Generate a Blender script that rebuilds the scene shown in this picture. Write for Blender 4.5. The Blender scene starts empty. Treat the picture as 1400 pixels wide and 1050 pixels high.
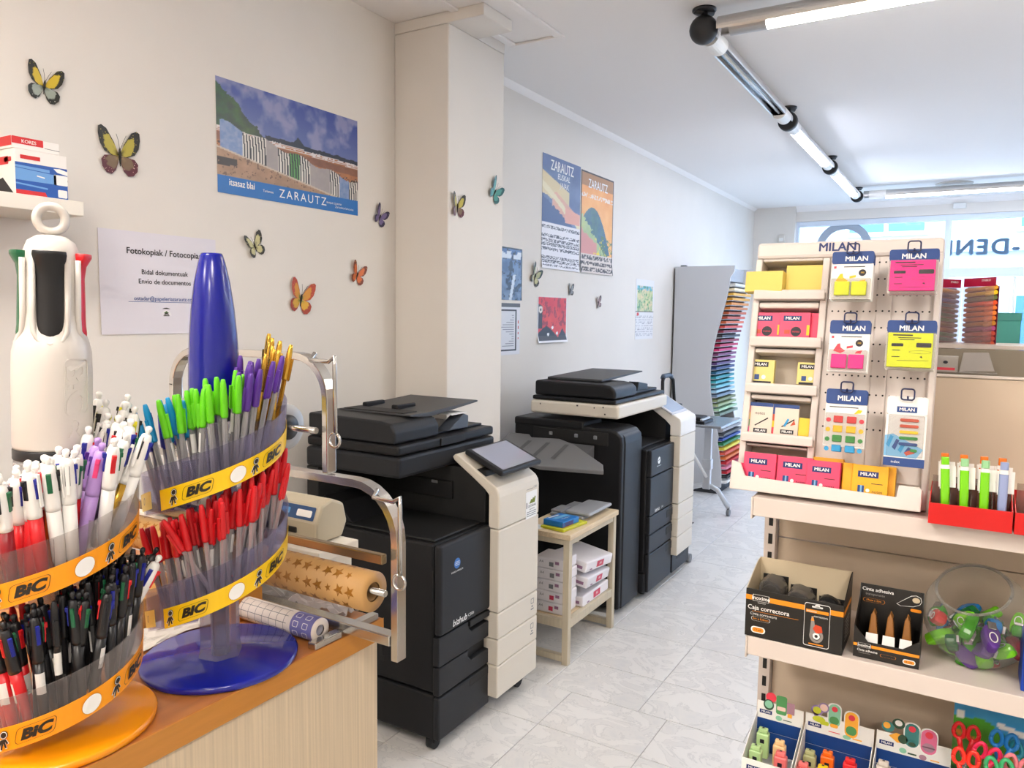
import bpy, bmesh, math, random
import numpy as np
from mathutils import Vector, Matrix
R = random.Random(7)
PI = math.pi
S = bpy.context.scene
COL = S.collection

# ---------------------------------------------------------------- camera, world, exposure
YAW, PITCH, ROLL, FPX, CAMH = 0.5400, 0.0903, 0.01236, 1041.9, 1.55
cy, sy, cp, sp = math.cos(YAW), math.sin(YAW), math.cos(PITCH), math.sin(PITCH)
FW = Vector((-sy*cp, cy*cp, -sp)); r0 = Vector((cy, sy, 0)); u0 = r0.cross(FW)
RT = math.cos(ROLL)*r0 + math.sin(ROLL)*u0
UP = -math.sin(ROLL)*r0 + math.cos(ROLL)*u0
CAM = Vector((0, 0, CAMH))
cd = bpy.data.cameras.new('camera'); cam = bpy.data.objects.new('camera', cd); COL.objects.link(cam)
cd.sensor_width = 36; cd.lens = FPX/1400*36; cd.clip_start = .02; cd.clip_end = 200
cam.matrix_world = Matrix(((RT.x, UP.x, -FW.x, 0), (RT.y, UP.y, -FW.y, 0), (RT.z, UP.z, -FW.z, CAMH), (0, 0, 0, 1)))
S.camera = cam
S.view_settings.view_transform = 'Standard'; S.view_settings.look = 'None'
S.view_settings.gamma = 1; S.view_settings.use_curve_mapping = False
S.view_settings.exposure = 1.6
W = bpy.data.worlds.new('World'); S.world = W; W.use_nodes = True
bg = W.node_tree.nodes['Background']; bg.inputs[0].default_value = (.62, .80, 1, 1); bg.inputs[1].default_value = 3.6
sl = bpy.data.lights.new('sun', 'SUN'); sl.energy = .5; sl.angle = .2; sun = bpy.data.objects.new('sun', sl); COL.objects.link(sun)
sun.rotation_euler = (math.radians(50), 0, math.radians(160))
LAMP_WARM, LAMP_COOL, FILL_REAR = 25.0, 21.5, 13.4

def at(px, py, ax, val):
    """the point of a real plane (axis ax = val) seen at a pixel of the 1400x1050 photograph"""
    d = FW + RT*((px-700)/FPX) - UP*((py-525)/FPX)
    return CAM + d*((val-CAM[ax])/d[ax])

# ---------------------------------------------------------------- materials
def lin(c):
    return tuple((x/255/12.92 if x <= 10.3 else ((x/255+.055)/1.055)**2.4) for x in c[:3])
MATS = {}
def M(name, c=(200, 200, 200), rough=.5, metal=0., emit=0, alpha=None, coat=0., noise=0., nscale=20., bump=0., bscale=60., spec=.5, aniso=None):
    if name in MATS: return MATS[name]
    m = bpy.data.materials.new(name); m.use_nodes = True; nt = m.node_tree; b = nt.nodes['Principled BSDF']
    L = lin(c)
    b.inputs['Base Color'].default_value = (*L, 1); b.inputs['Roughness'].default_value = rough
    b.inputs['Metallic'].default_value = metal; b.inputs['Coat Weight'].default_value = coat
    b.inputs['Specular IOR Level'].default_value = spec
    if emit: b.inputs['Emission Color'].default_value = (*L, 1); b.inputs['Emission Strength'].default_value = emit
    if noise or bump:
        tc = nt.nodes.new('ShaderNodeTexCoord')
        if noise:
            n = nt.nodes.new('ShaderNodeTexNoise'); n.inputs['Scale'].default_value = nscale; n.inputs['Detail'].default_value = 5
            mp = nt.nodes.new('ShaderNodeMapping'); mp.inputs['Scale'].default_value = aniso or (1, 1, 1)
            nt.links.new(tc.outputs['Object'], mp.inputs[0]); nt.links.new(mp.outputs[0], n.inputs[0])
            r = nt.nodes.new('ShaderNodeValToRGB'); r.color_ramp.elements[0].position = .3; r.color_ramp.elements[1].position = .7
            r.color_ramp.elements[0].color = (*[x*(1-noise) for x in L], 1); r.color_ramp.elements[1].color = (*[min(1, x*(1+noise)) for x in L], 1)
            nt.links.new(n.outputs[0], r.inputs[0]); nt.links.new(r.outputs[0], b.inputs['Base Color'])
        if bump:
            n2 = nt.nodes.new('ShaderNodeTexNoise'); n2.inputs['Scale'].default_value = bscale
            bp = nt.nodes.new('ShaderNodeBump'); bp.inputs['Strength'].default_value = bump; bp.inputs['Distance'].default_value = .002
            nt.links.new(tc.outputs['Object'], n2.inputs[0]); nt.links.new(n2.outputs[0], bp.inputs['Height']); nt.links.new(bp.outputs[0], b.inputs['Normal'])
    if alpha is not None: clear_mix(m, alpha, L)
    MATS[name] = m
    return m
def clear_mix(m, opacity, tint):
    """clear plastic: see-through with a Fresnel gloss"""
    nt = m.node_tree; out = nt.nodes['Material Output']; b = nt.nodes['Principled BSDF']
    tr = nt.nodes.new('ShaderNodeBsdfTransparent'); tr.inputs[0].default_value = (*[1-(1-x)*.35 for x in tint], 1)
    fr = nt.nodes.new('ShaderNodeLayerWeight'); fr.inputs[0].default_value = .35
    ad = nt.nodes.new('ShaderNodeMath'); ad.operation = 'MULTIPLY_ADD'; ad.inputs[1].default_value = .40; ad.inputs[2].default_value = opacity; ad.use_clamp = True
    mx = nt.nodes.new('ShaderNodeMixShader')
    nt.links.new(fr.outputs['Facing'], ad.inputs[0]); nt.links.new(ad.outputs[0], mx.inputs[0])
    nt.links.new(tr.outputs[0], mx.inputs[1]); nt.links.new(b.outputs[0], mx.inputs[2]); nt.links.new(mx.outputs[0], out.inputs[0])
PRINT = {}
def print_mat(rough=.5):
    if rough not in PRINT:
        m = bpy.data.materials.new('print'); m.use_nodes = True; nt = m.node_tree; b = nt.nodes['Principled BSDF']; b.inputs['Roughness'].default_value = rough
        a = nt.nodes.new('ShaderNodeAttribute'); a.attribute_name = 'Col'; nt.links.new(a.outputs['Color'], b.inputs['Base Color']); PRINT[rough] = m
    return PRINT[rough]

# ---------------------------------------------------------------- geometry
class MB:
    """collects shapes for ONE mesh object"""
    def __init__(s): s.v = []; s.f = []; s.m = []; s.sm = []
    def add(s, vs, fs, mi=0, smooth=False):
        b = len(s.v); s.v += [Vector(x) for x in vs]
        for f in fs: s.f.append([b+i for i in f]); s.m.append(mi); s.sm.append(smooth)
        return s
    def box(s, a, b, mi=0, mt=None):
        (x0, y0, z0), (x1, y1, z1) = a, b
        vs = [Vector(p) for p in ((x0,y0,z0),(x1,y0,z0),(x1,y1,z0),(x0,y1,z0),(x0,y0,z1),(x1,y0,z1),(x1,y1,z1),(x0,y1,z1))]
        if mt: vs = [mt @ p for p in vs]
        return s.add(vs, [(0,3,2,1),(4,5,6,7),(0,1,5,4),(1,2,6,5),(2,3,7,6),(3,0,4,7)], mi)
    def prism(s, poly, o, u, v, d, mi=0):
        """polygon poly (a,b) in the plane o + a*u + b*v, extruded by vector d"""
        o, u, v, d = Vector(o), Vector(u), Vector(v), Vector(d); n = len(poly)
        A = [o+u*a+v*b for a, b in poly]; B = [p+d for p in A]
        area = sum(poly[i][0]*poly[(i+1) % n][1]-poly[(i+1) % n][0]*poly[i][1] for i in range(n))
        rev = (u.cross(v).dot(d) > 0) == (area > 0)
        fs = [list(range(n)), [2*n-1-i for i in range(n)]]+[[i, i+n, (i+1) % n+n, (i+1) % n] for i in range(n)]
        if rev: fs = [list(reversed(f)) for f in fs]
        return s.add(A+B, fs, mi)
    def lathe(s, prof, n=24, o=(0,0,0), mt=None, mi=0, smooth=True, ph=0, caps=True):
        """profile [(r,z)] about z"""
        o = Vector(o); vs = []; fs = []
        for r, z in prof:
            for k in range(n):
                p = Vector((r*math.cos(ph+2*PI*k/n), r*math.sin(ph+2*PI*k/n), z))
                vs.append((mt @ p if mt else p)+o)
        for j in range(len(prof)-1):
            for k in range(n): fs.append((j*n+k, j*n+(k+1) % n, (j+1)*n+(k+1) % n, (j+1)*n+k))
        s.add(vs, fs, mi, smooth)
        if caps:
            b = len(s.v)-len(vs)
            if prof[0][0] > 1e-6: s.f.append([b+k for k in reversed(range(n))]); s.m.append(mi); s.sm.append(False)
            if prof[-1][0] > 1e-6: s.f.append([b+(len(prof)-1)*n+k for k in range(n)]); s.m.append(mi); s.sm.append(False)
        return s
    def rod(s, a, b, r, r2=None, n=10, mi=0, smooth=True):
        a, b = Vector(a), Vector(b); d = b-a
        q = d.to_track_quat('Z', 'Y').to_matrix().to_4x4()
        return s.lathe([(r, 0), (r if r2 is None else r2, d.length)], n, a, q, mi, smooth)
    def tube(s, pts, r, n=8, mi=0, flat=None):
        """round tube (or flat=(w,h,normal axis) bar) along a path"""
        P = [Vector(p) for p in pts]; vs = []; fs = []; up = None
        for i, p in enumerate(P):
            t = (P[min(i+1, len(P)-1)]-P[max(i-1, 0)]).normalized()
            if flat: a = Vector(flat[2]); bb = t.cross(a).normalized(); w, h = flat[0], flat[1]
            else:
                up = up or (Vector((0,0,1)) if abs(t.z) < .9 else Vector((1,0,0)))
                bb = t.cross(up).normalized(); a = bb.cross(t).normalized(); up = a; w = h = r
            if flat: ring = [a*w/2+bb*h/2, -a*w/2+bb*h/2, -a*w/2-bb*h/2, a*w/2-bb*h/2]
            else: ring = [a*r*math.cos(2*PI*k/n)+bb*r*math.sin(2*PI*k/n) for k in range(n)]
            m = len(ring); vs += [p+q for q in ring]
        for i in range(len(P)-1):
            for k in range(m): fs.append((i*m+k, i*m+(k+1) % m, (i+1)*m+(k+1) % m, (i+1)*m+k))
        fs += [list(reversed(range(m))), [(len(P)-1)*m+k for k in range(m)]]
        return s.add(vs, fs, mi, not flat)
    def quad(s, a, b, c, d, mi=0): return s.add([a, b, c, d], [(0, 1, 2, 3)], mi)
    def sphere(s, o, r, n=14, mi=0, sq=(1,1,1)):
        return s.lathe([(max(1e-6, r*math.sin(PI*k/n)), -r*math.cos(PI*k/n)) for k in range(n+1)], 2*n, o, Matrix.Diagonal((*sq, 1)), mi)

def wloc(o):
    v = Vector(o.location)
    while o.parent: o = o.parent; v += Vector(o.location)
    return v
SPLIT = ('print', 'printed_panel', 'printed_label', 'logo_print', 'lettering', 'badge', 'paper_icon', 'model_lettering', 'grid_print', 'scanner_port', 'side_slot')
def pieces(mb):
    """groups the loose shapes of a print that lie near each other"""
    par = list(range(len(mb.v)))
    def find(i):
        while par[i] != i: par[i] = par[par[i]]; i = par[i]
        return i
    for f in mb.f:
        for i in f[1:]: par[find(i)] = find(f[0])
    isl = {}
    for k, f in enumerate(mb.f): isl.setdefault(find(f[0]), []).append(k)
    bb = []
    for ks in isl.values():
        vs = [mb.v[i] for k in ks for i in mb.f[k]]; bb.append([ks, [min(v[a] for v in vs) for a in range(3)], [max(v[a] for v in vs) for a in range(3)]])
    big = lambda b: max(b[2][a]-b[1][a] for a in range(3))
    out = []
    n = len(bb); g = list(range(n))
    def fg(i):
        while g[i] != i: i = g[i]
        return i
    for i in range(n):
        for j in range(i):
            gap = math.sqrt(sum(max(0, bb[i][1][a]-bb[j][2][a], bb[j][1][a]-bb[i][2][a])**2 for a in range(3)))
            if gap <= max(.0195, .49*max(big(bb[i]), big(bb[j]))): g[fg(i)] = fg(j)
    res = {}
    for i in range(n): res.setdefault(fg(i), []).extend(bb[i][0])
    return list(res.values())
def obj(name, mb, mats, parent=None, bevel=0, seg=2, kind=None, local=False, fix=True):
    if name in SPLIT and parent and len(mb.f) < 6000:
        gs = pieces(mb)
        if len(gs) > 1:
            for ks in gs:
                m = MB(); idx = {}
                for k in ks:
                    fc = []
                    for i in mb.f[k]:
                        if i not in idx: idx[i] = len(m.v); m.v.append(mb.v[i])
                        fc.append(idx[i])
                    m.f.append(fc); m.m.append(mb.m[k]); m.sm.append(mb.sm[k])
                o = obj_one(name, m, mats, parent, bevel, seg, kind, local, fix)
            return o
    return obj_one(name, mb, mats, parent, bevel, seg, kind, local, fix)
def obj_one(name, mb, mats, parent=None, bevel=0, seg=2, kind=None, local=False, fix=True):
    """one mesh object; vertices are world coordinates unless local"""
    if not isinstance(mats, (list, tuple)): mats = [mats]
    me = bpy.data.meshes.new(name)
    off = Vector((0,0,0)) if (local or parent is None) else wloc(parent)
    me.from_pydata([tuple(v-off) for v in mb.v], [], mb.f)
    for m in mats: me.materials.append(m)
    me.polygons.foreach_set('material_index', mb.m); me.polygons.foreach_set('use_smooth', mb.sm)
    if fix:
        bm = bmesh.new(); bm.from_mesh(me); bmesh.ops.recalc_face_normals(bm, faces=bm.faces); bm.to_mesh(me); bm.free()
    me.update()
    o = bpy.data.objects.new(name, me); COL.objects.link(o)
    if parent: o.parent = parent
    if bevel:
        md = o.modifiers.new('edge', 'BEVEL'); md.width = bevel; md.segments = seg; md.limit_method = 'ANGLE'; md.angle_limit = .6; md.harden_normals = False
    if kind: o['kind'] = kind
    return o
def tag(o, label, cat, group=None):
    o['label'] = label; o['category'] = cat
    if group: o['group'] = group
    return o
def thing(name, label, cat, loc=(0,0,0), group=None):
    o = bpy.data.objects.new(name, None); COL.objects.link(o); o.empty_display_size = .05; o.location = loc
    return tag(o, label, cat, group)
def dup(root, mw, label=None, group=None):
    r = root.copy(); COL.objects.link(r); r.matrix_world = mw
    if label: r['label'] = label
    if group: r['group'] = group
    for ch in root.children:
        c = ch.copy(); COL.objects.link(c); c.parent = r
        for g in ch.children:
            d = g.copy(); COL.objects.link(d); d.parent = c
    return r
def bx(name, a, b, mat, parent=None, bevel=.004, kind=None, seg=2):
    return obj(name, MB().box(a, b), mat, parent, bevel, seg, kind)
def fr(o, r, u):
    """matrix of a surface: origin, right and up directions (z = outward normal)"""
    r = Vector(r).normalized(); n = r.cross(Vector(u)).normalized(); u = n.cross(r); o = Vector(o)
    return Matrix(((r.x, u.x, n.x, o.x), (r.y, u.y, n.y, o.y), (r.z, u.z, n.z, o.z), (0, 0, 0, 1)))
def text_geo(s, size, align='CENTER', bold=0., shear=0., sx=1., space=1.):
    c = bpy.data.curves.new('t', 'FONT'); c.body = s; c.size = size; c.align_x = align; c.align_y = 'CENTER'
    c.offset = bold*size; c.shear = shear; c.resolution_u = 3; c.space_character = space
    o = bpy.data.objects.new('t', c); me = bpy.data.meshes.new_from_object(o)
    vs = [Vector((v.co.x*sx, v.co.y, 0)) for v in me.vertices]; fs = [list(p.vertices) for p in me.polygons]
    bpy.data.objects.remove(o); bpy.data.curves.remove(c); bpy.data.meshes.remove(me)
    return vs, fs
def text(mb, s, size, warp, x=0, y=0, mi=0, **k):
    """adds lettering; warp = Matrix or function (x,y)->point"""
    bold = 0
    if isinstance(warp, Matrix): bold = k.pop('bold', 0.)*size*.55
    vs, fs = text_geo(s, size, **k); vs = [Vector((v.x, v.y, .0004)) for v in vs]
    if bold:
        n = len(vs); V = []; F = []
        for j, (a, b) in enumerate(((-bold, 0), (bold, 0), (0, bold*.8), (0, -bold*.8))): V += [Vector((v.x+a, v.y+b, .0004+.00005*j)) for v in vs]; F += [[i+n*j for i in f] for f in fs]
        vs, fs = V, F
    if isinstance(warp, Matrix): vs = [warp @ Vector((v.x+x, v.y+y, v.z)) for v in vs]
    else: vs = [warp(v.x+x, v.y+y) for v in vs]
    return mb.add(vs, fs, mi)
def rrect(x0, y0, x1, y1, r, n=4):
    P = []
    for cx, cy_, a in ((x1-r, y1-r, 0), (x0+r, y1-r, 90), (x0+r, y0+r, 180), (x1-r, y0+r, 270)):
        P += [(cx+r*math.cos(math.radians(a+90*k/n)), cy_+r*math.sin(math.radians(a+90*k/n))) for k in range(n+1)]
    return P
def flat(mb, poly, warp, mi=0, dz=.0003):
    """a printed polygon on a surface"""
    if isinstance(warp, Matrix): vs = [warp @ Vector((a, b, dz)) for a, b in poly]
    else: vs = [warp(a, b) for a, b in poly]
    return mb.add(vs, [list(range(len(vs)))], mi)
def ring_flat(mb, poly, t, warp, mi=0, dz=.0004):
    cx = sum(p[0] for p in poly)/len(poly); cy_ = sum(p[1] for p in poly)/len(poly); n = len(poly)
    inn = []
    for a, b in poly:
        d = math.hypot(a-cx, b-cy_); k = max(0, (d-t)/d); inn.append((cx+(a-cx)*k, cy_+(b-cy_)*k))
    pts = poly+inn
    vs = [warp @ Vector((a, b, dz)) for a, b in pts] if isinstance(warp, Matrix) else [warp(a, b) for a, b in pts]
    return mb.add(vs, [(i, (i+1) % n, (i+1) % n+n, i+n) for i in range(n)], mi)
def picture(name, mt, w, h, nx, ny, fn, parent=None, curl=None, rough=.45, thick=.0012, smooth=True):
    """a flat print: a grid sheet w x h whose colour is fn(u,v) -> sRGB array (print only)"""
    gx, gy = np.meshgrid(np.arange(nx+1)/nx, np.arange(ny+1)/ny)
    dz = curl(gx, gy) if curl else np.zeros_like(gx)
    off = wloc(parent) if parent else Vector((0,0,0))
    pts = [tuple(mt @ Vector(((a-.5)*w, (b-.5)*h, c+thick))-off) for a, b, c in zip(gx.ravel(), gy.ravel(), dz.ravel())]
    n = len(pts)
    back = [tuple(mt @ Vector(((a-.5)*w, (b-.5)*h, c))-off) for a, b, c in zip(gx.ravel(), gy.ravel(), dz.ravel())]
    fs = [(j*(nx+1)+i, j*(nx+1)+i+1, (j+1)*(nx+1)+i+1, (j+1)*(nx+1)+i) for j in range(ny) for i in range(nx)]
    edge = [i for i in range(nx)]+[j*(nx+1)+nx for j in range(ny)]+[ny*(nx+1)+i for i in range(nx, 0, -1)]+[j*(nx+1) for j in range(ny, 0, -1)]
    ef = [(edge[i], edge[i]+n, edge[(i+1) % len(edge)]+n, edge[(i+1) % len(edge)]) for i in range(len(edge))]
    me = bpy.data.meshes.new(name); me.from_pydata(pts+back, [], fs+ef+[tuple(x+n for x in reversed(f)) for f in ([edge] if not curl else fs)])
    me.materials.append(print_mat(rough))
    def tolin(c):
        c = np.clip(np.asarray(c, float)/255, 0, 1); return np.where(c <= .04045, c/12.92, ((c+.055)/1.055)**2.4)
    if smooth:
        c = tolin(fn(gx, gy)).reshape(-1, 3); a = me.color_attributes.new('Col', 'FLOAT_COLOR', 'POINT')
        full = np.ones((2*n, 4)); full[:n, :3] = c; full[n:, :3] = .8; a.data.foreach_set('color', full.ravel())
    else:
        cx, cy_ = np.meshgrid((np.arange(nx)+.5)/nx, (np.arange(ny)+.5)/ny)
        c = tolin(fn(cx, cy_)).reshape(-1, 3); a = me.color_attributes.new('Col', 'FLOAT_COLOR', 'CORNER')
        full = np.full((len(me.loops), 4), .8); full[:len(c)*4, :3] = np.repeat(c, 4, axis=0); full[:, 3] = 1; a.data.foreach_set('color', full.ravel())
    me.update(); o = bpy.data.objects.new(name, me); COL.objects.link(o)
    if parent: o.parent = parent
    return o
def snoise(x, y, seed=0, oct=4):
    """smooth value noise 0..1 for printed pictures"""
    rg = np.random.RandomState(seed); t = 0; a = 1; s = 0
    for o in range(oct):
        g = rg.rand(64, 64); X = np.mod(x*2**o, 63); Y = np.mod(y*2**o, 63); i = X.astype(int); j = Y.astype(int); fx = X-i; fy = Y-j
        fx = fx*fx*(3-2*fx); fy = fy*fy*(3-2*fy); i2 = (i+1) % 64; j2 = (j+1) % 64
        t = t+a*((g[j, i]*(1-fx)+g[j, i2]*fx)*(1-fy)+(g[j2, i]*(1-fx)+g[j2, i2]*fx)*fy); s += a; a *= .5
    return t/s
def C3(u, c): return np.ones(u.shape+(3,))*np.array(c, float)
def put(img, mask, c):
    m = np.clip(mask*1., 0, 1)[..., None]; return img*(1-m)+np.array(c, float)*m if np.ndim(c) == 1 else img*(1-m)+c*m
# ---------------------------------------------------------------- room
wallm = M('wall paint', (226, 221, 214), .85, noise=.015, nscale=3, bump=.08, bscale=90)
ceilm = M('ceiling paint', (238, 234, 231), .9)
trimm = M('white trim', (232, 231, 228), .5)
XW, YW, ZC = -2.3, 9.5, 2.85
def st(name, a, b, m, parent=None, bevel=0): return bx(name, a, b, m, parent, bevel, None if parent else 'structure')
wl = MB().box((XW-.15, -3, 0), (XW, YW+.2, ZC+.1))
obj('wall_left', wl, wallm, kind='structure')
st('wall_back', (XW, -3.15, 0), (3.2, -3, ZC), wallm)
st('wall_right', (3.2, -3, 0), (3.35, YW+.2, ZC), wallm)
st('ceiling', (XW-.15, -3.15, ZC), (3.35, YW+.2, ZC+.1), ceilm)
st('wall_column', (XW, 2.77, 0), (-2.0, 3.23, 2.7995), wallm, bevel=.006)
st('wall_column', (XW, 3.0005, 2.80), (-2.0, 3.23, ZC), wallm)
st('ceiling_beam', (XW, 2.77, 2.80), (-1.82, 3.0, ZC), wallm, bevel=.004)
cor = MB().prism([(0, 0), (.032, 0), (.024, -.01), (.01, -.024), (0, -.032)], (XW, 3.23, ZC), (1, 0, 0), (0, 0, 1), (0, YW-3.23, 0))
obj('trim_1', cor, ceilm, kind='structure')
cor = MB().prism([(0, 0), (.06, 0), (.045, -.02), (.02, -.045), (0, -.06)], (XW, YW, ZC), (0, -1, 0), (0, 0, 1), (5.5, 0, 0))
obj('trim_2', cor, ceilm, kind='structure')
hf = MB()
for a, b in (((-1.99, 3.25), (-1.70, 3.29)), ((-1.74, 2.55), (-1.70, 3.25)), ((-1.99, 2.55), (-1.95, 3.25))): hf.box((*a, ZC-.012), (*b, ZC-.0005))
obj('trim_3', hf, ceilm, kind='structure', bevel=.003)
st('baseboard_left', (XW, 3.23, 0), (XW+.012, YW, .07), trimm)
# window wall, seen from inside
winm = M('window frame', (218, 228, 242), .4)
st('wall_front', (XW, YW, 2.68), (3.2, YW+.18, ZC), wallm)
st('trim_4', (XW, YW-.06, 0), (-1.83, YW+.18, ZC), wallm)
st('wall_front', (2.9, YW, 0), (3.2, YW+.18, 2.68), wallm)
glassm = M('window glass', (215, 235, 250), .03, alpha=.03)
win = bpy.data.objects.new('window_1', None); COL.objects.link(win); win['kind'] = 'structure'
wx = [-1.83, -.27, 1.3, 2.9]
fm = MB()
for z0, z1 in ((2.62, 2.68), (2.02, 2.11), (0, .12)): fm.box((-1.83, YW+.03, z0), (2.9, YW+.1, z1))
for x in wx: fm.box((x-.03, YW+.031, .1), (x+.03, YW+.099, 2.65))
obj('window_frame', fm, winm, win, .004)
for i in range(3):
    for z0, z1 in ((2.11, 2.62), (.12, 2.02)):
        bx('pane', (wx[i]+.03, YW+.06, z0), (wx[i+1]-.03, YW+.066, z1), glassm, win, 0)
hd = MB().tube([(.36, YW+.03, 2.0), (.36, YW-.03, 1.98), (.36, YW-.03, 1.5), (.36, YW+.03, 1.48)], .014)
obj('door_handle', hd, trimm, win)
bluevinyl = M('blue grey vinyl', (104, 134, 162), .5); greyv = M('grey vinyl', (150, 152, 156), .5)
for m_ in (bluevinyl, greyv):
    nt_ = m_.node_tree; tl_ = nt_.nodes.new('ShaderNodeBsdfTranslucent'); tl_.inputs[0].default_value = m_.node_tree.nodes['Principled BSDF'].inputs[0].default_value; mx_ = nt_.nodes.new('ShaderNodeMixShader'); mx_.inputs[0].default_value = .35; nt_.links.new(nt_.nodes['Principled BSDF'].outputs[0], mx_.inputs[1]); nt_.links.new(tl_.outputs[0], mx_.inputs[2]); nt_.links.new(mx_.outputs[0], nt_.nodes['Material Output'].inputs[0])
ml = fr((-.03, YW+.058, 2.32), (-1, 0, 0), (0, 0, 1))
t = MB(); text(t, '-DENDA', .225, Matrix.Translation((-.05, 0, 0)) @ ml, align='CENTER', bold=.085, space=1.16)
obj('lettering', t, bluevinyl, win, fix=False)
arc = [(.30*math.cos(a), .30*math.sin(a)) for a in np.linspace(0, 2*PI, 49)[:-1]]
t = MB(); ring_flat(t, arc, .085, fr((-1.31, YW+.057, 2.36), (-1, 0, 0), (0, 0, 1)))
obj('ring_logo', t, greyv, win, fix=False)
bx('security_sensor', (-.235, YW-.05, 2.735), (-.115, YW-.0005, 2.79), trimm, bevel=.008)
tag(bpy.data.objects['security_sensor'], 'small white sensor box fixed above the shop window', 'sensor')
ms = thing('motion_detector', 'small beige motion detector high on the corner pillar', 'sensor', (-1.97, YW-.06, 2.47))
bx('housing', (-2.01, YW-.11, 2.42), (-1.93, YW-.0605, 2.53), M('beige plastic', (214, 208, 198), .5), ms, .014)
bx('lens', (-1.995, YW-.118, 2.45), (-1.945, YW-.109, 2.49), M('milky lens', (236, 236, 232), .2), ms, .004)
# floor: every tile a piece
tilem = M('marble tile', (208, 208, 208), .22, spec=.5)
nt = tilem.node_tree; b = nt.nodes['Principled BSDF']
geo = nt.nodes.new('ShaderNodeNewGeometry'); oi = nt.nodes.new('ShaderNodeObjectInfo')
mul = nt.nodes.new('ShaderNodeVectorMath'); mul.operation = 'SCALE'; mul.inputs['Scale'].default_value = 13; nt.links.new(oi.outputs['Random'], mul.inputs[0])
add = nt.nodes.new('ShaderNodeVectorMath'); nt.links.new(geo.outputs['Position'], add.inputs[0]); nt.links.new(mul.outputs[0], add.inputs[1])
sc_ = nt.nodes.new('ShaderNodeMapping'); sc_.inputs['Scale'].default_value = (1, 1.3, 1); sc_.inputs['Rotation'].default_value = (0, 0, .35); nt.links.new(add.outputs[0], sc_.inputs[0])
n1 = nt.nodes.new('ShaderNodeTexNoise'); n1.inputs['Scale'].default_value = 5; n1.inputs['Detail'].default_value = 9; n1.inputs['Roughness'].default_value = .62; n1.inputs['Distortion'].default_value = 1.6
nt.links.new(sc_.outputs[0], n1.inputs[0])
rp = nt.nodes.new('ShaderNodeValToRGB'); e = rp.color_ramp.elements
e[0].position = .34; e[0].color = (*lin((214, 213, 212)), 1); e[1].position = .56; e[1].color = (*lin((226, 224, 221)), 1)
e2 = e.new(.475); e2.color = (*lin((221, 219, 216)), 1); e3 = e.new(.50); e3.color = (*lin((206, 205, 204)), 1); e4 = e.new(.515); e4.color = (*lin((224, 222, 219)), 1)
nt.links.new(n1.outputs[0], rp.inputs[0]); nt.links.new(rp.outputs[0], b.inputs['Base Color'])
floor = bx('floor', (XW-.15, -3.15, -.06), (3.35, YW+.2, -.004), M('grout', (176, 174, 170), .9), bevel=0, kind='structure')
rows = [1.62, 2.03, 2.44, 2.73, 3.02]
while rows[-1] < YW: rows.append(rows[-1]+.416)
tmesh = {}
for j in range(len(rows)-1):
    y0, y1 = rows[j], min(rows[j+1], YW); x = -2.3-.08 if y1 < 2.74 else -2.3-.37
    x = (-.92 if y1 < 2.74 else -1.04)-.41*4
    while x < .9:
        a = max(x, XW); k = (round(x+.41-a, 3), round(y1-y0, 3))
        if k[0] > .02 and k[1] > .02:
            if k not in tmesh:
                o = bx('floor_tile', (.0015, .0015, -.004), (k[0]-.0015, k[1]-.0015, 0), tilem, None, .0012, seg=1); tmesh[k] = o.data; o.location = (a, y0, 0); o.parent = floor; src = o
            else:
                o = src.copy(); o.data = tmesh[k]; COL.objects.link(o); o.parent = floor; o.location = (a, y0, 0)
        x += .41
# street outside
far = thing('street_building', 'pale apartment building across the street seen through the shop window', 'building', (0, 17, 0))
fac = M('pale render', (160, 162, 168), .9); gl2 = M('blue pane', (70, 110, 160), .1); wf2 = M('white window frame', (235, 235, 235), .5)
bx('facade', (-14, 17, 0), (16, 18, 12), fac, far, 0)
for i in range(9):
    for z in (.6, 3.2, 6.0):
        x = -11+i*2.9; f = bx('window', (x, 16.9, z), (x+1.5, 17.0, z+1.5), wf2, far, .01)
        for k in (0, 1):
            p = bx('pane', (x+.08+.71*k, 16.88, z+.08), (x+.71+.71*k, 16.9, z+1.42), gl2, f, 0); 
for z in (2.85, 5.7): bx('string_course', (-14, 16.85, z), (16, 17, z+.18), wf2, far, .01)
bx('pavement', (-30, YW+.2, -.2), (30, 17, -.06), M('pavement', (170, 168, 165), .9), kind='structure')

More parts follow.
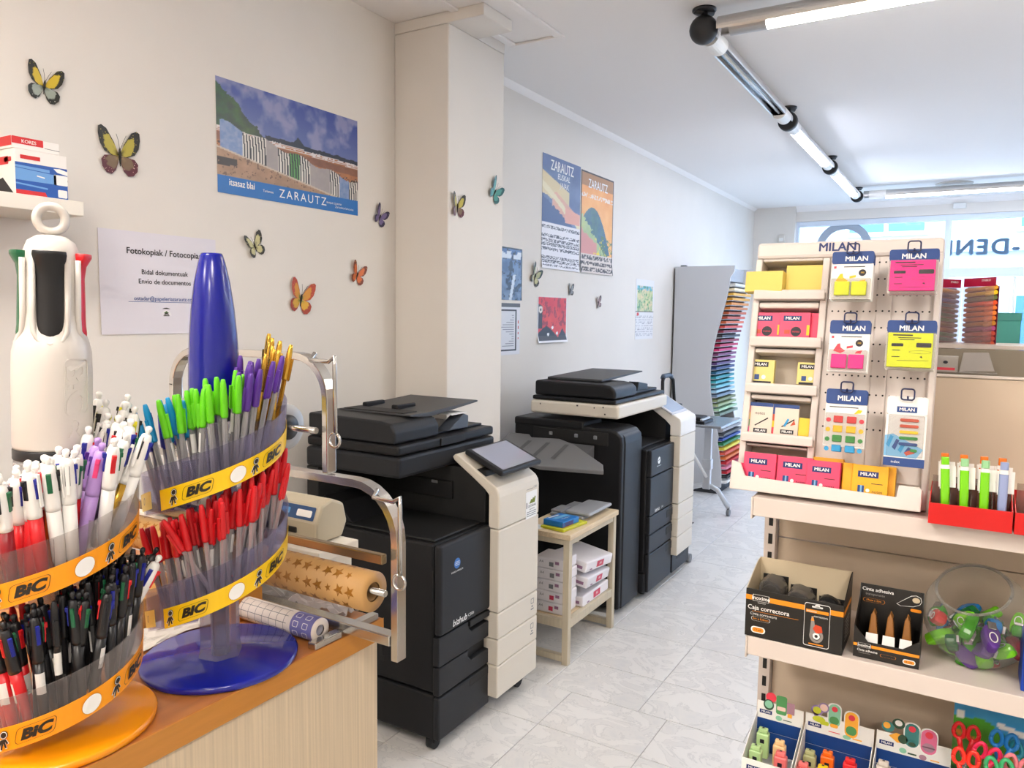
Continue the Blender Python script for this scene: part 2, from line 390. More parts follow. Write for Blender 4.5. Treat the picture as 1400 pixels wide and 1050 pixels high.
# ---------------------------------------------------------------- tube light track
alu = M('satin aluminium', (196, 194, 192), .35, .85); blk = M('black plastic', (34, 35, 38), .45); whp = M('white plastic', (236, 234, 230), .4)
refl = M('mirror reflector', (200, 200, 200), .12, 1.0)
ZL = 2.765
def tube_light(a, b, label, lit, cool, hubs, i):
    a, b = Vector(a), Vector(b); d = (b-a).normalized(); a, b = a+d*(.065 if i in (0, 4) else .03), b-d*.03; L = (b-a).length
    t = thing('tube_light', label, 'lamp', a, 'tube lights of the ceiling track')
    q = Matrix((( d.x, -d.y, 0), (d.y, d.x, 0), (0, 0, 1))).transposed()
    q = Matrix(((d.x, -d.y, 0), (d.y, d.x, 0), (0, 0, 1))).to_4x4()
    P = lambda x, y, z: a+q @ Vector((x, y, z))
    r = .042
    A = [math.radians(k) for k in range(-35, 216, 12)]
    sec = [(r*math.cos(k), r*math.sin(k)) for k in A]
    e0, e1 = (.2, L-.2)
    hs = MB().prism(sec+[(s[0]*.86, s[1]*.86) for s in reversed(sec)], P(0, 0, 0), q @ Vector((0, 1, 0)), (0, 0, 1), d*L)
    obj('housing', hs, alu, t)
    lo = [(r*.95*math.cos(math.radians(k)), r*.95*math.sin(math.radians(k))) for k in range(-145, -34, 10)]
    if lit:
        em = M('tube glow cool', (224, 234, 255), .5, emit=LAMP_COOL) if cool else M('tube glow', (255, 250, 242), .5, emit=LAMP_WARM)
        obj('diffuser', MB().prism(lo, P(e0, 0, 0), q @ Vector((0, 1, 0)), (0, 0, 1), d*(e1-e0)), em, t)
    else:
        rf = [(r*.8, -.02), (r*.5, .015), (0, .024), (-r*.5, .015), (-r*.8, -.02), (-r*.75, -.02), (-r*.45, .019), (0, .028), (r*.45, .019), (r*.75, -.02)]
        obj('reflector', MB().prism(rf, P(e0, 0, 0), q @ Vector((0, 1, 0)), (0, 0, 1), d*(e1-e0)), refl, t)
        obj('lamp_tube', MB().rod(P(e0, 0, -.006), P(e1, 0, -.006), .008), M('glass tube', (240, 240, 240), .15), t)
    for u0, u1 in ((.05, .2), (L-.2, L-.05)):
        full = [(r*1.01*math.cos(k*PI/12), r*1.01*math.sin(k*PI/12)) for k in range(24)]
        obj('end_sleeve', MB().prism(full, P(u0, 0, 0), q @ Vector((0, 1, 0)), (0, 0, 1), d*(u1-u0)), alu if i == 0 else whp, t)
    for k, (u, big) in enumerate(hubs):
        u -= .03 if u < .5 else .0; h = MB()
        if big: h.sphere(P(u, 0, 0), .06, 10)
        else:
            h.lathe([(.052, -.022), (.058, -.016), (.058, .016), (.052, .022)], 24, P(u, 0, 0), q @ Matrix.Rotation(PI/2, 4, 'Y'))
        h.rod(P(u, 0, .04), P(u, 0, ZC-ZL-.012), .016); h.lathe([(.045, 0), (.05, .004), (.05, .012)], 20, P(u, 0, ZC-ZL-.0125))
        h.rod(P(u-.03, .03, .075), P(u+.03, -.03, .075), .014)
        obj('joint', h, blk, t)
XT = -1.045
tube_light((XT, 3.29, ZL), (XT+1.68, 3.29, ZL), 'lit tube light running across the room by the first black joint', True, False, [], 0)
tube_light((XT, 3.29, ZL), (XT, 5.0, ZL), 'unlit open tube light with bare reflector on the track', False, False, [(0, True), (1.71, False)], 1)
tube_light((XT, 5.0, ZL), (XT, 6.65, ZL), 'middle lit tube light of the track along the ceiling', True, True, [(1.65, False)], 2)
tube_light((XT, 6.65, ZL), (XT, 8.33, ZL), 'lit tube light ending at the corner joint near the window', True, True, [(1.68, False)], 3)
tube_light((XT, 8.33, ZL), (XT+1.68, 8.33, ZL), 'lit tube light running across the ceiling beside the shop window', True, True, [], 4)
tube_light((XT+1.68, 8.33, ZL), (XT+3.36, 8.33, ZL), 'lit tube light continuing the window row beyond the frame', True, True, [], 4)
tube_light((XT+1.68, 3.29, ZL), (XT+3.36, 3.29, ZL), 'lit tube light continuing the first cross row beyond the frame', True, False, [], 4)
tube_light((XT+3.36, 3.29, ZL), (XT+3.36, 5.0, ZL), 'unseen lit tube light added on the opposite track side beyond the frame', True, True, [], 2)  # unseen side of the inferred rectangle, tubes added to light the front wall
tube_light((XT+3.36, 5.0, ZL), (XT+3.36, 6.65, ZL), 'second unseen lit tube light added on the opposite track side', True, True, [], 2)
tube_light((XT+3.36, 6.65, ZL), (XT+3.36, 8.33, ZL), 'last unseen lit tube light added on the opposite track side', True, True, [], 2)
# unseen glowing panels added behind the camera as warm fill light
for k, (x, y) in enumerate(((-1.1, 0), (.9, -.5), (-1.1, -2.0), (.9, -2.0))):
    t = thing('fill_panel', ['unseen square fill light added over the counter', 'unseen square fill light added over the shelving aisle', 'unseen square fill light added at the back over the counter end', 'unseen square fill light added at the back of the aisle'][k], 'lamp', (x, y, ZC-.03), 'added fill panels')
    f = MB()
    for a, b in (((-.3, -.3), (.3, -.28)), ((-.3, .28), (.3, .3)), ((-.3, -.28), (-.28, .28)), ((.28, -.28), (.3, .28))): f.box((x+a[0], y+a[1], ZC-.03), (x+b[0], y+b[1], ZC-.0005))
    obj('fill_panel_frame', f, whp, t)
    bx('diffuser', (x-.28, y-.28, ZC-.025), (x+.28, y+.28, ZC-.01), M('fill light glow', (255, 246, 236), .5, emit=FILL_REAR), t, 0)
sp_ = thing('ceiling_speaker', 'round white speaker set in the ceiling near the window', 'speaker', (-.215, 8.5, ZC-.02))
obj('rim', MB().lathe([(.1, .0195), (.16, .0195), (.155, .006), (.145, 0), (.12, .003), (.11, .012)], 32, (-.215, 8.5, ZC-.02)), M('ceiling grey', (200, 196, 190), .6), sp_)
obj('speaker_grille', MB().lathe([(1e-6, .008), (.115, .010)], 32, (-.215, 8.5, ZC-.02)), M('grille', (206, 203, 198), .7), sp_)
# ---------------------------------------------------------------- copiers
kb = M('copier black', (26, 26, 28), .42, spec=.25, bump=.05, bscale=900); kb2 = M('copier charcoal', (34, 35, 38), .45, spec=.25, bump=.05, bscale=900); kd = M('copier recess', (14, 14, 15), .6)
cream = M('copier cream', (216, 208, 194), .45); scr = M('grey touch screen', (150, 152, 168), .12, coat=.5); navy = M('blue logo', (40, 110, 190), .4); wht = M('white print', (238, 238, 236), .5)
greyp = M('grey print', (120, 122, 126), .6); rub = M('caster rubber', (26, 26, 27), .7); seam = M('seam dark', (70, 66, 60), .7)
def casters(t, pts, r=.028):
    for x, y in pts:
        c = MB().rod((x-.013, y, r), (x+.013, y, r), r, n=16); c.box((x-.02, y-.018, r), (x+.02, y+.018, .06))
        obj('caster', c, rub, t)
Z1, Z2 = Vector((0, 1, 0)), Vector((0, 0, 1))
# ---- first copier: X back -2.17 front -1.53, Y 2.07..2.72
c1 = thing('photocopier', 'black and cream photocopier with slanted grey touch screen beside the wooden counter', 'photocopier', (-1.85, 2.4, 0))
casters(c1, ((-1.57, 2.10), (-1.55, 2.65), (-2.1, 2.10), (-2.1, 2.66)))
bx('lower_cabinet', (-2.16, 2.07, .045), (-1.545, 2.72, .21), kb, c1, .008)
bx('body', (-2.16, 2.075, .214), (-1.55, 2.72, .755), kb, c1, .01)
s = MB(); s.box((-1.80, 2.0742, .30), (-1.785, 2.0752, .43)); s.box((-1.80, 2.0735, .28), (-1.775, 2.0755, .30)); s.box((-1.556, 2.0742, .60), (-1.552, 2.0752, .66)); obj('side_slot', s, kd, c1)
def front(name, z0, z1, y0=2.07, y1=2.40, x0=-1.55, x1=-1.525, m=kb2, b=.007): return bx(name, (x0, y0, z0+.0015), (x1, y1, z1-.0015), m, c1, b)
front('lower_door', .045, .205)
dr = [(.21, .315), (.316, .425)]
for k, (z0, z1) in enumerate(dr):
    d = MB().prism([(2.07, z0+.0015), (2.40, z0+.0015), (2.40, z1-.045), (2.275, z1-.045), (2.255, z1-.025), (2.255, z1-.0015), (2.07, z1-.0015)], (-1.55, 0, 0), Z1, Z2, (.025, 0, 0))
    o = obj('paper_drawer', d, kb2, c1, .004)
    h = obj('drawer_handle', MB().box((-1.549, 2.25, z1-.05), (-1.546, 2.40, z1)), kd, o)
h = MB().prism([(2.07, .426), (2.40, .426), (2.40, .755), (2.07, .755)], (-1.55, 0, 0), Z1, Z2, (.03, 0, 0)); obj('front_door', h, kb2, c1, .018, 4)
bx('door_grip', (-1.549, 2.26, .40), (-1.521, 2.4, .424), kd, c1, .003)
bx('lower_grip', (-1.549, 2.26, .165), (-1.524, 2.4, .203), kd, c1, .006)
lg = MB(); mt = fr((-1.5197, 2.172, .668), (0, 1, 0), (0, 0, 1))
flat(lg, [(.019*math.cos(a), .019*math.sin(a)) for a in np.linspace(0, 2*PI, 25)[:-1]], mt, 0)
for k in range(-1, 2): flat(lg, [(-.016+.003*abs(k), k*.006-.001), (.016-.003*abs(k), k*.006-.001), (.016-.003*abs(k), k*.006+.0008), (-.016+.003*abs(k), k*.006+.0008)], mt, 1, .0006)
text(lg, 'KONICA MINOLTA', .0085, mt, 0, -.028, 1, bold=.01); obj('badge', lg, [navy, wht], c1, fix=False)
lg = MB(); text(lg, 'bizhub', .034, fr((-1.5197, 2.19, .452), (0, 1, 0), (0, 0, 1)), bold=.03, shear=.2, align='CENTER'); text(lg, 'C300i', .016, fr((-1.5197, 2.25, .452), (0, 1, 0), (0, 0, 1)), x=.012, align='CENTER'); obj('model_lettering', lg, wht, c1, fix=False)
# inner output cavity and tower
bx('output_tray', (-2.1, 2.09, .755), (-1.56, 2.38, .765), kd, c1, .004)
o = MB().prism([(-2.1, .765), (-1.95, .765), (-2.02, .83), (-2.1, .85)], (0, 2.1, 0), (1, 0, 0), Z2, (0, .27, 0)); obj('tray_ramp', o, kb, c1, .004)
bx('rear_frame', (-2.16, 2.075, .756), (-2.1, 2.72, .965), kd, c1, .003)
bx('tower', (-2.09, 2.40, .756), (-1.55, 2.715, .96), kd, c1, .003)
bx('exit_slot', (-2.0, 2.392, .83), (-1.70, 2.399, .90), kb, c1, .002)
for y, z in ((2.393, .925), (2.393, .885)): bx('sensor_flap', (-1.83+(.9-z)*2, y-.004, z), (-1.80+(.9-z)*2, y, z+.012), greyp, c1, .002)
# cream tower front
seams = (.075, .205, .31, .415, .74, .9)
cy0, cy1 = 2.39, 2.70
for k in range(4): bx('front_panel', (-1.55, cy0, seams[k]+.0012), (-1.482, cy1, seams[k+1]-.0012), cream, c1, .006)
arm = [(-1.53, .741), (-1.482, .741), (-1.482, .865), (-1.486, .885), (-1.497, .902), (-1.54, .93), (-1.66, 1.0), (-1.685, 1.012), (-1.70, 1.0), (-1.69, .985), (-1.60, .925), (-1.55, .89), (-1.53, .87)]
obj('control_arm', MB().prism(arm, (0, cy0, 0), (1, 0, 0), Z2, (0, cy1-cy0, 0)), cream, c1, .006)
ic = MB()
for z in (.37, .265):
    mt = fr((-1.4818, 2.655, z), (0, 1, 0), (0, 0, 1))
    ring_flat(ic, [(-.012, .0), (.012, .0), (.012, .022), (-.012, .022)], .004, mt); flat(ic, [(-.012, -.025), (.012, -.025), (.012, -.02), (-.012, -.02)], mt); flat(ic, [(-.006, -.014), (.006, -.014), (.006, -.008), (-.006, -.008)], mt)
obj('paper_icon', ic, greyp, c1, fix=False)
nb = MB(); mt = fr((-1.4816, 2.635, .79), (0, 1, 0), (0, 0, 1)); flat(nb, rrect(-.045, -.055, .045, .055, .004), mt, 0)
for k, (a, c) in enumerate(((.022, (126, 140, 40)), (.008, (74, 90, 30)), (-.006, (140, 150, 60)))): flat(nb, [(a-.012, .005), (a+.004, .03-.004*k), (a+.012, .028-.004*k), (a+.006, .005)], mt, 2, .0006)
text(nb, 'OSTADAR', .014, mt, .005, -.006, 1, bold=.02); text(nb, 'paperdenda', .009, mt, .005, -.018, 1)
for k in range(3): flat(nb, [(-.038, -.03-k*.008), (.038, -.03-k*.008), (.038, -.027-k*.008), (-.038, -.027-k*.008)], mt, 3, .0005)
flat(nb, [(-.04, -.012), (-.034, -.012), (-.034, .012), (-.04, .012)], mt, 1, .0005)
text(nb, 'C300i', .012, mt, .03, .068, 3)
flat(nb, [(-.04, .064), (.012, .064), (.012, .066), (-.04, .066)], mt, 3, .0005)
obj('notice_sticker', nb, [wht, M('dark print', (40, 42, 46), .6), M('olive print', (122, 136, 44), .6), greyp], c1, fix=False)
# touch screen
def screen(t, A, B, Cc, D, th, bm, sm, bez=.018):
    A, B, Cc, D = map(Vector, (A, B, Cc, D)); n = (B-A).cross(D-A).normalized()
    if n.z < 0: n = -n
    hs = MB(); q = [A, B, Cc, D]; hs.add([p for p in q]+[p-n*th for p in q], [(0,1,2,3),(7,6,5,4),(0,4,5,1),(1,5,6,2),(2,6,7,3),(3,7,4,0)])
    h = obj('touch_panel', hs, bm, t, .008, 3); ce = (A+B+Cc+D)/4
    k = [p+(ce-p).normalized()*bez*1.45+n*.0008 for p in q]
    obj('screen_glass', MB().quad(*k), sm, h, fix=False)
screen(c1, (-1.665, 2.43, 1.027), (-1.665, 2.735, 1.027), (-1.465, 2.69, .965), (-1.465, 2.385, .965), .022, kb2, scr)
# scanner and feeder
bx('scanner', (-2.16, 2.07, .965), (-1.70, 2.70, 1.042), kb2, c1, .012)
bx('scanner_lid', (-2.155, 2.072, 1.046), (-1.705, 2.70, 1.083), kb, c1, .01)
ad = [(-2.15, 1.085), (-1.725, 1.085), (-1.725, 1.13), (-1.745, 1.158), (-1.80, 1.166), (-2.15, 1.172)]
obj('document_feeder', MB().prism(ad, (0, 2.075, 0), (1, 0, 0), Z2, (0, .265, 0)), kb2, c1, .01, 3)
fl = [(2.32, 1.155), (2.66, 1.185), (2.66, 1.193), (2.32, 1.176), (2.21, 1.176), (2.21, 1.168)]
obj('feed_tray', MB().prism(fl, (-2.12, 0, 0), Z1, Z2, (.36, 0, 0)), M('feeder slate', (62, 63, 66), .5), c1, .004)
bx('feed_guide', (-1.93, 2.30, 1.172), (-1.90, 2.42, 1.195), kb, c1, .006); bx('feed_guide', (-2.08, 2.30, 1.172), (-2.06, 2.42, 1.195), kb, c1, .006)
bx('feed_slot', (-2.10, 2.215, 1.172), (-1.80, 2.30, 1.180), kd, c1, .003)
bx('output_bed', (-2.12, 2.34, 1.083), (-1.76, 2.69, 1.092), kb, c1, .003)
wd = MB().prism([(2.42, 1.092), (2.56, 1.092), (2.56, 1.14), (2.53, 1.15)], (-1.80, 0, 0), Z1, Z2, (.06, 0, 0)); obj('paper_stop', wd, M('paper stop grey', (70, 76, 86), .3), c1, .003)
bx('paper_stop_sheet', (-1.86, 2.45, 1.150), (-1.745, 2.555, 1.154), wht, c1, .001)
bx('lid_grip', (-1.706, 2.32, 1.05), (-1.7, 2.48, 1.08), kd, c1, .002)
# ---- second copier with finisher
c2 = thing('photocopier', 'taller black photocopier with cream trim and side finisher beyond the small wooden table', 'photocopier', (-1.8, 4.1, 0))
casters(c2, ((-1.50, 3.95), (-1.50, 4.5), (-2.1, 3.95), (-2.1, 4.5)))
casters(c2, ((-1.56, 3.66), (-2.0, 3.66)), .02)
pr = [(-2.12, .03), (-1.485, .03), (-1.485, .90), (-1.49, .935), (-1.51, .96), (-1.55, .972), (-2.12, .985)]
obj('finisher', MB().prism(pr, (0, 3.57, 0), (1, 0, 0), Z2, (0, .27, 0)), kb, c2, .012, 3)
obj('finisher_cover', MB().prism([(a+.006, b if b < .95 else b-.01) for a, b in pr[1:6]]+[(-1.55, .03)], (0, 3.60, 0), (1, 0, 0), Z2, (0, .236, 0)), kb2, c2, .01, 3)
bx('finisher_top', (-2.12, 3.565, .955), (-1.70, 3.80, .998), kb, c2, .01)
bx('finisher_mouth', (-2.0, 3.566, .885), (-1.56, 3.575, .952), kd, c2, .004)
for x in (-1.9, -1.75, -1.64): bx('guide_roller', (x, 3.556, .915), (x+.02, 3.566, .935), greyp, c2, .004)
def trayp(x, y):  # tray surface, tilted up and outwards
    return Vector((x, y, .91-.30*(3.565-y)))
tr = MB(); P = [(-2.14, 3.56), (-2.02, 3.56), (-1.99, 3.53), (-1.83, 3.545), (-1.72, 3.50), (-1.58, 3.40), (-1.48, 3.33), (-1.45, 3.27), (-1.78, 3.24), (-2.0, 3.30), (-2.14, 3.47)]
n = len(P); tr.add([trayp(*p) for p in P]+[trayp(*p)-Vector((0, 0, .02)) for p in P], [list(range(n)), list(reversed(range(n, 2*n)))]+[(i, (i+1) % n, (i+1) % n+n, i+n) for i in range(n)])
gt = M('tray grey', (112, 112, 114), .45)
o = obj('output_tray', tr, gt, c2, .004)
rb = MB()
for x in (-1.97, -1.86, -1.75): rb.add([trayp(x-.012, 3.48)+Vector((0,0,.004)), trayp(x+.012, 3.48)+Vector((0,0,.004)), trayp(x+.012, 3.32)+Vector((0,0,.004)), trayp(x-.012, 3.32)+Vector((0,0,.004))], [(0,1,2,3)])
sk = MB().prism([(3.555, .80), (3.555, .885), (3.34, .82), (3.36, .80)], (-2.05, 0, 0), Z1, Z2, (.42, 0, 0)); obj('tray_support', sk, M('tray dark', (84, 84, 86), .55), c2, .004)
obj('tray_rib', rb, M('tray dark', (84, 84, 86), .55), o)
bx('base', (-2.12, 3.86, .035), (-1.455, 4.60, .145), kb2, c2, .008)
bx('body', (-2.12, 3.86, .15), (-1.46, 4.56, .83), kb, c2, .008)
def front2(name, z0, z1, m=kb2, y1=4.24): return bx(name, (-1.462, 3.87, z0+.0015), (-1.437, y1, z1-.0015), m, c2, .006)
front2('lower_door', .04, .255); front2('paper_drawer', .256, .36); front2('paper_drawer', .361, .465); front2('front_door', .466, .68); front2('upper_door', .682, .83)
for z in (.445, .345, .245): bx('drawer_handle', (-1.4405, 4.14, z-.045), (-1.4355, 4.24, z), kd, c2, .006)
bx('side_cabinet', (-1.47, 4.26, .04), (-1.436, 4.57, .15), kb2, c2, .004); bx('drawer_handle', (-1.4385, 4.34, .105), (-1.4345, 4.48, .135), kd, c2, .004)
sm = (.15, .265, .37, .46, .68, .86)
for k in range(5): bx('front_panel', (-1.47, 4.25, sm[k]+.0012), (-1.405, 4.53, sm[k+1]-.0012), cream, c2, .005)
arm = [(-1.47, .861), (-1.405, .861), (-1.405, .945), (-1.41, .962), (-1.62, 1.075), (-1.66, 1.08), (-1.66, 1.06), (-1.5, .95), (-1.47, .92)]
obj('control_arm', MB().prism(arm, (0, 4.25, 0), (1, 0, 0), Z2, (0, .28, 0)), M('cream white', (232, 228, 222), .4), c2, .005)
screen(c2, (-1.61, 4.26, 1.077), (-1.61, 4.53, 1.077), (-1.45, 4.50, .992), (-1.45, 4.23, .992), .012, M('panel silver', (196, 198, 206), .35), M('lit blue screen', (176, 196, 226), .1, coat=.6), .016)
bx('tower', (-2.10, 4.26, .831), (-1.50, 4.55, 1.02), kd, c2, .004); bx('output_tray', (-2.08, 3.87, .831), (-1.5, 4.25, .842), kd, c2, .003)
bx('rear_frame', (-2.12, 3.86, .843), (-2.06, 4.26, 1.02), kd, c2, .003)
bx('scanner', (-2.04, 3.60, 1.022), (-1.52, 4.33, 1.094), cream, c2, .014, seg=3)
pt = MB()
for y, z, w in ((-1.98, 1.07, .006), (-1.76, 1.075, .01), (-1.66, 1.07, .006), (-1.60, 1.04, .008), (-1.61, 1.075, .007)): pt.box((y, 3.5985, z), (y+w, 3.5998, z+.008))
obj('scanner_port', pt, seam, c2)
bx('scanner_lid', (-2.03, 3.605, 1.097), (-1.54, 4.33, 1.118), kb, c2, .006)
obj('document_feeder', MB().prism([(-2.02, 1.12), (-1.545, 1.12), (-1.545, 1.165), (-1.57, 1.19), (-1.62, 1.197), (-2.02, 1.20)], (0, 3.61, 0), (1, 0, 0), Z2, (0, .30, 0)), kb, c2, .014, 3)
obj('feed_tray', MB().prism([(3.70, 1.20), (4.28, 1.222), (4.28, 1.230), (3.70, 1.214)], (-1.99, 0, 0), Z1, Z2, (.33, 0, 0)), M('feeder slate', (62, 63, 66), .5), c2, .004)
bx('output_bed', (-1.98, 3.92, 1.12), (-1.58, 4.31, 1.135), kb2, c2, .004)
obj('paper_stop', MB().prism([(4.0, 1.135), (4.16, 1.135), (4.16, 1.165), (4.02, 1.185)], (-1.64, 0, 0), Z1, Z2, (.06, 0, 0)), kb2, c2, .003)
lg = MB(); mt = fr((-1.4368, 3.99, .76), (0, 1, 0), (0, 0, 1)); flat(lg, [(.02*math.cos(a), .02*math.sin(a)) for a in np.linspace(0, 2*PI, 21)[:-1]], mt, 0); flat(lg, [(-.012, -.004), (.012, .004), (.012, .009), (-.012, .001)], mt, 1, .0006); text(lg, 'KONICA MINOLTA', .008, mt, 0, -.03, 0)
text(lg, 'bizhub', .028, fr((-1.4368, 3.98, .485), (0, 1, 0), (0, 0, 1)), bold=.03, shear=.2); text(lg, 'C458', .014, fr((-1.4368, 4.06, .485), (0, 1, 0), (0, 0, 1)))
obj('badge', lg, [wht, kb2], c2, fix=False)
bx('rear_box', (-1.99, 4.60, .04), (-1.62, 4.72, .12), kb, c2, .006)
for y in (4.63,): obj('caster', MB().rod((-1.47, y, .03), (-1.44, y, .03), .028, n=16).rod((-1.5, 4.59, .05), (-1.455, y, .03), .01), greyp, c2)

# ---------------------------------------------------------------- little wooden table and what is on it
wood = M('pale birch', (214, 192, 158), .5, noise=.10, nscale=9, aniso=(14, 1, 14)); wood2 = M('greyed birch', (196, 184, 160), .55, noise=.07, nscale=9, aniso=(10, 10, 1))
tb = thing('side_table', 'small narrow wooden table with a low shelf standing between the two photocopiers', 'table', (-1.55, 3.18, 0))
tx0, tx1, ty0, ty1 = -1.68, -1.45, 2.925, 3.44
bx('tabletop', (tx0-.02, ty0-.01, .572), (tx1+.008, ty1+.01, .597), wood, tb, .003)
for x in (tx0, tx1-.03):
    for y in (ty0, ty1-.03): bx('leg', (x, y, 0), (x+.03, y+.03, .5715), wood2, tb, .002)
for y in (ty0, ty1-.03):
    bx('stretcher', (tx0+.0305, y+.002, .012), (tx1-.0305, y+.028, .042), wood2, tb, .002)
    bx('apron', (tx0+.0305, y+.004, .545), (tx1-.0305, y+.026, .571), wood2, tb, .002)
    bx('shelf_rail', (tx0+.0305, y+.002, .165), (tx1-.0305, y+.028, .205), wood2, tb, .002)
for x in (tx0, tx1-.03):
    bx('apron', (x+.004, ty0+.0305, .545), (x+.026, ty1-.0305, .571), wood2, tb, .002)
    bx('shelf_rail', (x+.002, ty0+.0305, .165), (x+.028, ty1-.0305, .205), wood2, tb, .002)
bx('shelf', (tx0+.03, ty0+.03, .19), (tx1-.03, ty1-.03, .205), wood, tb, .002)
# reams in wrappers: two stacks
ream = M('white ream wrapper', (232, 228, 232), .45); pinkp = M('pink red print', (206, 62, 92), .5); purp = M('violet print', (150, 110, 140), .5)
def paper_ream(x0, y0, z, lx, ly, rot, label, face, group):
    t = thing('paper_ream', label, 'paper ream', (x0+lx/2, y0+ly/2, z), group)
    bx('wrapper', (x0, y0, z), (x0+lx, y0+ly, z+.05), ream, t, .006)
    p = MB()
    if face == 'front':
        mt = fr((x0+lx+.0002, y0+ly*.5, z+.025), (0, 1, 0), (0, 0, 1)); flat(p, [(-.03, -.015), (.045, -.015), (.045, .015), (-.03, .015)], mt, 0); flat(p, [(-.10, -.018), (-.07, -.018), (-.08, -.01), (-.1, -.012)], mt, 1); text(p, 'A4', .02, mt, .01, 0, 2, bold=.02)
        mt = fr((x0+lx*.5, y0-.0002, z+.025), (1, 0, 0), (0, 0, 1)); flat(p, [(-lx*.4, -.012), (lx*.4, -.012), (lx*.4, .002), (-lx*.4, .002)], mt, 1)
    else:
        mt = fr((x0+lx*.5, y0-.0002, z+.025), (1, 0, 0), (0, 0, 1)); text(p, 'A4', .018, mt, -.04, .005, 3); flat(p, [(.0, -.012), (.022, -.012), (.022, .008), (.0, .008)], mt, 0 if face == 'red' else 3); flat(p, [(.03, .0), (.05, .0), (.05, .014), (.03, .014)], mt, 1)
        mt = fr((x0+lx+.0002, y0+.03, z+.025), (0, 1, 0), (0, 0, 1)); flat(p, [(0, -.015), (.02, -.015), (.02, .01), (0, .01)], mt, 0 if face == 'red' else 3)
    obj('printed_label', p, [pinkp, purp, wht, greyp], t, fix=False)
    if rot: t.rotation_euler = rot
    return t
for k in range(5):
    paper_ream(-1.645+.004*(k % 2), 2.965, .206+k*.0512, .15, .13, None, ['lowest', 'second lowest', 'middle', 'second highest', 'topmost'][k]+' white paper ream of the front pile on the table shelf', 'red' if k < 2 else 'plain', 'front pile of paper reams')
for k in range(3):
    t = paper_ream(-1.65+.006*k, 3.105, .206+[0, .06, .135][k], .185, .29, (-.10*(k > 0), .16*(k > 0), [0, .04, -.03][k]), ['lowest', 'middle', 'topmost'][k]+' white paper ream with pink label in the loose pile on the table shelf', 'front', 'loose pile of paper reams')
    if k: t.location.z += .03
# device, papers, booklets on the table
tp = .5975
g = thing('paper_trimmer', 'flat grey paper trimmer at the far end of the small wooden table', 'trimmer', (-1.57, 3.28, tp))
gm = M('trimmer grey', (140, 142, 146), .45)
bx('bed', (-1.675, 3.16, tp), (-1.50, 3.42, tp+.018), gm, g, .006); bx('arm', (-1.60, 3.17, tp+.0185), (-1.47, 3.43, tp+.036), M('trimmer light grey', (158, 160, 164), .4), g, .008); bx('hinge_cover', (-1.675, 3.17, tp+.0185), (-1.62, 3.28, tp+.03), gm, g, .004)
o = bx('paper_sheet', (-1.66, 2.93, tp+.0005), (-1.60, 2.995, tp+.0015), wht, bevel=0); tag(o, 'loose white sheet on the near edge of the small table', 'paper')
def book(label, x0, y0, x1, y1, z, h, cov, rot, cat='booklet', extra=None, group=None):
    cx, cy_ = (x0+x1)/2, (y0+y1)/2; t = thing('booklet', label, cat, (cx, cy_, z), group)
    bx('cover', (x0, y0, z), (x1, y1, z+h), cov, t, .002)
    if extra: extra(t)
    t.rotation_euler.z = rot; return t
def red_band(t): bx('red_side', (t.location.x-.052, t.location.y-.0665, t.location.z+.001), (t.location.x+.0525, t.location.y-.0655, t.location.z+.021), M('red card', (204, 34, 40), .45), t, 0); bx('red_spine', (t.location.x+.0515, t.location.y-.066, t.location.z+.001), (t.location.x+.0525, t.location.y+.02, t.location.z+.021), M('red card', (204, 34, 40), .45), t, 0)
book('yellow green flat booklet at the bottom of the small table pile', -1.60, 2.945, -1.475, 3.14, tp, .012, M('lime card', (196, 196, 44), .5), -.12)
ex = book('blue and red box of carbon sheets on top of the small table pile', -1.60, 2.965, -1.495, 3.10, tp+.0125, .026, M('blue card', (40, 120, 196), .35), -.10, 'box', red_band)
p = MB(); mt = fr((-1.5475, 3.04, tp+.0388), (.1, 1, 0), (-1, .1, 0)); flat(p, [(-.05, -.005), (.05, -.005), (.05, .02), (-.05, .02)], mt, 0); flat(p, [(-.055, .03), (.02, .03), (.02, .04), (-.055, .04)], mt, 1); text(p, 'ESPAINIAKO', .011, mt, 0, -.02, 1, bold=.02); obj('printed_label', p, [M('sky print', (110, 176, 220), .4), wht], ex, fix=False)

# ---------------------------------------------------------------- far end: paper rack, trolley, folding table
rk = thing('paper_rack', 'tall grey cabinet with curved side holding sheets of coloured card', 'rack', (-2.0, 6.9, 0))
gs = M('rack grey', (196, 198, 202), .45)
RY0, RY1 = 6.60, 7.22
def rackx(z):  # wavy front edge of the rack's side
    return -1.86+.075*math.cos((z-.1)/1.9*2*PI)-.02*(z < .5) + (.03 if z > 1.9 else 0)
zz = np.linspace(.06, 1.995, 40)
pr = [(-2.28, .06)]+[(rackx(z), z) for z in zz]+[(-2.28, 1.995)]
for y in (RY0, RY1): obj('side_panel', MB().prism(pr, (0, y, 0), (1, 0, 0), Z2, (0, .02, 0)), gs, rk, .003)
bx('back_panel', (-2.285, RY0+.0205, .06), (-2.265, RY1-.0005, 1.99), M('rack dark', (90, 92, 98), .6), rk, 0)
bx('plinth', (-2.27, RY0+.005, 0), (-1.83, RY1+.015, .06), M('rack black', (40, 42, 46), .6), rk, .004)
bx('top_sign', (-1.85, RY0+.0205, 1.87), (-1.835, RY1-.0005, 1.985), M('clear sign', (215, 222, 230), .15, alpha=.25), rk, .002)
bx('top_panel', (-2.26, RY0+.0205, 1.975), (-1.86, RY1-.0005, 1.99), gs, rk, .002)
bx('corner_cap', (-2.24, RY0+.02, 1.996), (-2.19, RY0+.06, 2.006), kb, rk, .003)
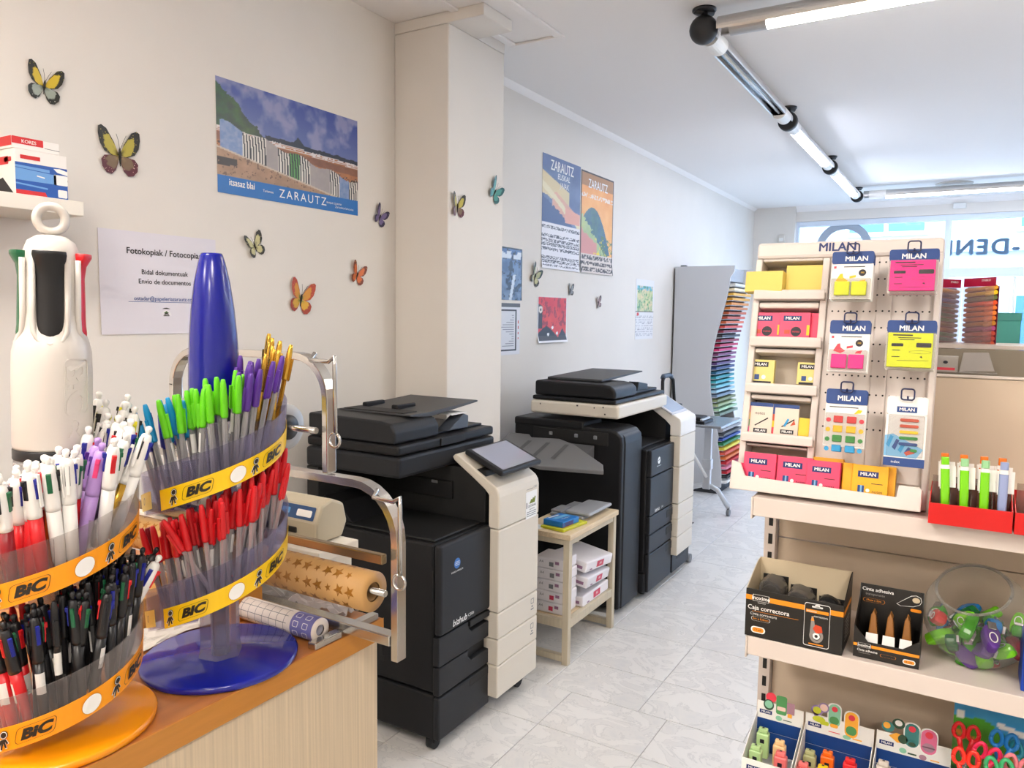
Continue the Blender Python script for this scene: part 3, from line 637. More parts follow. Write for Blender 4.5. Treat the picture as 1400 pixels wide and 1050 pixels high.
cols = [('pale grey', (206, 206, 200)), ('ivory', (232, 218, 180)), ('yellow ochre', (214, 164, 60)), ('golden', (206, 150, 40)), ('amber', (200, 128, 44)), ('dark ochre', (184, 112, 44)), ('rust', (170, 80, 40)), ('brick', (178, 74, 46)), ('orange brown', (196, 96, 50)), ('tomato', (200, 70, 60)), ('burgundy', (120, 30, 50)), ('black', (50, 46, 50)), ('maroon', (130, 28, 56)), ('crimson', (170, 24, 70)), ('magenta', (190, 40, 100)), ('plum', (110, 50, 90)), ('mauve', (150, 90, 130)), ('dark violet', (84, 60, 110)), ('navy', (40, 60, 110)), ('petrol', (30, 90, 120)), ('teal', (30, 130, 140)), ('turquoise', (60, 160, 170)), ('aqua', (110, 180, 190)), ('pale blue', (150, 190, 210)), ('slate', (110, 130, 150)), ('olive', (120, 130, 90)), ('sage', (150, 166, 120)), ('mint', (160, 196, 160)), ('grey green', (120, 140, 124))]
cols2 = [('charcoal', (60, 60, 64)), ('ash grey', (150, 150, 154)), ('dark grey', (90, 92, 96)), ('cobalt', (50, 80, 160)), ('forest green', (40, 120, 70)), ('lemon', (226, 206, 70)), ('coral', (220, 90, 70)), ('orange', (220, 110, 40)), ('scarlet', (190, 30, 40)), ('rose', (220, 130, 150)), ('cherry red', (180, 24, 40)), ('coal black', (40, 40, 42)), ('white', (235, 235, 232))]
trw = M('rack tray white', (226, 228, 232), .35)
words_ = 'top second third fourth fifth sixth seventh eighth ninth tenth eleventh twelfth thirteenth fourteenth fifteenth sixteenth seventeenth eighteenth nineteenth twentieth'.split()
def card(nm, c, z, place):
    xf = rackx(z)+.035
    tl = lambda dx: .22*dx
    for part, dz, h, ext, m in (('tray', -.012, .004, 0, trw), ('card', -.0065, .021, .012, None)):
        v = MB(); x0, x1 = -2.26, xf+ext
        y0, y1 = RY0+.0215, RY1-.002
        v.box((x0, y0, z+dz), (x1, y1, z+dz+h))
        for p in v.v: p.z += -.10*(x1-p.x)*.6
        if part == 'tray': obj('tray', v, trw, rk)
        else:
            o = obj('card_pile', v, M('card '+nm, c, .6), None); tag(o, nm+' card pile in the grey rack, '+place, 'card', 'coloured card in the rack')
for k, (nm, c) in enumerate(cols):
    z = 1.83-k*.0405; card(nm, c, z, (words_[k]+' tray from the top' if k < 20 else words_[28-k].replace('top', 'first')+' tray above the gap'))
for k, (nm, c) in enumerate(cols2):
    z = .60-k*.041; card(nm, c, z, words_[k].replace('top', 'first')+' tray below the gap')
# hand trolley behind the second copier
tr_ = thing('hand_trolley', 'black hand trolley handle standing up behind the taller photocopier', 'trolley', (-1.85, 5.3, 0))
hp = [(-1.85, 5.17, .0), (-1.85, 5.17, .9), (-1.86, 5.19, 1.09), (-1.87, 5.23, 1.125), (-1.87, 5.36, 1.125), (-1.86, 5.41, 1.09), (-1.85, 5.43, .9), (-1.85, 5.43, .0)]
obj('handle_tube', MB().tube(hp[:2]+hp[6:], .014) if 0 else MB().tube([(a, b, max(c, .08)) for a, b, c in hp], .013), kb, tr_)
obj('grip', MB().tube([(-1.866, 5.21, 1.113), (-1.87, 5.23, 1.126), (-1.87, 5.36, 1.126), (-1.866, 5.385, 1.113)], .018), M('grip blue grey', (70, 84, 100), .5), tr_)
for z in (.35, .65): obj('cross_bar', MB().rod((-1.85, 5.17, z), (-1.85, 5.43, z), .009), kb, tr_)
bx('toe_plate', (-1.85, 5.15, .03), (-1.68, 5.45, .036), kb, tr_, .001)
for y in (5.13, 5.47): obj('wheel', MB().rod((-1.88, y-.018, .08), (-1.88, y+.018, .08), .08, n=20), rub, tr_)
# folding table
ft = thing('folding_table', 'light grey wheeled folding table beside the card rack', 'table', (-1.72, 5.9, 0))
grt = M('grey table metal', (168, 172, 178), .25, .5); silver = M('silver leg', (206, 208, 212), .3, .4)
bx('tabletop', (-1.95, 5.52, .735), (-1.52, 6.10, .755), grt, ft, .006)
lg = MB(); lg.box((-1.75, 5.86, .20), (-1.69, 5.90, .735)); obj('leg_column', lg, silver, ft, .006)
bx('clamp_collar', (-1.757, 5.852, .36), (-1.683, 5.908, .44), silver, ft, .006)
for x in (-1.55, -1.95):
    f = MB().tube([(-1.72, 5.88, .24), ((-1.72+x)/2, 5.89, .20), (x, 5.91, .065)], .02); f = obj('foot', f, silver, ft)
    obj('caster', MB().rod((x-.012, 5.91, .026), (x+.012, 5.91, .026), .026, n=14).rod((x, 5.91, .03), (x, 5.91, .07), .01), greyp, f)
obj('brace', MB().tube([(-1.72, 5.86, .30), (-1.78, 5.7, .5), (-1.80, 5.58, .73)], .012), whp, ft)
lg = MB(); lg.box((-1.78, 5.54, .03), (-1.74, 5.58, .735)); obj('leg_column', lg, silver, ft, .006)
bd = thing('hole_punch', 'black office punch lying on the grey folding table', 'punch', (-1.76, 5.6, .7555))
bx('base', (-1.90, 5.56, .7555), (-1.66, 5.80, .775), kb, bd, .006); bx('lever', (-1.86, 5.60, .7755), (-1.70, 5.78, .80), kd, bd, .01); bx('steel_bar', (-1.70, 5.58, .776), (-1.68, 5.78, .79), silver, bd, .003)
# ---------------------------------------------------------------- posters, sheets and butterflies on the walls
paperm = M('white paper', (232, 229, 232), .6); inkm = M('black ink', (30, 30, 32), .6); bluei = M('blue link ink', (50, 84, 150), .6)
def wallrect(p0, p1, X, up=(0, 0, 1)):
    """frame and size of a sheet on the wall x = X between two photographed corners (top left, bottom right)"""
    a, b = at(*p0, 0, X), at(*p1, 0, X)
    w, h = b.y-a.y, a.z-b.z
    return fr((X, (a.y+b.y)/2, (a.z+b.z)/2), (0, 1, 0), (0, 0, 1)), w, h
T = lambda x, y, mt: mt @ Matrix.Translation((x, y, 0))
# notice sheet
mt, w, h = wallrect((133, 311), (297, 455), XW+.001)
t = thing('notice_sheet', 'white paper notice about photocopies fixed on the wall behind the pen stands', 'notice', mt.translation)
picture('sheet', mt, w, h, 8, 6, lambda u, v: C3(u, (222, 218, 226)), t, curl=lambda u, v: .004*(v < .2)*(1-u)*.5)
lt = MB()
text(lt, 'Fotokopiak / Fotocopias', .028, mt, .015, h*.5-.062, 0, bold=.035)
text(lt, 'Bidal dokumentuak', .022, mt, .012, h*.5-.127, 0, bold=.02); text(lt, 'Envio de documentos', .022, mt, .012, h*.5-.157, 0, bold=.02)
text(lt, 'ostadar@papeleriazarautz.com', .018, mt, .012, h*.5-.212, 1, bold=.02); flat(lt, [(-.12, h*.5-.223), (.145, h*.5-.223), (.145, h*.5-.2215), (-.12, h*.5-.2215)], mt, 1)
obj('lettering', lt, [inkm, bluei], t, fix=False)
bd = MB(); y0 = h*.5-.268
half = lambda r: [(.012+r*math.cos(a), y0+r*math.sin(a)) for a in np.linspace(0, PI, 15)]
flat(bd, half(.028), mt, 0, .0017); flat(bd, half(.019), mt, 1, .002); flat(bd, half(.011), mt, 0, .0023); text(bd, 'OSTADAR', .007, T(0, 0, mt) @ Matrix.Translation((0, 0, .0022)), .012, y0+.004, 1); flat(bd, [(-.018, y0-.012), (.042, y0-.012), (.042, y0), (-.018, y0)], mt, 0, .0017)
flat(bd, [(.002, y0+.010), (.012, y0+.017), (.022, y0+.010)], mt, 2, .0026)
obj('shop_badge', bd, [M('badge brown', (52, 46, 40), .6), paperm, M('badge green', (70, 96, 52), .6)], t, fix=False)
for o in t.children:
    if o.name.startswith('lettering'):
        for v in o.data.vertices: v.co.x += .0016
# beach poster
mt, w, h = wallrect((294, 103), (489, 299), XW+.001)
h = at(294, 103, 0, XW).z-at(295, 262, 0, XW).z; mt = mt.copy(); mt.translation.z = at(294, 103, 0, XW).z-h/2
def beach(u, v):
    # sky, headland, islet, sea, sand, row of striped beach tents, blue footer
    n = snoise(u*9, v*5, 3); n2 = snoise(u*24, v*18, 5); n3 = snoise(u*60, v*40, 8)
    img = C3(u, (62, 84, 150))*(1-(1-v)[..., None]*.0)
    sky = np.clip((v-.45)/.55, 0, 1)
    img = put(img, np.ones_like(u), np.stack([110-60*sky, 122-52*sky, 168-20*sky], -1))
    img = put(img, np.clip((n-.46)*4, 0, .8), (150, 150, 184))
    head = .96-1.25*u+.10*(n2-.5)+.05*(n3-.5); img = put(img, (u < .42) & (v < head) & (v > .45), np.stack([40+70*n2*u*2.4, 52+50*n2, 42+20*n3], -1))
    img = put(img, (v < .62-.05*u+.03*(n2-.5)) & (v > .4) & (u > .3), (40, 46, 60))
    isl = .66-abs(u-.53)*1.6; img = put(img, (v < isl) & (u > .46) & (u < .62) & (v > .5), (36, 46, 62))
    img = put(img, (v < .575-.05*u) & (v > .30), np.stack([150+40*n2, 96+30*n2, 62+20*n3], -1))
    foam = .56-.05*u; img = put(img, (abs(v-foam) < .022) & (n3+.3*np.sin(v*400) > .35), (214, 206, 204)); img = put(img, (v < foam-.03) & (v > foam-.10), np.stack([120+30*n2, 78+24*n2, 58+20*n2], -1))
    img = put(img, (v < .45-.06*u) & (v > .36-.06*u) & (n3 > .55), (66, 44, 36)); 
    img = put(img, (v < .46-.06*u) & (v > .30) & (n3 > .70), (214, 190, 170))
    dune = .37-.34*u+.02*n2
    # tents
    base = .40-.30*u; top = base+.235+.02*np.sin(u*26)
    tent = (v < top) & (v > base-.035*0) & (u > .02)
    stripe = np.sin((u+.06*np.clip((v-base-.1), 0, 1))*330) > 0
    kind = np.floor(u*13).astype(int)
    img = put(img, tent, np.where(stripe[..., None], np.array((222, 218, 208.)), np.array((46, 48, 56.))))
    img = put(img, tent & np.isin(kind, (4, 8, 9)), np.stack([150+20*n2, 144+16*n2, 146+10*n2], -1)); img = put(img, tent & np.isin(kind, (0, 1, 11)), np.stack([92+60*n3, 124+40*n3, 176+20*n3], -1))
    img = put(img, tent & (kind == 6) & stripe, (90, 150, 84))
    sand = v < base; img = put(img, sand, np.stack([146+36*n2, 116+30*n2, 92+26*n2], -1)); img = put(img, abs(v-base) < .008, (196, 180, 160))
    img = put(img, sand & (n3 > .68), (110, 86, 70)); img = put(img, (v < .32) & (u < .12) & (v > .24) & (n2 > .4), (52, 44, 40))
    img = put(img, v < .155, (16, 106, 182))
    return img
t = thing('beach_poster', 'landscape poster of striped beach tents with a blue footer strip', 'poster', mt.translation)
picture('print', mt, w, h, 230, 150, beach, t, rough=.35)
lt = MB(); m2 = mt @ Matrix.Translation((0, 0, .0016)); yb = -h/2+.031
text(lt, 'ZARAUTZ', .046, m2, .045, yb+.002, 0, space=1.3)
text(lt, 'itsasaz blai', .034, m2, -w/2+.105, yb+.010, 0, bold=.03, sx=.8); text(lt, 'Turismoa', .013, m2, -w/2+.225, yb+.002, 0, bold=.02); text(lt, 'BASQUE COUNTRY', .010, m2, .215, yb+.002, 0, bold=.02); text(lt, 'Zarautzturismo.eus', .014, m2, .275, yb-.010, 0)
obj('lettering', lt, wht, t, fix=False)
# pillar-side sheets, partly hidden behind the column
def fest(u, v, pal, split, seed):
    n = snoise(u*6, v*9, seed); n2 = snoise(u*22, v*30, seed+1)
    return n, n2
XP = XW+.001
mt, w, h = wallrect((742, 208), (791, 374), XP); h = at(742, 208, 0, XP).z-at(741, 366, 0, XP).z; mt.translation.z = at(742, 208, 0, XP).z-h/2
def fest1(u, v):
    n = snoise(u*5, v*8, 21); n2 = snoise(u*20, v*30, 22)
    img = np.stack([62+60*n, 84+60*n, 130+50*n], -1)
    img = put(img, (v > .62-.2*u+.1*n) & (v < .86-.2*u) & (u < .7), (214, 196, 150)); img = put(img, (v < .70-.30*abs(u-.35)) & (v > .48) & (u > .25), np.stack([196+30*n, 140+40*n, 128+20*n2], -1))
    img = put(img, (v < .62-.28*u+.05*n2) & (v > .40), (56, 84, 132)); img = put(img, (abs(v-.72+.35*u-.06*n) < .03), (226, 214, 176)); img = put(img, (v < .64-.1*u) & (v > .44) & (u > .55+.1*n), (222, 160, 140))
    img = put(img, (v > .90) , np.stack([70+40*n, 90+40*n, 140+30*n], -1))
    rows = np.mod(v*26, 1); img = put(img, v < .41, (224, 222, 226)); 
    tx = (v < .40) & (v > .02) & (rows > .25) & (snoise(u*60, v*170, 23, 2) > .44); img = put(img, tx & (np.mod(np.floor(v*26), 5) != 3), (64, 66, 78)); return img
t = thing('festival_poster', 'tall blue festival poster with painted hand and small print below', 'poster', mt.translation, None)
picture('print', mt, w, h, 70, 170, fest1, t, curl=lambda u, v: .012*np.clip(.12-v, 0, 1)/.12*.6)
lt = MB(); m2 = mt @ Matrix.Translation((0, 0, .0018)); text(lt, 'ZARAUTZ', .088, m2, 0, h/2-.058, 0, bold=.02, sx=.80); text(lt, 'EUSKAL', .05, m2, .02, h/2-.115, 0, bold=.01, shear=.15); text(lt, 'JAIAK', .05, m2, .03, h/2-.165, 0, bold=.01, shear=.15)
obj('lettering', lt, wht, t, fix=False)
mt, w, h = wallrect((795, 231), (836, 381), XP); h = at(795, 231, 0, XP).z-at(795, 372, 0, XP).z; mt.translation.z = at(795, 231, 0, XP).z-h/2
def fest2(u, v):
    n = snoise(u*5, v*8, 31); n2 = snoise(u*22, v*34, 32)
    img = np.stack([228+20*n, 160+40*n-20*v, 70+40*n], -1)
    img = put(img, v > .86, (176, 130, 90)); hill = .66-1.5*(u-.35)**2; img = put(img, (v < hill) & (v > .2), np.stack([46+30*n2, 84+40*n2, 104+30*n], -1))
    img = put(img, (v < .54-.5*u+.1*n2) & (v > .18), np.stack([150+50*n, 176+30*n, 110+40*n2], -1)); img = put(img, (v < .40-.25*u+.1*n) & (v > .15) & (u < .5), (206, 140, 130)); img = put(img, (v < .46-.1*u) & (u > .6) & (n2 > .5) & (v > .16), (70, 110, 80)); img = put(img, (n2 > .66) & (v < .36) & (u > .4), (236, 210, 60))
    img = put(img, v < .19, (212, 198, 186)); tx = (v < .18) & (np.mod(v*17, 1) > .3) & (snoise(u*50, v*60, 33, 2) > .45); img = put(img, tx, (60, 50, 50))
    img = put(img, (v > .745) & (v < .79) & (snoise(u*40, v*60, 34, 2) > .5), (236, 220, 200))
    e = (u < .03) | (u > .97) | (v > .985); return put(img, e, (40, 38, 40))
t = thing('festival_poster', 'tall orange festival poster with dark hill and black border', 'poster', mt.translation, None)
picture('print', mt, w, h, 66, 160, fest2, t, curl=lambda u, v: .010*np.clip(.12-v, 0, 1)/.12)
lt = MB(); m2 = mt @ Matrix.Translation((0, 0, .0018)); text(lt, 'ZARAUTZ', .084, m2, 0, h/2-.078, 0, bold=.015, sx=.84); obj('lettering', lt, wht, t, fix=False)
# sheets half hidden behind the column
a = at(714, 341, 0, XP); b = at(714, 411, 0, XP)
mt = fr((XP, a.y-.15, (a.z+b.z)/2), (0, 1, 0), (0, 0, 1))
def abst(u, v):
    n = snoise(u*4, v*5, 41); n2 = snoise(u*9, v*14, 42); img = np.stack([70+90*n-30*v, 86+90*n-20*v, 108+90*n], -1)
    img = put(img, n2 > .58, (40, 46, 60)); img = put(img, (abs(u-.65-.3*(v-.3)) < .05) & (v < .5), (206, 214, 222)); img = put(img, (v > .78) & (v < .93) & (n > .4), (206, 212, 220)); img = put(img, (u > .96) | (v > .97), (36, 38, 44)); return put(img, (v > .03) & (v < .035), (250, 250, 250))
t = thing('abstract_poster', 'glossy dark blue grey poster half hidden by the column edge', 'poster', mt.translation); picture('print', mt, .30, a.z-b.z, 40, 50, abst, t, rough=.2)
c = at(711, 415, 0, XP); d = at(711, 484, 0, XP)
mt = fr((XP, c.y-.15, (c.z+d.z)/2), (0, 1, 0), (0, 0, 1)); hh = c.z-d.z
t = thing('document_sheet', 'white document in a black frame below the abstract poster by the column', 'document', mt.translation)
def docp(u, v):
    img = C3(u, (222, 222, 226)); img = put(img, (v > .93), (90, 92, 96)); img = put(img, (u < .86) & (v > .08) & (v < .88), (40, 42, 46)); img = put(img, (u < .82) & (v > .11) & (v < .85), (214, 214, 218))
    ln = (np.mod(v*22, 1) > .55) & (u < .76) & (v > .16) & (v < .8) & (u > .5-.2*np.sin(np.floor(v*22)*7)); img = put(img, ln, (140, 142, 150)); img = put(img, (u > .92) & (u < .95) & (np.mod(v*9, 1) > .5) & (v > .3) & (v < .7), (200, 80, 60)); return img
picture('print', mt, .30, hh, 60, 66, docp, t, smooth=False)
# red sunset
mt, w, h = wallrect((735, 405), (774, 468), XP); h = at(735, 405, 0, XP).z-at(735, 469, 0, XP).z; mt.translation.z = at(735, 405, 0, XP).z-h/2
def red(u, v):
    n = snoise(u*5, v*4, 51); n2 = snoise(u*16, v*12, 52); img = np.stack([196+30*n, 44+40*n-20*v, 46+10*n], -1); img = put(img, (n2 > .58) & (v > .35), (150, 36, 44))
    hill = np.maximum(.36-.9*abs(u-.3)**1.3, .30-1.2*abs(u-.85)); img = put(img, v < hill+.02*n2, (40, 34, 38)); img = put(img, (u < .16) & (v > .3) & (v < .86-.4*u), (48, 36, 40)); img = put(img, ((u-.10)**2*1.4+(v-.72)**2 < .006), (226, 214, 200)); img = put(img, ((u-.10)**2*1.4+(v-.72)**2 < .0008), (60, 60, 70))
    for x, y in ((.36, .18), (.5, .33), (.66, .2)): img = put(img, (u-x)**2+(v-y)**2 < .0012, (240, 236, 230))
    return put(img, (u < .03) | (u > .97) | (v < .045) | (v > .985), (232, 230, 230))
t = thing('sunset_print', 'red sunset print with dark hills below the blue festival poster', 'poster', mt.translation); picture('print', mt, w, h, 60, 60, red, t, curl=lambda u, v: .012*np.clip(.15-v, 0, 1)/.15)
mt, w, h = wallrect((870, 381), (892, 464), XP); h = at(870, 381, 0, XP).z-at(870, 464, 0, XP).z; mt.translation.z = at(870, 381, 0, XP).z-h/2
def cal(u, v):
    n = snoise(u*6, v*8, 61); n2 = snoise(u*18, v*24, 62); img = C3(u, (226, 226, 228)); p = (v > .47) & (v < .90) & (u > .05) & (u < .95); img = put(img, p, np.stack([150+70*n, 180+40*n, 130+50*n2], -1)); img = put(img, p & (v > .82), (110, 180, 200)); img = put(img, p & (n2 > .6), (226, 206, 170)); img = put(img, p & (n2 < .36), (90, 150, 120))
    img = put(img, (v > .455) & (v < .47), (60, 60, 64)); tx = (v < .40) & (v > .05) & (np.mod(v*30, 1) > .5) & (snoise(u*40, v*80, 63, 2) > .5); img = put(img, tx, (150, 150, 160)); img = put(img, (u-.12)**2+(v-.42)**2*4 < .004, (210, 60, 60)); return img
t = thing('small_poster', 'narrow calendar sheet with a green map beside the card rack', 'poster', mt.translation); picture('print', mt, w, h, 40, 80, cal, t)

# ---------------------------------------------------------------- butterflies
body_m = M('butterfly body', (40, 36, 30), .6)
def wingmat(name, base, edge, spot, inner):
    if name in MATS: return MATS[name]
    m = M(name, base, .45); nt = m.node_tree; b = nt.nodes['Principled BSDF']
    at_ = nt.nodes.new('ShaderNodeAttribute'); at_.attribute_name = 'edge'
    rp = nt.nodes.new('ShaderNodeValToRGB'); rp.color_ramp.interpolation = 'EASE'; e = rp.color_ramp.elements
    e[0].position = .0; e[0].color = (*lin(inner), 1); e[1].position = 1; e[1].color = (*lin(edge), 1); q = e.new(.35); q.color = (*lin(base), 1); q = e.new(.68); q.color = (*lin(base), 1); q = e.new(.78); q.color = (*lin(edge), 1)
    tc = nt.nodes.new('ShaderNodeTexCoord'); vr = nt.nodes.new('ShaderNodeTexVoronoi'); vr.inputs['Scale'].default_value = 130; nt.links.new(tc.outputs['Object'], vr.inputs['Vector'])
    lt = nt.nodes.new('ShaderNodeMath'); lt.operation = 'LESS_THAN'; lt.inputs[1].default_value = .18; nt.links.new(vr.outputs['Distance'], lt.inputs[0])
    gt = nt.nodes.new('ShaderNodeMath'); gt.operation = 'GREATER_THAN'; gt.inputs[1].default_value = .74; nt.links.new(at_.outputs['Fac'], gt.inputs[0])
    ml = nt.nodes.new('ShaderNodeMath'); ml.operation = 'MULTIPLY'; nt.links.new(lt.outputs[0], ml.inputs[0]); nt.links.new(gt.outputs[0], ml.inputs[1])
    nz = nt.nodes.new('ShaderNodeTexNoise'); nz.inputs['Scale'].default_value = 90; nt.links.new(tc.outputs['Object'], nz.inputs['Vector'])
    ad = nt.nodes.new('ShaderNodeMath'); ad.operation = 'MULTIPLY_ADD'; ad.inputs[1].default_value = .35; nt.links.new(nz.outputs[0], ad.inputs[0]); s_ = nt.nodes.new('ShaderNodeMath'); s_.operation = 'SUBTRACT'; s_.inputs[1].default_value = .17; nt.links.new(at_.outputs['Fac'], s_.inputs[0]); nt.links.new(s_.outputs[0], ad.inputs[2])
    nt.links.new(ad.outputs[0], rp.inputs[0])
    mx = nt.nodes.new('ShaderNodeMix'); mx.data_type = 'RGBA'; nt.links.new(ml.outputs[0], mx.inputs[0]); nt.links.new(rp.outputs[0], mx.inputs[6]); mx.inputs[7].default_value = (*lin(spot), 1); nt.links.new(mx.outputs[2], b.inputs['Base Color'])
    return m
def wing(name, poly, root, mt, m, par, tilt, side):
    """one wing: rings of the outline shrunk towards the root, lifted off the wall by tilt"""
    bm_v, ed, fs = [], [], []; n = len(poly); K = 5
    off = wloc(par)
    for k in range(K+1):
        s = k/K
        for a, b in poly:
            x = root[0]+(a-root[0])*s; y = root[1]+(b-root[1])*s
            p = mt @ Vector((x*side, y, abs(x)*tilt+.002)); bm_v.append(p-off); ed.append(s)
    for k in range(K):
        for i in range(n): fs.append((k*n+i, k*n+(i+1) % n, (k+1)*n+(i+1) % n, (k+1)*n+i))
    me = bpy.data.meshes.new(name); me.from_pydata([tuple(v) for v in bm_v], [], fs); me.materials.append(m)
    a_ = me.attributes.new('edge', 'FLOAT', 'POINT'); a_.data.foreach_set('value', ed)
    bm = bmesh.new(); bm.from_mesh(me); bmesh.ops.remove_doubles(bm, verts=bm.verts, dist=1e-6); bm.to_mesh(me); bm.free()
    o = bpy.data.objects.new(name, me); COL.objects.link(o); o.parent = par
    sd = o.modifiers.new('thick', 'SOLIDIFY'); sd.thickness = .0008
fore = [(.02, .02), (.12, .28), (.30, .56), (.42, .62), (.49, .58), (.50, .42), (.46, .22), (.36, .06), (.18, -.02)]
hind = [(.02, -.02), (.20, -.01), (.36, -.04), (.44, -.14), (.42, -.30), (.32, -.42), (.20, -.44), (.10, -.34), (.04, -.18)]
def butterfly(label, px, py, X, size, rot, m1, m2, tl=.26, tr=.2):
    p = at(px, py, 0, X)
    mt = Matrix.Translation(p) @ Matrix(((0, 0, 1), (1, 0, 0), (0, 1, 0))).to_4x4() @ Matrix.Rotation(math.radians(rot), 4, 'Z') @ Matrix.Diagonal((size, size, size, 1))
    t = thing('butterfly', label, 'butterfly', p, 'paper butterflies on the walls')
    for side, ti in ((-1, tl), (1, tr)):
        wing('forewing', fore, (.02, 0), mt, m1, t, ti, side); wing('hindwing', hind, (.02, -.02), mt, m2, t, ti, side)
    b = MB(); P = [mt @ Vector((0, y, .03)) for y in (.16, .08, -.05, -.24)]
    for q, q2, r, r2 in ((P[0], P[1], .018, .03), (P[1], P[2], .032, .03), (P[2], P[3], .028, .008)): b.rod(q, q2, r*size, r2*size, 8)
    obj('body', b, body_m, t)
    an = MB()
    for s in (-1, 1): an.tube([mt @ Vector((s*.01, .15, .04)), mt @ Vector((s*.06, .32, .08)), mt @ Vector((s*.12, .46, .10))], .005*size, 5)
    obj('antennae', an, body_m, t)
yel = wingmat('wing yellow', (206, 178, 50), (34, 34, 30), (150, 150, 60), (200, 170, 50)); yel2 = wingmat('wing yellow swallowtail', (178, 164, 60), (34, 32, 26), (196, 180, 80), (70, 62, 30)); wine = wingmat('wing wine', (120, 96, 70), (88, 26, 40), (220, 180, 170), (150, 130, 90)); whg = wingmat('wing grey pied', (150, 160, 150), (36, 40, 36), (220, 220, 210), (80, 90, 70))
cr = wingmat('wing cream', (196, 190, 140), (40, 38, 30), (220, 214, 180), (90, 84, 60)); pu = wingmat('wing purple', (120, 104, 150), (50, 40, 72), (206, 196, 220), (90, 76, 120)); og = wingmat('wing orange', (214, 110, 50), (120, 50, 26), (240, 180, 100), (170, 80, 40)); og2 = wingmat('wing orange green', (206, 140, 40), (176, 60, 30), (230, 190, 60), (40, 130, 50)); og3 = wingmat('wing amber', (214, 164, 40), (160, 56, 26), (90, 40, 20), (90, 130, 50))
te = wingmat('wing teal', (76, 148, 140), (40, 92, 96), (180, 210, 190), (110, 170, 150)); te2 = wingmat('wing teal cream', (170, 172, 130), (34, 60, 60), (200, 200, 160), (70, 110, 100)); pk = wingmat('wing pink grey', (170, 140, 140), (70, 60, 60), (210, 190, 190), (120, 100, 100)); gy = wingmat('wing grey blue', (150, 156, 160), (60, 60, 60), (210, 210, 210), (110, 110, 110))
butterfly('black and yellow butterfly above the wall shelf', 60, 118, XW+.002, .098, -8, yel, whg, .08, .15)
butterfly('large pale yellow swallowtail butterfly above the paper notice', 163, 213, XW+.002, .135, 0, yel2, wine, .04, .08)
butterfly('small black and cream butterfly below the beach poster', 348, 337, XW+.002, .085, 22, cr, cr)
butterfly('purple butterfly beside the corner of the beach poster', 519, 297, XW+.002, .085, -28, pu, pu)
butterfly('orange butterfly low on the wall near the column corner', 488, 376, XW+.002, .09, -18, og, og)
butterfly('orange and green butterfly above the gift wrap stand', 411, 409, XW+.002, .125, -12, og2, og3, .12, .15)
butterfly('yellow grey butterfly on the face of the column', 625, 283, -1.998, .10, -4, yel2, wine)
butterfly('teal butterfly near the column edge', 676, 263, -1.998, .105, -34, te, te)
butterfly('dark and cream butterfly above the red sunset print', 731, 378, XW+.002, .12, -28, te2, cr)
butterfly('pale grey butterfly below the two festival posters', 780, 397, XW+.002, .075, 0, gy, gy)
butterfly('small pinkish butterfly alone below the orange festival poster', 818, 414, XW+.002, .08, 10, pk, pk)
# ---------------------------------------------------------------- wall shelf with boxes
sh = bx('wall_shelf', (XW+.0005, .30, 1.80), (-2.06, 1.19, 1.838), M('shelf white', (228, 224, 214), .6), None, .002); tag(sh, 'thick white floating shelf on the wall above the pen stands', 'shelf')
boxw = M('carton white', (236, 232, 228), .45); redp = M('carton red', (206, 40, 44), .45); bluep = M('carton blue', (28, 84, 168), .4); lbl = M('carton light blue', (104, 156, 214), .4)
def carton(label, a, b, deco):
    t = thing('carton', label, 'box', ((a[0]+b[0])/2, (a[1]+b[1])/2, a[2]), None); bx('box_body', a, b, boxw, t, .002); deco(t, a, b); return t
def d1(t, a, b):
    p = MB(); m = fr((b[0]+.0003, (a[1]+b[1])/2, (a[2]+b[2])/2), (0, 1, 0), (0, 0, 1)); w = (b[1]-a[1])/2; h = (b[2]-a[2])/2
    flat(p, [(-w, -h), (w, -h), (w, h*.42), (-w, h*.42)], m, 0); flat(p, [(-w, -.02), (w*.55, -.02), (w*.55, .004), (-w, .01)], m, 3, .0006); flat(p, [(-w, -h), (w*.2, -h), (w*.1, -h+.014), (-w, -h+.014)], m, 1, .0006)
    flat(p, rrect(w*.45, -h*.35, w, h*.1, .003), m, 2, .0006); flat(p, rrect(w*.6, -h*.9, w*.97, -h*.55, .003), m, 2, .0006); flat(p, rrect(-w*.8, h*.58, -w*.05, h*.75, .001), m, 1, .0006); text(p, 'KORES', .014, m, -w*.35, h*.66, 2, bold=.03); text(p, '1 : 300', .014, m, w*.72, -h*.12, 4)
    flat(p, [(w*.45, h*.35), (w*.7, h*.38), (w, h*.3), (w, h*.12), (w*.6, h*.2)], m, 2, .0007); flat(p, [(-w, h*.3), (w*.3, h*.26), (w*.3, h*.12), (-w, h*.2)], m, 3, .0006)
    flat(p, [(-w*.2, -h*.05), (w*.1, -h*.1), (w*.1, -h*.15), (-w*.2, -h*.1)], m, 2, .0007); flat(p, [(-w, -h*.45), (w*.2, -h*.55), (w*.2, -h*.62), (-w, -h*.52)], m, 3, .0007)
    m2 = fr(((a[0]+b[0])/2, a[1]-.0003, (a[2]+b[2])/2), (1, 0, 0), (0, 0, 1)); flat(p, rrect(-.02, .02, .06, .04, .002), m2, 1); flat(p, [(-.06, -h), (.085, -h), (.03, -h*.2), (-.06, -h*.5)], m2, 4); flat(p, [(-.085, -h), (.0, -h), (-.03, -h*.7), (-.085, -h*.4)], m2, 1, .0006); flat(p, rrect(.04, h*.45, .075, h*.65, .004), m2, 1)
    obj('printed_panel', p, [bluep, redp, wht, lbl, inkm], t, fix=False)
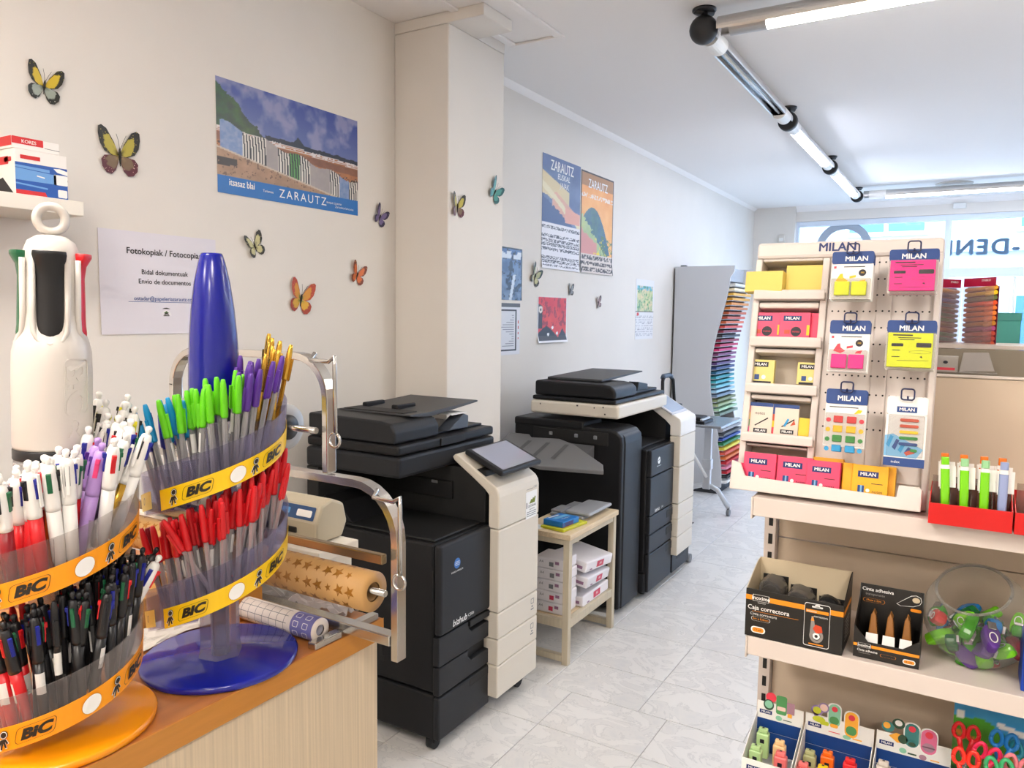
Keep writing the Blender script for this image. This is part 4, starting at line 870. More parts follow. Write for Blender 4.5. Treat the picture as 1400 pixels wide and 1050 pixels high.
def d2(t, a, b):
    p = MB(); m = fr((b[0]+.0003, (a[1]+b[1])/2, (a[2]+b[2])/2), (0, 1, 0), (0, 0, 1)); w = (b[1]-a[1])/2; h = (b[2]-a[2])/2
    flat(p, rrect(-w, -h*.2, w*.3, h, .002), m, 0); text(p, 'KORES', .012, m, -w*.3, h*.3, 1, bold=.02); flat(p, [(w*.35, -h*.3), (w, -h*.4), (w, -h*.3), (w*.35, -h*.2)], m, 2)
    m2 = fr(((a[0]+b[0])/2, a[1]-.0003, (a[2]+b[2])/2), (1, 0, 0), (0, 0, 1)); flat(p, [(-.08, -h*.6), (.085, -h*.6), (.085, h), (-.08, h)], m2, 0); obj('printed_panel', p, [redp, wht, greyp], t, fix=False)
carton('white and blue carton standing on the floating wall shelf', (-2.27, 1.035, 1.8385), (-2.09, 1.165, 1.955), d1)
carton('flat white and red carton lying on top of the blue printed carton', (-2.265, 1.032, 1.9555), (-2.095, 1.15, 1.985), d2)
# ---------------------------------------------------------------- counter
wtop = M('orange beech top', (190, 122, 62), .28, noise=.10, nscale=7, aniso=(10, 1, 1)); wedge = M('orange beech edge', (196, 132, 56), .3, noise=.05, nscale=12, aniso=(1, 1, 10))
wpan = M('ribbed ash laminate', (214, 196, 168), .5, noise=.11, nscale=5, aniso=(1, 40, .5), bump=.1, bscale=120)
ct = thing('counter', 'shop counter with orange wooden top and pale ribbed front under the pen stands', 'counter', (-1.3, .2, 0))
bx('worktop', (-1.72, -1.2, .962), (-.8855, 1.03, 1.0), wtop, ct, .0015)
bx('edge_band', (-.885, -1.2, .962), (-.8835, 1.0315, 1.0), wedge, ct, .0007)
bx('front_panel', (-.915, -1.2, .02), (-.893, 1.024, .9615), wpan, ct, .001)
bx('end_panel', (-1.70, 1.0, .02), (-.916, 1.022, .9615), wpan, ct, .001)
bx('plinth', (-1.68, -1.18, 0), (-.935, .99, .0195), M('plinth grey', (120, 112, 104), .6), ct, 0)
ZT = 1.0003
# ---------------------------------------------------------------- pens (templates, then copies)
clearp = M('clear pen plastic', (196, 194, 196), .12, alpha=.42); inkm2 = {}
def pal(n, c, **k): return M('pen '+n, c, .32, **k)
red = pal('red', (206, 24, 32)); grn = pal('lime green', (104, 206, 28)); cya = pal('cyan', (30, 150, 206)); pur = pal('purple', (84, 44, 140)); gold = M('pen gold', (214, 170, 70), .22, .9); dbl = pal('dark blue', (24, 34, 140)); bkk = pal('black', (24, 24, 27)); wht2 = pal('white', (240, 238, 234)); dgr = pal('dark green', (20, 96, 60)); org = pal('orange', (222, 96, 26)); lil = pal('lilac', (176, 140, 206)); drd = pal('dark red', (140, 18, 30)); yel_ = pal('yellow', (222, 214, 40)); slv = M('pen silver', (190, 190, 194), .25, .9); pnk = pal('pink', (226, 60, 120)); brc = M('barcode sticker', (226, 224, 220), .5)
def sticker_strip(r, z0, z1, w=1.6):
    m = MB(); A = np.linspace(-w/2, w/2, 6); m.add([(r*math.cos(a), r*math.sin(a), z) for z in (z0, z1) for a in A], [(i, i+1, i+7, i+6) for i in range(5)]); return m
def ballpoint(capm, inkc, barm=None, sticker=False):
    t = thing('ballpoint_pen', 'ballpoint pen', 'pen')
    obj('barrel', MB().lathe([(.0034, 0), (.0038, .002), (.0038, .128)], 6, mi=0, smooth=False), barm or clearp, t)
    obj('ink_tube', MB().lathe([(.0017, .003), (.0017, .125)], 6), inkc, t)
    obj('end_plug', MB().lathe([(.0034, -.002), (.0034, .001)], 6), capm, t)
    c = obj('cap', MB().lathe([(.0050, .094), (.0054, .097), (.0052, .125), (.0042, .142), (.0030, .149), (.0022, .150)], 10), capm, t)
    obj('clip', MB().prism([(.0, .128), (.0035, .128), (.003, .095), (.0012, .092), (.0, .094)], (.0048, -.0018, 0), (1, 0, 0), (0, 0, 1), (0, .0036, 0)), capm, c)
    if sticker: obj('price_sticker', sticker_strip(.0046, .058, .086, 2.2), brc, t)
    return t
def fourcolour(up, lowm, sl, sticker=False, clip=None, fat=1.3):
    t = thing('four_colour_pen', 'four colour pen', 'pen')
    try: return four_parts(t, up, lowm, sl, sticker, clip)
    finally:
        for o in t.children:
            for v in o.data.vertices: v.co.x *= fat; v.co.y *= fat
def four_parts(t, up, lowm, sl, sticker, clip):
    obj('lower_barrel', MB().lathe([(.0018, -.003), (.0036, .006), (.0058, .02), (.0062, .05), (.0062, .084)], 12), lowm, t)
    obj('upper_barrel', MB().lathe([(.0064, .0842), (.0066, .09), (.0066, .118), (.0060, .132), (.0048, .139), (.003, .141)], 12), up, t)
    for k, m in enumerate(sl):
        a = k*PI/2+.4; q = Matrix.Rotation(a, 4, 'Z')
        obj('slider', MB().box((.0048, -.0021, .108), (.0074, .0021, .132), mt=q).box((.0066, -.0019, .126), (.0088, .0019, .132), mt=q), m, t, .0006)
    obj('top_knob', MB().lathe([(.0022, .141), (.0022, .1435), (.003, .145), (.0034, .1475), (.003, .150), (.0012, .1515)], 10), up, t)
    q = Matrix.Rotation(3*PI/2+.4, 4, 'Z'); obj('clip', MB().box((.0066, -.0017, .134), (.0100, .0017, .138), mt=q).box((.0086, -.0017, .098), (.0100, .0017, .134), mt=q), clip or up, t, .0005)
    if sticker: obj('barcode_sticker', sticker_strip(.0066, .045, .072), brc, t)
    return t
grey_ink = M('ink grey', (84, 82, 84), .4)
class Stand:
    def __init__(s, c, Rb, lab):
        s.c = Vector((*c, 0)); f = Vector((CAM.x-c[0], CAM.y-c[1], 0)).normalized(); s.f = f; s.r = Vector((-f.y, f.x, 0)); s.t = thing('pen_stand', lab, 'pen stand', (c[0], c[1], ZT))
    def p(s, a, r, z):
        a = math.radians(a); return s.c+(s.f*math.cos(a)+s.r*math.sin(a))*r+Vector((0, 0, z))
    def tier(s, zf, a0, a1, mats, ra=.032, rb=.101, H=.062, lab=(-45, 150), logos=()):
        clear, band, ink = mats; K = 44; A = np.linspace(a0, a1, K)
        m = MB(); vs = []
        for a in A:
            z = zf(a); vs += [s.p(a, ra, z+.045), s.p(a, ra, z), s.p(a, rb, z), s.p(a, rb+.004, z+H), s.p(a, rb+.0055, z+H), s.p(a, rb+.0018, z-.002), s.p(a, ra, z-.002)]
        fs = [(i*7+k, i*7+k+1, (i+1)*7+k+1, (i+1)*7+k) for i in range(K-1) for k in range(6)]
        m.add(vs, fs, 0, False); o = obj('tray', m, clear, s.t, fix=True)
        for a in list(np.arange(a0, a1, 27)):
            d = MB(); z = zf(a)
            q = [s.p(a, ra, z+.0005), s.p(a, rb-.0008, z+.0005), s.p(a, rb+.0028, z+H*.95), s.p(a, ra, z+.05)]; n_ = s.p(a+90, .0008, 0)-s.c
            d.add(q+[v+n_ for v in q], [(0,1,2,3),(7,6,5,4),(0,4,5,1),(1,5,6,2),(2,6,7,3),(3,7,4,0)]); obj('divider', d, clear, o)
        b = MB(); vs = []; AB = np.linspace(lab[0], lab[1], 40)
        for a in AB:
            z = zf(a); vs += [s.p(a, rb+.0024, z-.003), s.p(a, rb+.0040, z+.027), s.p(a, rb+.0046, z+.027), s.p(a, rb+.0030, z-.003)]
        fs = [(i*4+k, (i+1)*4+k, (i+1)*4+(k+1) % 4, i*4+(k+1) % 4) for i in range(39) for k in range(4)]+[(0, 1, 2, 3), (159, 158, 157, 156)]
        L = obj('label_band', b.add(vs, fs), band, s.t)
        def w(a_c, lift=.0004):
            def f(x, y):
                a = a_c+math.degrees(x/(rb+.004)); return s.p(a, rb+.0030+.0016*(y+.015)/.03+.0010+lift, zf(a)+.012+y)
            return f
        e = MB()
        for kind, ac in logos:
            g = w(ac); g2 = w(ac, .0007); g3 = w(ac, .001)
            if kind == 'o':
                flat(e, [(.0118*math.cos(k*PI/12), .0118*math.sin(k*PI/12)) for k in range(24)], g, 2); flat(e, [(.0112*math.cos(k*PI/12), .0112*math.sin(k*PI/12)) for k in range(24)], g2, 1)
            else:
                pl = [(a_+.18*b_, b_) for a_, b_ in rrect(-.021, -.0098, .021, .0098, .005)]; ring_flat(e, pl, .0007, g, 0)
                text(e, 'BiC' if mats[1].name.startswith('orange') else 'BIC', .0175, g2, 0, -.0002, 0, bold=.055, shear=.22, sx=1.22)
                cx = -.0335 # the little figure
                for rr, mm, gg in ((.0052, 0, g), (.0044, 1, g2), (.0036, 0, g3)): flat(e, [(cx+rr*math.cos(k*PI/8)*.9, .0065+rr*math.sin(k*PI/8)) for k in range(16)], gg, mm)
                bodyp = [(-.004, .001), (.002, .001), (.0045, -.0045), (.003, -.0055), (.001, -.002), (.0025, -.010), (.0005, -.010), (-.001, -.004), (-.003, -.0115), (-.005, -.0115), (-.0035, -.004), (-.006, -.0075), (-.0075, -.0065)]
                flat(e, [(cx+x_*1.18, y_*1.1) for x_, y_ in bodyp], g, 1); flat(e, [(cx+x_, y_) for x_, y_ in bodyp], g2, 0)
        obj('logo_print', e, [ink, wht, M('label ring', (200, 130, 30), .5)], L, fix=False)
def place(s, tpl, zf, a, r, lo, lt, label=None, group=None, used={}):
    out = s.p(a, 1, 0)-s.c; tan = s.p(a+90, 1, 0)-s.c; ax = (Vector((0, 0, 1))+out*math.tan(math.radians(lo))+tan*math.tan(math.radians(lt))).normalized()
    q = ax.to_track_quat('Z', 'Y').to_matrix().to_4x4() @ Matrix.Rotation(R.uniform(0, 6.28), 4, 'Z')
    mw = Matrix.Translation(s.p(a, r, zf(a)+.006)) @ q
    if tpl.name not in used:
        used[tpl.name] = 1; tpl.matrix_world = mw; o = tpl; o['label'] = label; o['group'] = group; return o
    return dup(tpl, mw, label, group)
inkprint = M('logo black', (34, 28, 20), .5)
# ---- blue stand
B1 = Stand((-.989, .763), .118, 'blue pen stand with giant blue pen cap on top and two clear spiral tiers'); s = B1
bluep_ = M('glossy blue plastic', (16, 30, 150), .14, coat=.3, spec=.6); capblue = M('giant cap blue', (12, 22, 136), .22, coat=.2)
obj('base', MB().lathe([(.112, 0), (.1175, .002), (.118, .009), (.115, .0115), (.0, .0115)][:4]+[(1e-6, .0115)], 64, s.c+Vector((0, 0, ZT))), bluep_, s.t)
clr1 = M('clear tier plastic', (190, 186, 214), .1, alpha=.035); clr2 = M('clear column plastic', (176, 174, 200), .1, alpha=.2)
obj('column', MB().lathe([(.034, .012), (.031, .03), (.031, .43)], 6, s.c+Vector((0, 0, ZT)), smooth=False, ph=.2, caps=False), clr2, s.t)
obj('inner_column', MB().lathe([(.014, .012), (.014, .44)], 8, s.c+Vector((0, 0, ZT)), smooth=False), M('inner column', (120, 116, 140), .3, alpha=.35), s.t)
obj('cap_collar', MB().lathe([(.028, 0), (.031, .02), (.031, .045)], 12, s.c+Vector((0, 0, 1.383)), smooth=False), M('collar smoke', (96, 92, 120), .25), s.t)
obj('giant_cap', MB().lathe([(.0372, 1.424), (.0378, 1.427), (.0376, 1.44), (.0366, 1.475), (.0345, 1.515), (.0313, 1.553), (.026, 1.593), (.0195, 1.624), (.0165, 1.634), (.0148, 1.637), (.012, 1.6365), (1e-6, 1.634)], 40, s.c), capblue, s.t)
lowB = lambda a: 1.070+.245*(a+80)/360; upB = lambda a: 1.247+.22*(a+80)/360
yb_ = M('yellow label band', (246, 202, 20), .35)
lg_ = (('b', -19), ('o', 13), ('b', 49))
s.tier(lowB, -80, 178, (clr1, yb_, inkprint), lab=(-46, 150), logos=(('b', -20), ('o', 13), ('b', 50)))
s.tier(upB, -80, 178, (clr1, yb_, inkprint), lab=(-46, 150), logos=(('b', -14), ('o', 16), ('b', 49)))
for zf in (lowB, upB):
    tagp = MB(); K = 6; AA = np.linspace(-78, -56, K); vs = []
    for a in AA: vs += [s.p(a, .1055, zf(a)+.004), s.p(a, .107, zf(a)+.030)]
    obj('code_label', tagp.add(vs, [(2*i, 2*i+2, 2*i+3, 2*i+1) for i in range(K-1)]), M('pale yellow label', (226, 206, 110), .4), s.t, fix=False)
    z_ = MB()
    def wz(x, y, zf=zf): a = -66+math.degrees(x/.106); return s.p(a, .1078, zf(a)+.017+y)
    text(z_, '0', .016, wz, 0, 0, 0, sx=.7); obj('code_print', z_, greyp, s.t, fix=False)
Tred = ballpoint(red, red); Tred2 = ballpoint(red, grey_ink, sticker=True); Tgrn = ballpoint(grn, grey_ink, sticker=True); Tgrn2 = ballpoint(grn, grey_ink); Tcya = ballpoint(cya, grey_ink); Tpur = ballpoint(pur, grey_ink); Tgold = ballpoint(gold, gold, gold); Tdbl = ballpoint(dbl, dbl); Tblk = ballpoint(bkk, grey_ink); Tdred = ballpoint(drd, drd, gold)
ORD = ['first', 'second', 'third', 'fourth', 'fifth', 'sixth', 'seventh', 'eighth', 'ninth', 'tenth', 'eleventh', 'twelfth', 'thirteenth', 'fourteenth', 'fifteenth', 'sixteenth', 'seventeenth', 'eighteenth', 'nineteenth', 'twentieth']; ORD += ['twenty-'+w for w in ORD[:9]]+['thirtieth']+['thirty-'+w for w in ORD[:9]]
def cluster(s, tpls, zf, a0, a1, n, label, group, rr=(.06, .10), lo=9, lt=5, ljit=5):
    AS = sorted(a0+(a1-a0)*(k+.5)/n+R.uniform(-3, 3) for k in range(n))
    for k in range(n):
        a = AS[k]; row = k % 3; r = rr[1]-row*(rr[1]-rr[0])/2+R.uniform(-.004, .004)
        place(s, tpls[k % len(tpls)], zf, a, r-.02, lo+R.uniform(-ljit, ljit), R.uniform(-lt, lt), ORD[k]+' '+label, group)
cluster(s, [Tred, Tred2, Tred], lowB, -66, 18, 26, 'red capped clear pen in the nearer half of the blue stand lower tier', 'red pens in the nearer half of the lower tier', lt=7)
cluster(s, [Tred, Tred, Tred2], lowB, 20, 95, 24, 'red capped clear pen in the further half of the blue stand lower tier', 'red pens in the further half of the lower tier', lt=6)
cluster(s, [Tdred], lowB, -79, -66, 4, 'gold bodied pen with dark red cap at the start of the lower tier', 'gold bodied dark red capped pens', lt=4)
place(s, Tred, lowB, -4, .072, 15, -26, 'single red capped pen leaning far over across the others in lower tier', None)
cluster(s, [Tblk], lowB, 66, 78, 2, 'black capped pen standing tall among the red pens of the blue stand', 'black capped pens among the red ones', (.06, .07), 8, 3)
cluster(s, [Tcya], upB, -68, -34, 8, 'cyan capped pen in the upper tier of the blue stand', 'cyan capped pens', lt=6)
cluster(s, [Tdbl], upB, -84, -70, 4, 'dark blue capped pen at the start of the blue stand upper tier', 'dark blue capped pens', lt=4)
cluster(s, [Tgrn, Tgrn2], upB, -40, 26, 17, 'lime green capped pen in the upper tier of the blue stand', 'lime green capped pens', lt=7)
cluster(s, [Tpur], upB, 22, 58, 13, 'purple capped pen in the upper tier of the blue stand', 'purple capped pens', lt=5)
for k in range(8): 
    o = place(s, Tgold, upB, 60+k*4.5, .06+.012*(k % 3), 10+R.uniform(-4, 4), R.uniform(-4, 6), ORD[k]+' shiny gold pen at the end of the blue stand upper tier', 'shiny gold pens')
for k in range(3): place(s, Tgold, upB, 96+k*5, .07, 6, R.uniform(-5, 5), ORD[k]+' gold pen behind the giant cap of the blue stand', 'gold pens behind the giant cap')
# ---- orange stand
B2 = Stand((-1.005, .517), .122, 'orange pen stand topped by a giant white four colour pen with two clear spiral tiers'); s = B2
orp = M('glossy orange plastic', (246, 152, 12), .2, coat=.3)
obj('base', MB().lathe([(.116, 0), (.1215, .002), (.122, .009), (.119, .0115), (1e-6, .0115)], 64, s.c+Vector((0, 0, ZT))), orp, s.t)
clr3 = M('clear tier plastic warm', (214, 208, 206), .1, alpha=.035)
lowO = lambda a: 1.026+.17*(a+45)/360; upO = lambda a: 1.190+.18*(a+60)/360
ob_ = M('orange label band', (248, 158, 14), .35)
s.tier(lowO, -47, 178, (clr3, ob_, inkprint), rb=.103, lab=(-46, 150), logos=(('b', -11), ('o', 21), ('b', 57)))
s.tier(upO, -105, 178, (clr3, ob_, inkprint), rb=.103, lab=(-100, 150), logos=(('b', -11), ('o', 20), ('b', 56)))
tip = lambda z: s.c+Vector((.004*(z-1.2)/.4, 0, 0))
ax = (Vector((.012, .008, .46))).normalized(); mtp = Vector((0, 0, 1)).rotation_difference(ax).to_matrix().to_4x4(); o0 = s.c
O1 = s.c+Vector((0, 0, 1.0))
def gl(prof, n=36, **k): return MB().lathe([(r, z-1.0) for r, z in prof], n, o0+Vector((0, 0, 1.0)), mtp, **k)
obj('column', gl([(.03, 1.012), (.03, 1.20), (.042, 1.27), (.044, 1.36)], 20, caps=False), M('clear barrel', (206, 202, 202), .08, alpha=.16), s.t)
obj('inner_column', gl([(.012, 1.012), (.012, 1.36)], 10), M('inner tube', (200, 196, 196), .2, alpha=.3), s.t)
obj('ring_band', gl([(.0440, 1.363), (.0446, 1.364), (.0446, 1.375), (.0440, 1.376)], 40), bkk, s.t)
gw = M('giant pen white', (208, 202, 195), .3, coat=.2)
obj('giant_barrel', gl([(.0436, 1.3765), (.0448, 1.38), (.0448, 1.47), (.0440, 1.497), (.0405, 1.512), (.036, 1.525), (.0335, 1.545), (.0325, 1.60), (.0305, 1.622), (.026, 1.634), (.016, 1.641), (1e-6, 1.643)], 48), gw, s.t)
hr = MB(); K = 40; rc = O1+mtp.to_3x3() @ Vector((0, 0, .662)); nrm = s.f
for k in range(K):
    a = 2*PI*k/K; d = s.r*math.cos(a)+Vector((0, 0, 1))*math.sin(a)
    for q in range(8): b = 2*PI*q/8; hr.v.append(rc+d*(.0155+.0055*math.cos(b))+nrm*.0075*math.sin(b))
for k in range(K):
    for q in range(8): hr.f.append([k*8+q, ((k+1) % K)*8+q, ((k+1) % K)*8+(q+1) % 8, k*8+(q+1) % 8]); hr.m.append(0); hr.sm.append(True)
obj('top_ring', hr, gw, s.t)
for a, m, nm in ((-4, bkk, 'black slider'), (82, red, 'red slider'), (-90, dgr, 'green slider'), (180, dbl, 'blue slider')):
    P = lambda da, r, z: O1+mtp.to_3x3() @ (s.p(a+da, r, 0)-s.c)+ax*(z-1.0)
    sl = MB(); vs = []; prof = [(1.516, .0385, 14), (1.521, .0388, 21), (1.53, .0378, 25), (1.59, .0365, 27), (1.605, .0385, 28), (1.616, .0445, 27), (1.621, .0445, 26)]
    for z, r, w in prof:
        for k in range(-3, 4): vs.append(P(w*k/3, r-.0028*(abs(k)/3)**2, z))
    for z, r, w in prof:
        for k in range(-3, 4): vs.append(P(w*k/3, .027, z))
    n = len(prof)*7; fs = [(i*7+k, i*7+k+1, (i+1)*7+k+1, (i+1)*7+k) for i in range(len(prof)-1) for k in range(6)]
    fs += [(n+i*7+k, n+(i+1)*7+k, n+(i+1)*7+k+1, n+i*7+k+1) for i in range(len(prof)-1) for k in range(6)]
    top = (len(prof)-1)*7; fs += [(top+k, top+k+1, n+top+k+1, n+top+k) for k in range(6)]+[(k, n+k, n+k+1, k+1) for k in range(6)]
    for k in (0, 6): fs += [(i*7+k, (i+1)*7+k, n+(i+1)*7+k, n+i*7+k) for i in range(len(prof)-1)]
    obj('giant_slider', sl.add(vs, fs, 0, True), m, s.t, .0012)
    # raised rim of the slot
    rim = MB(); pts = [P(x, .0385-.0026*(abs(x)/31)**2, z) for x, z in ((-31, 1.612), (-31, 1.54), (-29, 1.523), (-20, 1.512), (0, 1.508), (20, 1.512), (29, 1.523), (31, 1.54), (31, 1.612))]
    obj('slot_rim', rim.tube(pts, .0035, 8), gw, s.t)
emb = MB()
def we(x, y):  # lettering running down the giant barrel
    a = 36+math.degrees(-y/.0448); return O1+mtp.to_3x3() @ (s.p(a, .0452, 0)-s.c)+ax*(.445-x)
text(emb, 'BiC', .036, we, -.012, 0, 0, bold=.02, shear=.2, sx=1.2); ring_flat(emb, rrect(-.046, -.016, .024, .016, .006), .0018, we)
for rr in (.0055,): ring_flat(emb, [(.036+rr*math.cos(k*PI/6), .003+rr*math.sin(k*PI/6)) for k in range(12)], .0018, we)
for q in ([(.041, .0), (.052, -.006), (.052, -.002), (.044, .003)], [(.041, .003), (.053, .008), (.053, .011), (.041, .007)]): flat(emb, q, we)
o = obj('embossed_logo', emb, gw, s.t, fix=False); sd = o.modifiers.new('raise', 'SOLIDIFY'); sd.thickness = .0012; sd.offset = 0
Fr = fourcolour(wht2, red, [dgr, red, bkk, dbl]); Fr2 = fourcolour(wht2, red, [dbl, dgr, red, bkk]); Fo = fourcolour(wht2, org, [dgr, red, bkk, dbl], True); Fw = fourcolour(wht2, wht2, [dbl, red, dgr, bkk]); Fw2 = fourcolour(wht2, wht2, [bkk, yel_, bkk, yel_]); Fl = fourcolour(lil, lil, [pur, pnk, dgr, bkk]); Fg = fourcolour(wht2, gold, [dbl, dgr, red, bkk]); Fdr = fourcolour(wht2, drd, [dgr, dbl, red, bkk]); Fs = fourcolour(wht2, slv, [bkk, red, dgr, dbl])
Kb = fourcolour(bkk, bkk, [dbl, dgr, red, bkk], True, fat=1.05); Kb2 = fourcolour(bkk, bkk, [dgr, dbl, bkk, red], fat=1.05); Kr = fourcolour(bkk, red, [red, dbl, dgr, bkk], True, fat=1.1); Kn = ballpoint(red, red, red); Kd = ballpoint(bkk, bkk, bkk, True)
cluster(s, [Fr, Fo, Fr2, Fr, Fdr], upO, -64, 4, 17, 'white topped four colour pen with red lower barrel in the orange stand', 'red barrelled four colour pens', (.058, .106), 8, 6)
cluster(s, [Fw, Fr, Fdr], upO, 4, 26, 5, 'white topped four colour pen near the middle of the orange stand', 'white topped pens in the middle of the upper tier', (.058, .106), 9, 6)
for k, (a, r) in enumerate(((27, .09), (33, .07))): place(s, Fl, upO, a, r-.02, 10, 8, ['lilac four colour pen leaning in the upper tier of the orange stand', 'second lilac four colour pen standing behind the other lilac one'][k], None)
place(s, Fg, upO, 50, .066, 20, 16, 'white topped pen with gold lower barrel leaning by the orange stand edge', None)
cluster(s, [Fw, Fs, Fw], upO, 44, 86, 9, 'all white four colour pen at the far side of the orange stand', 'all white four colour pens', (.06, .1), 14, 6)
cluster(s, [Fw2], upO, 92, 128, 5, 'white pen with yellow sliders behind the other white pens', 'white pens with yellow sliders', (.07, .1), 9, 4)
cluster(s, [Kb, Kb2, Kd, Kb], lowO, -14, 74, 34, 'black multicolour pen in the lower tier of the orange stand', 'black pens of the lower tier', (.062, .108), 8, 7)
cluster(s, [Kr, Kr, Kn], lowO, -44, -14, 10, 'black and red pen at the start of the orange stand lower tier', 'black and red pens of the lower tier', (.064, .108), 7, 6)
place(s, Fw, lowO, 70, .058, 28, 12, 'white four colour pen among the black pens of the orange stand', None)
place(s, Kb, lowO, 82, .055, 29, 10, 'black pen leaning far out at the end of the lower tier', None)
# ---------------------------------------------------------------- gift wrap stand
chrome = M('brushed steel bar', (206, 204, 200), .2, .95)
YWR = .94
ws = thing('wrap_stand', 'steel two level roll stand for gift wrap standing on the counter end', 'roll stand', (-1.1, YWR, ZT))
def arc2(cx, cz, r, a0, a1, n=7): return [(cx+r*math.cos(math.radians(a0+(a1-a0)*k/n)), YWR, cz+r*math.sin(math.radians(a0+(a1-a0)*k/n))) for k in range(n+1)]
lowp = [(-1.52, YWR, ZT+.012), (-1.52, YWR, 1.19)]+arc2(-1.44, 1.19, .08, 180, 90)+arc2(-.862, 1.182, .088, 90, 0)+[(-.774, YWR, .985)]
obj('lower_frame', MB().tube(lowp, 0, flat=(.022, .013, (0, 1, 0))), chrome, ws, .002)
upp = [(-1.335, YWR, 1.2785), (-1.335, YWR, 1.41)]+arc2(-1.265, 1.405, .07, 180, 90)+arc2(-.995, 1.405, .07, 90, 0)+[(-.925, YWR, 1.2785)]
obj('upper_frame', MB().tube(upp, 0, flat=(.022, .013, (0, 1, 0))), chrome, ws, .002)
bx('lower_rail', (-1.51, YWR-.012, 1.008), (-.783, YWR+.012, 1.026), chrome, ws, .002)
bx('cutter_bar', (-1.51, YWR-.03, 1.150), (-.783, YWR-.0175, 1.166), M('brass tinted bar', (150, 128, 96), .25, .9), ws, .002)
for y0, y1 in ((.865, YWR-.013), (YWR+.013, 1.02)): bx('foot', (-.9035, y0, ZT), (-.8855, y1, ZT+.012), chrome, ws, .002)
for (x, z, h) in ((-.935, 1.475, .12), (-.80, 1.262, .12)):
    hk = MB().tube([(x, YWR-.02, z+.008), (x+.0, YWR-.03, z-.004), (x+.045, YWR-.035, z-.004), (x+.058, YWR-.035, z+.004), (x+.058, YWR-.035, z-.01), (x+.054, YWR-.03, z-h)], .0038)
    k0 = Vector((x+.052, YWR-.03, z-h-.013)); hk.tube([k0+Vector((.012*math.cos(a), 0, .012*math.sin(a))) for a in np.linspace(PI/2, 2.4*PI, 16)], .0025, 6)
    obj('tension_arm', hk, chrome, ws)
for x, z in ((-.775, 1.10), (-.925, 1.352)): obj('spindle', MB().rod((x-.14, YWR-.02, z), (x-.009, YWR-.02, z), .0055), chrome, ws)
# rolls
kraft = M('kraft wrap', (190, 146, 88), .5, noise=.05, nscale=30); kraftd = M('kraft core', (140, 104, 62), .7); gst = M('gold star print', (150, 98, 26), .4)
def roll(label, x0, x1, y, z, r, rc, m, mcore, group=None):
    t = thing('wrap_roll', label, 'roll', ((x0+x1)/2, y, z), group); q = Matrix.Rotation(PI/2, 4, 'Y')
    obj('paper', MB().lathe([(rc, 0), (r, 0), (r, x1-x0), (rc, x1-x0)], 36, (x0, y, z), q, caps=False), m, t)
    obj('core', MB().lathe([(rc*.8, .002), (rc, .002), (rc, x1-x0-.002), (rc*.8, x1-x0-.002), (rc*.8, .002)], 28, (x0, y, z), q, caps=False), mcore, t); return t
yr = YWR-.02
sr = roll('kraft gift wrap roll printed with gold stars', -1.50, -.81, yr, 1.098, .033, .016, kraft, kraftd)
sm_ = MB()
def wr(x, y): a = y/.033; return Vector((x, yr-.0333*math.cos(a), 1.098+.0333*math.sin(a)))
for i in range(30):
    for j in range(5):
        cx = -1.49+.0235*i+.011*(j % 2); cy_ = (-.05+.027*j); big = .0115 if (i+2*j) % 3 else .007; a0 = R.uniform(0, 1.2)
        if cx > -.822: continue
        P = [(cx+big*(1 if k % 2 == 0 else .42)*math.sin(a0+k*PI/5), cy_+big*(1 if k % 2 == 0 else .42)*math.cos(a0+k*PI/5)) for k in range(10)]
        b = len(sm_.v); sm_.v += [wr(cx, cy_)]+[wr(*p) for p in P]; 
        for k in range(10): sm_.f.append([b, b+1+k, b+1+(k+1) % 10]); sm_.m.append(0); sm_.sm.append(False)
o = obj('star_print', sm_, gst, sr, fix=False, kind='stuff')
film = M('clear film', (204, 208, 212), .15, alpha=.5)
cr_ = roll('clear film roll with black hub on the upper level of the wrap stand', -1.26, -1.005, yr, 1.352, .04, .022, film, blk)
obj('hub_disc', MB().lathe([(.006, 0), (.0215, 0), (.0215, .006), (.006, .008)], 28, (-1.0045, yr, 1.352), Matrix.Rotation(PI/2, 4, 'Y')), blk, cr_)
br = roll('printed wrap roll with lilac end lying on the counter under the rail', -1.22, -.905, .895, ZT+.0205, .020, .009, M('roll white print', (214, 204, 196), .45), M('grey core', (150, 148, 160), .6))
lm = M('lilac band', (112, 112, 176), .45)
obj('lilac_end', MB().lathe([(.0204, 0), (.0204, .05)], 36, (-.956, .895, ZT+.0205), Matrix.Rotation(PI/2, 4, 'Y'), caps=False), lm, br)
gp = MB()
def wb(x, y, r=.0206): a = y/r; return Vector((x, .895-r*math.cos(a), ZT+.0205+r*math.sin(a)))
for k in range(14):
    x = -1.2+k*.0175; P = [(x+.0008*(q == 1 or q == 2), -.02+.05*(q >= 2)) for q in range(4)]
    gp.add([wb(x, -.02+.05*q/6) for q in range(7)]+[wb(x+.001, -.02+.05*q/6) for q in range(7)], [(q, q+1, q+8, q+7) for q in range(6)])
for q in range(5): gp.add([wb(-1.2, -.02+q*.0125), wb(-.965, -.02+q*.0125), wb(-.965, -.019+q*.0125), wb(-1.2, -.019+q*.0125)], [(0, 1, 2, 3)])
for q in range(3): ring_flat(gp, rrect(-.95, -.012+q*.016, -.938, -.002+q*.016, .002), .0012, lambda x, y: wb(x, y, .0209), 1); ring_flat(gp, rrect(-.928, -.012+q*.016, -.916, -.002+q*.016, .002), .0012, lambda x, y: wb(x, y, .0209), 1)
obj('grid_print', gp, [greyp, wht], br, fix=False)
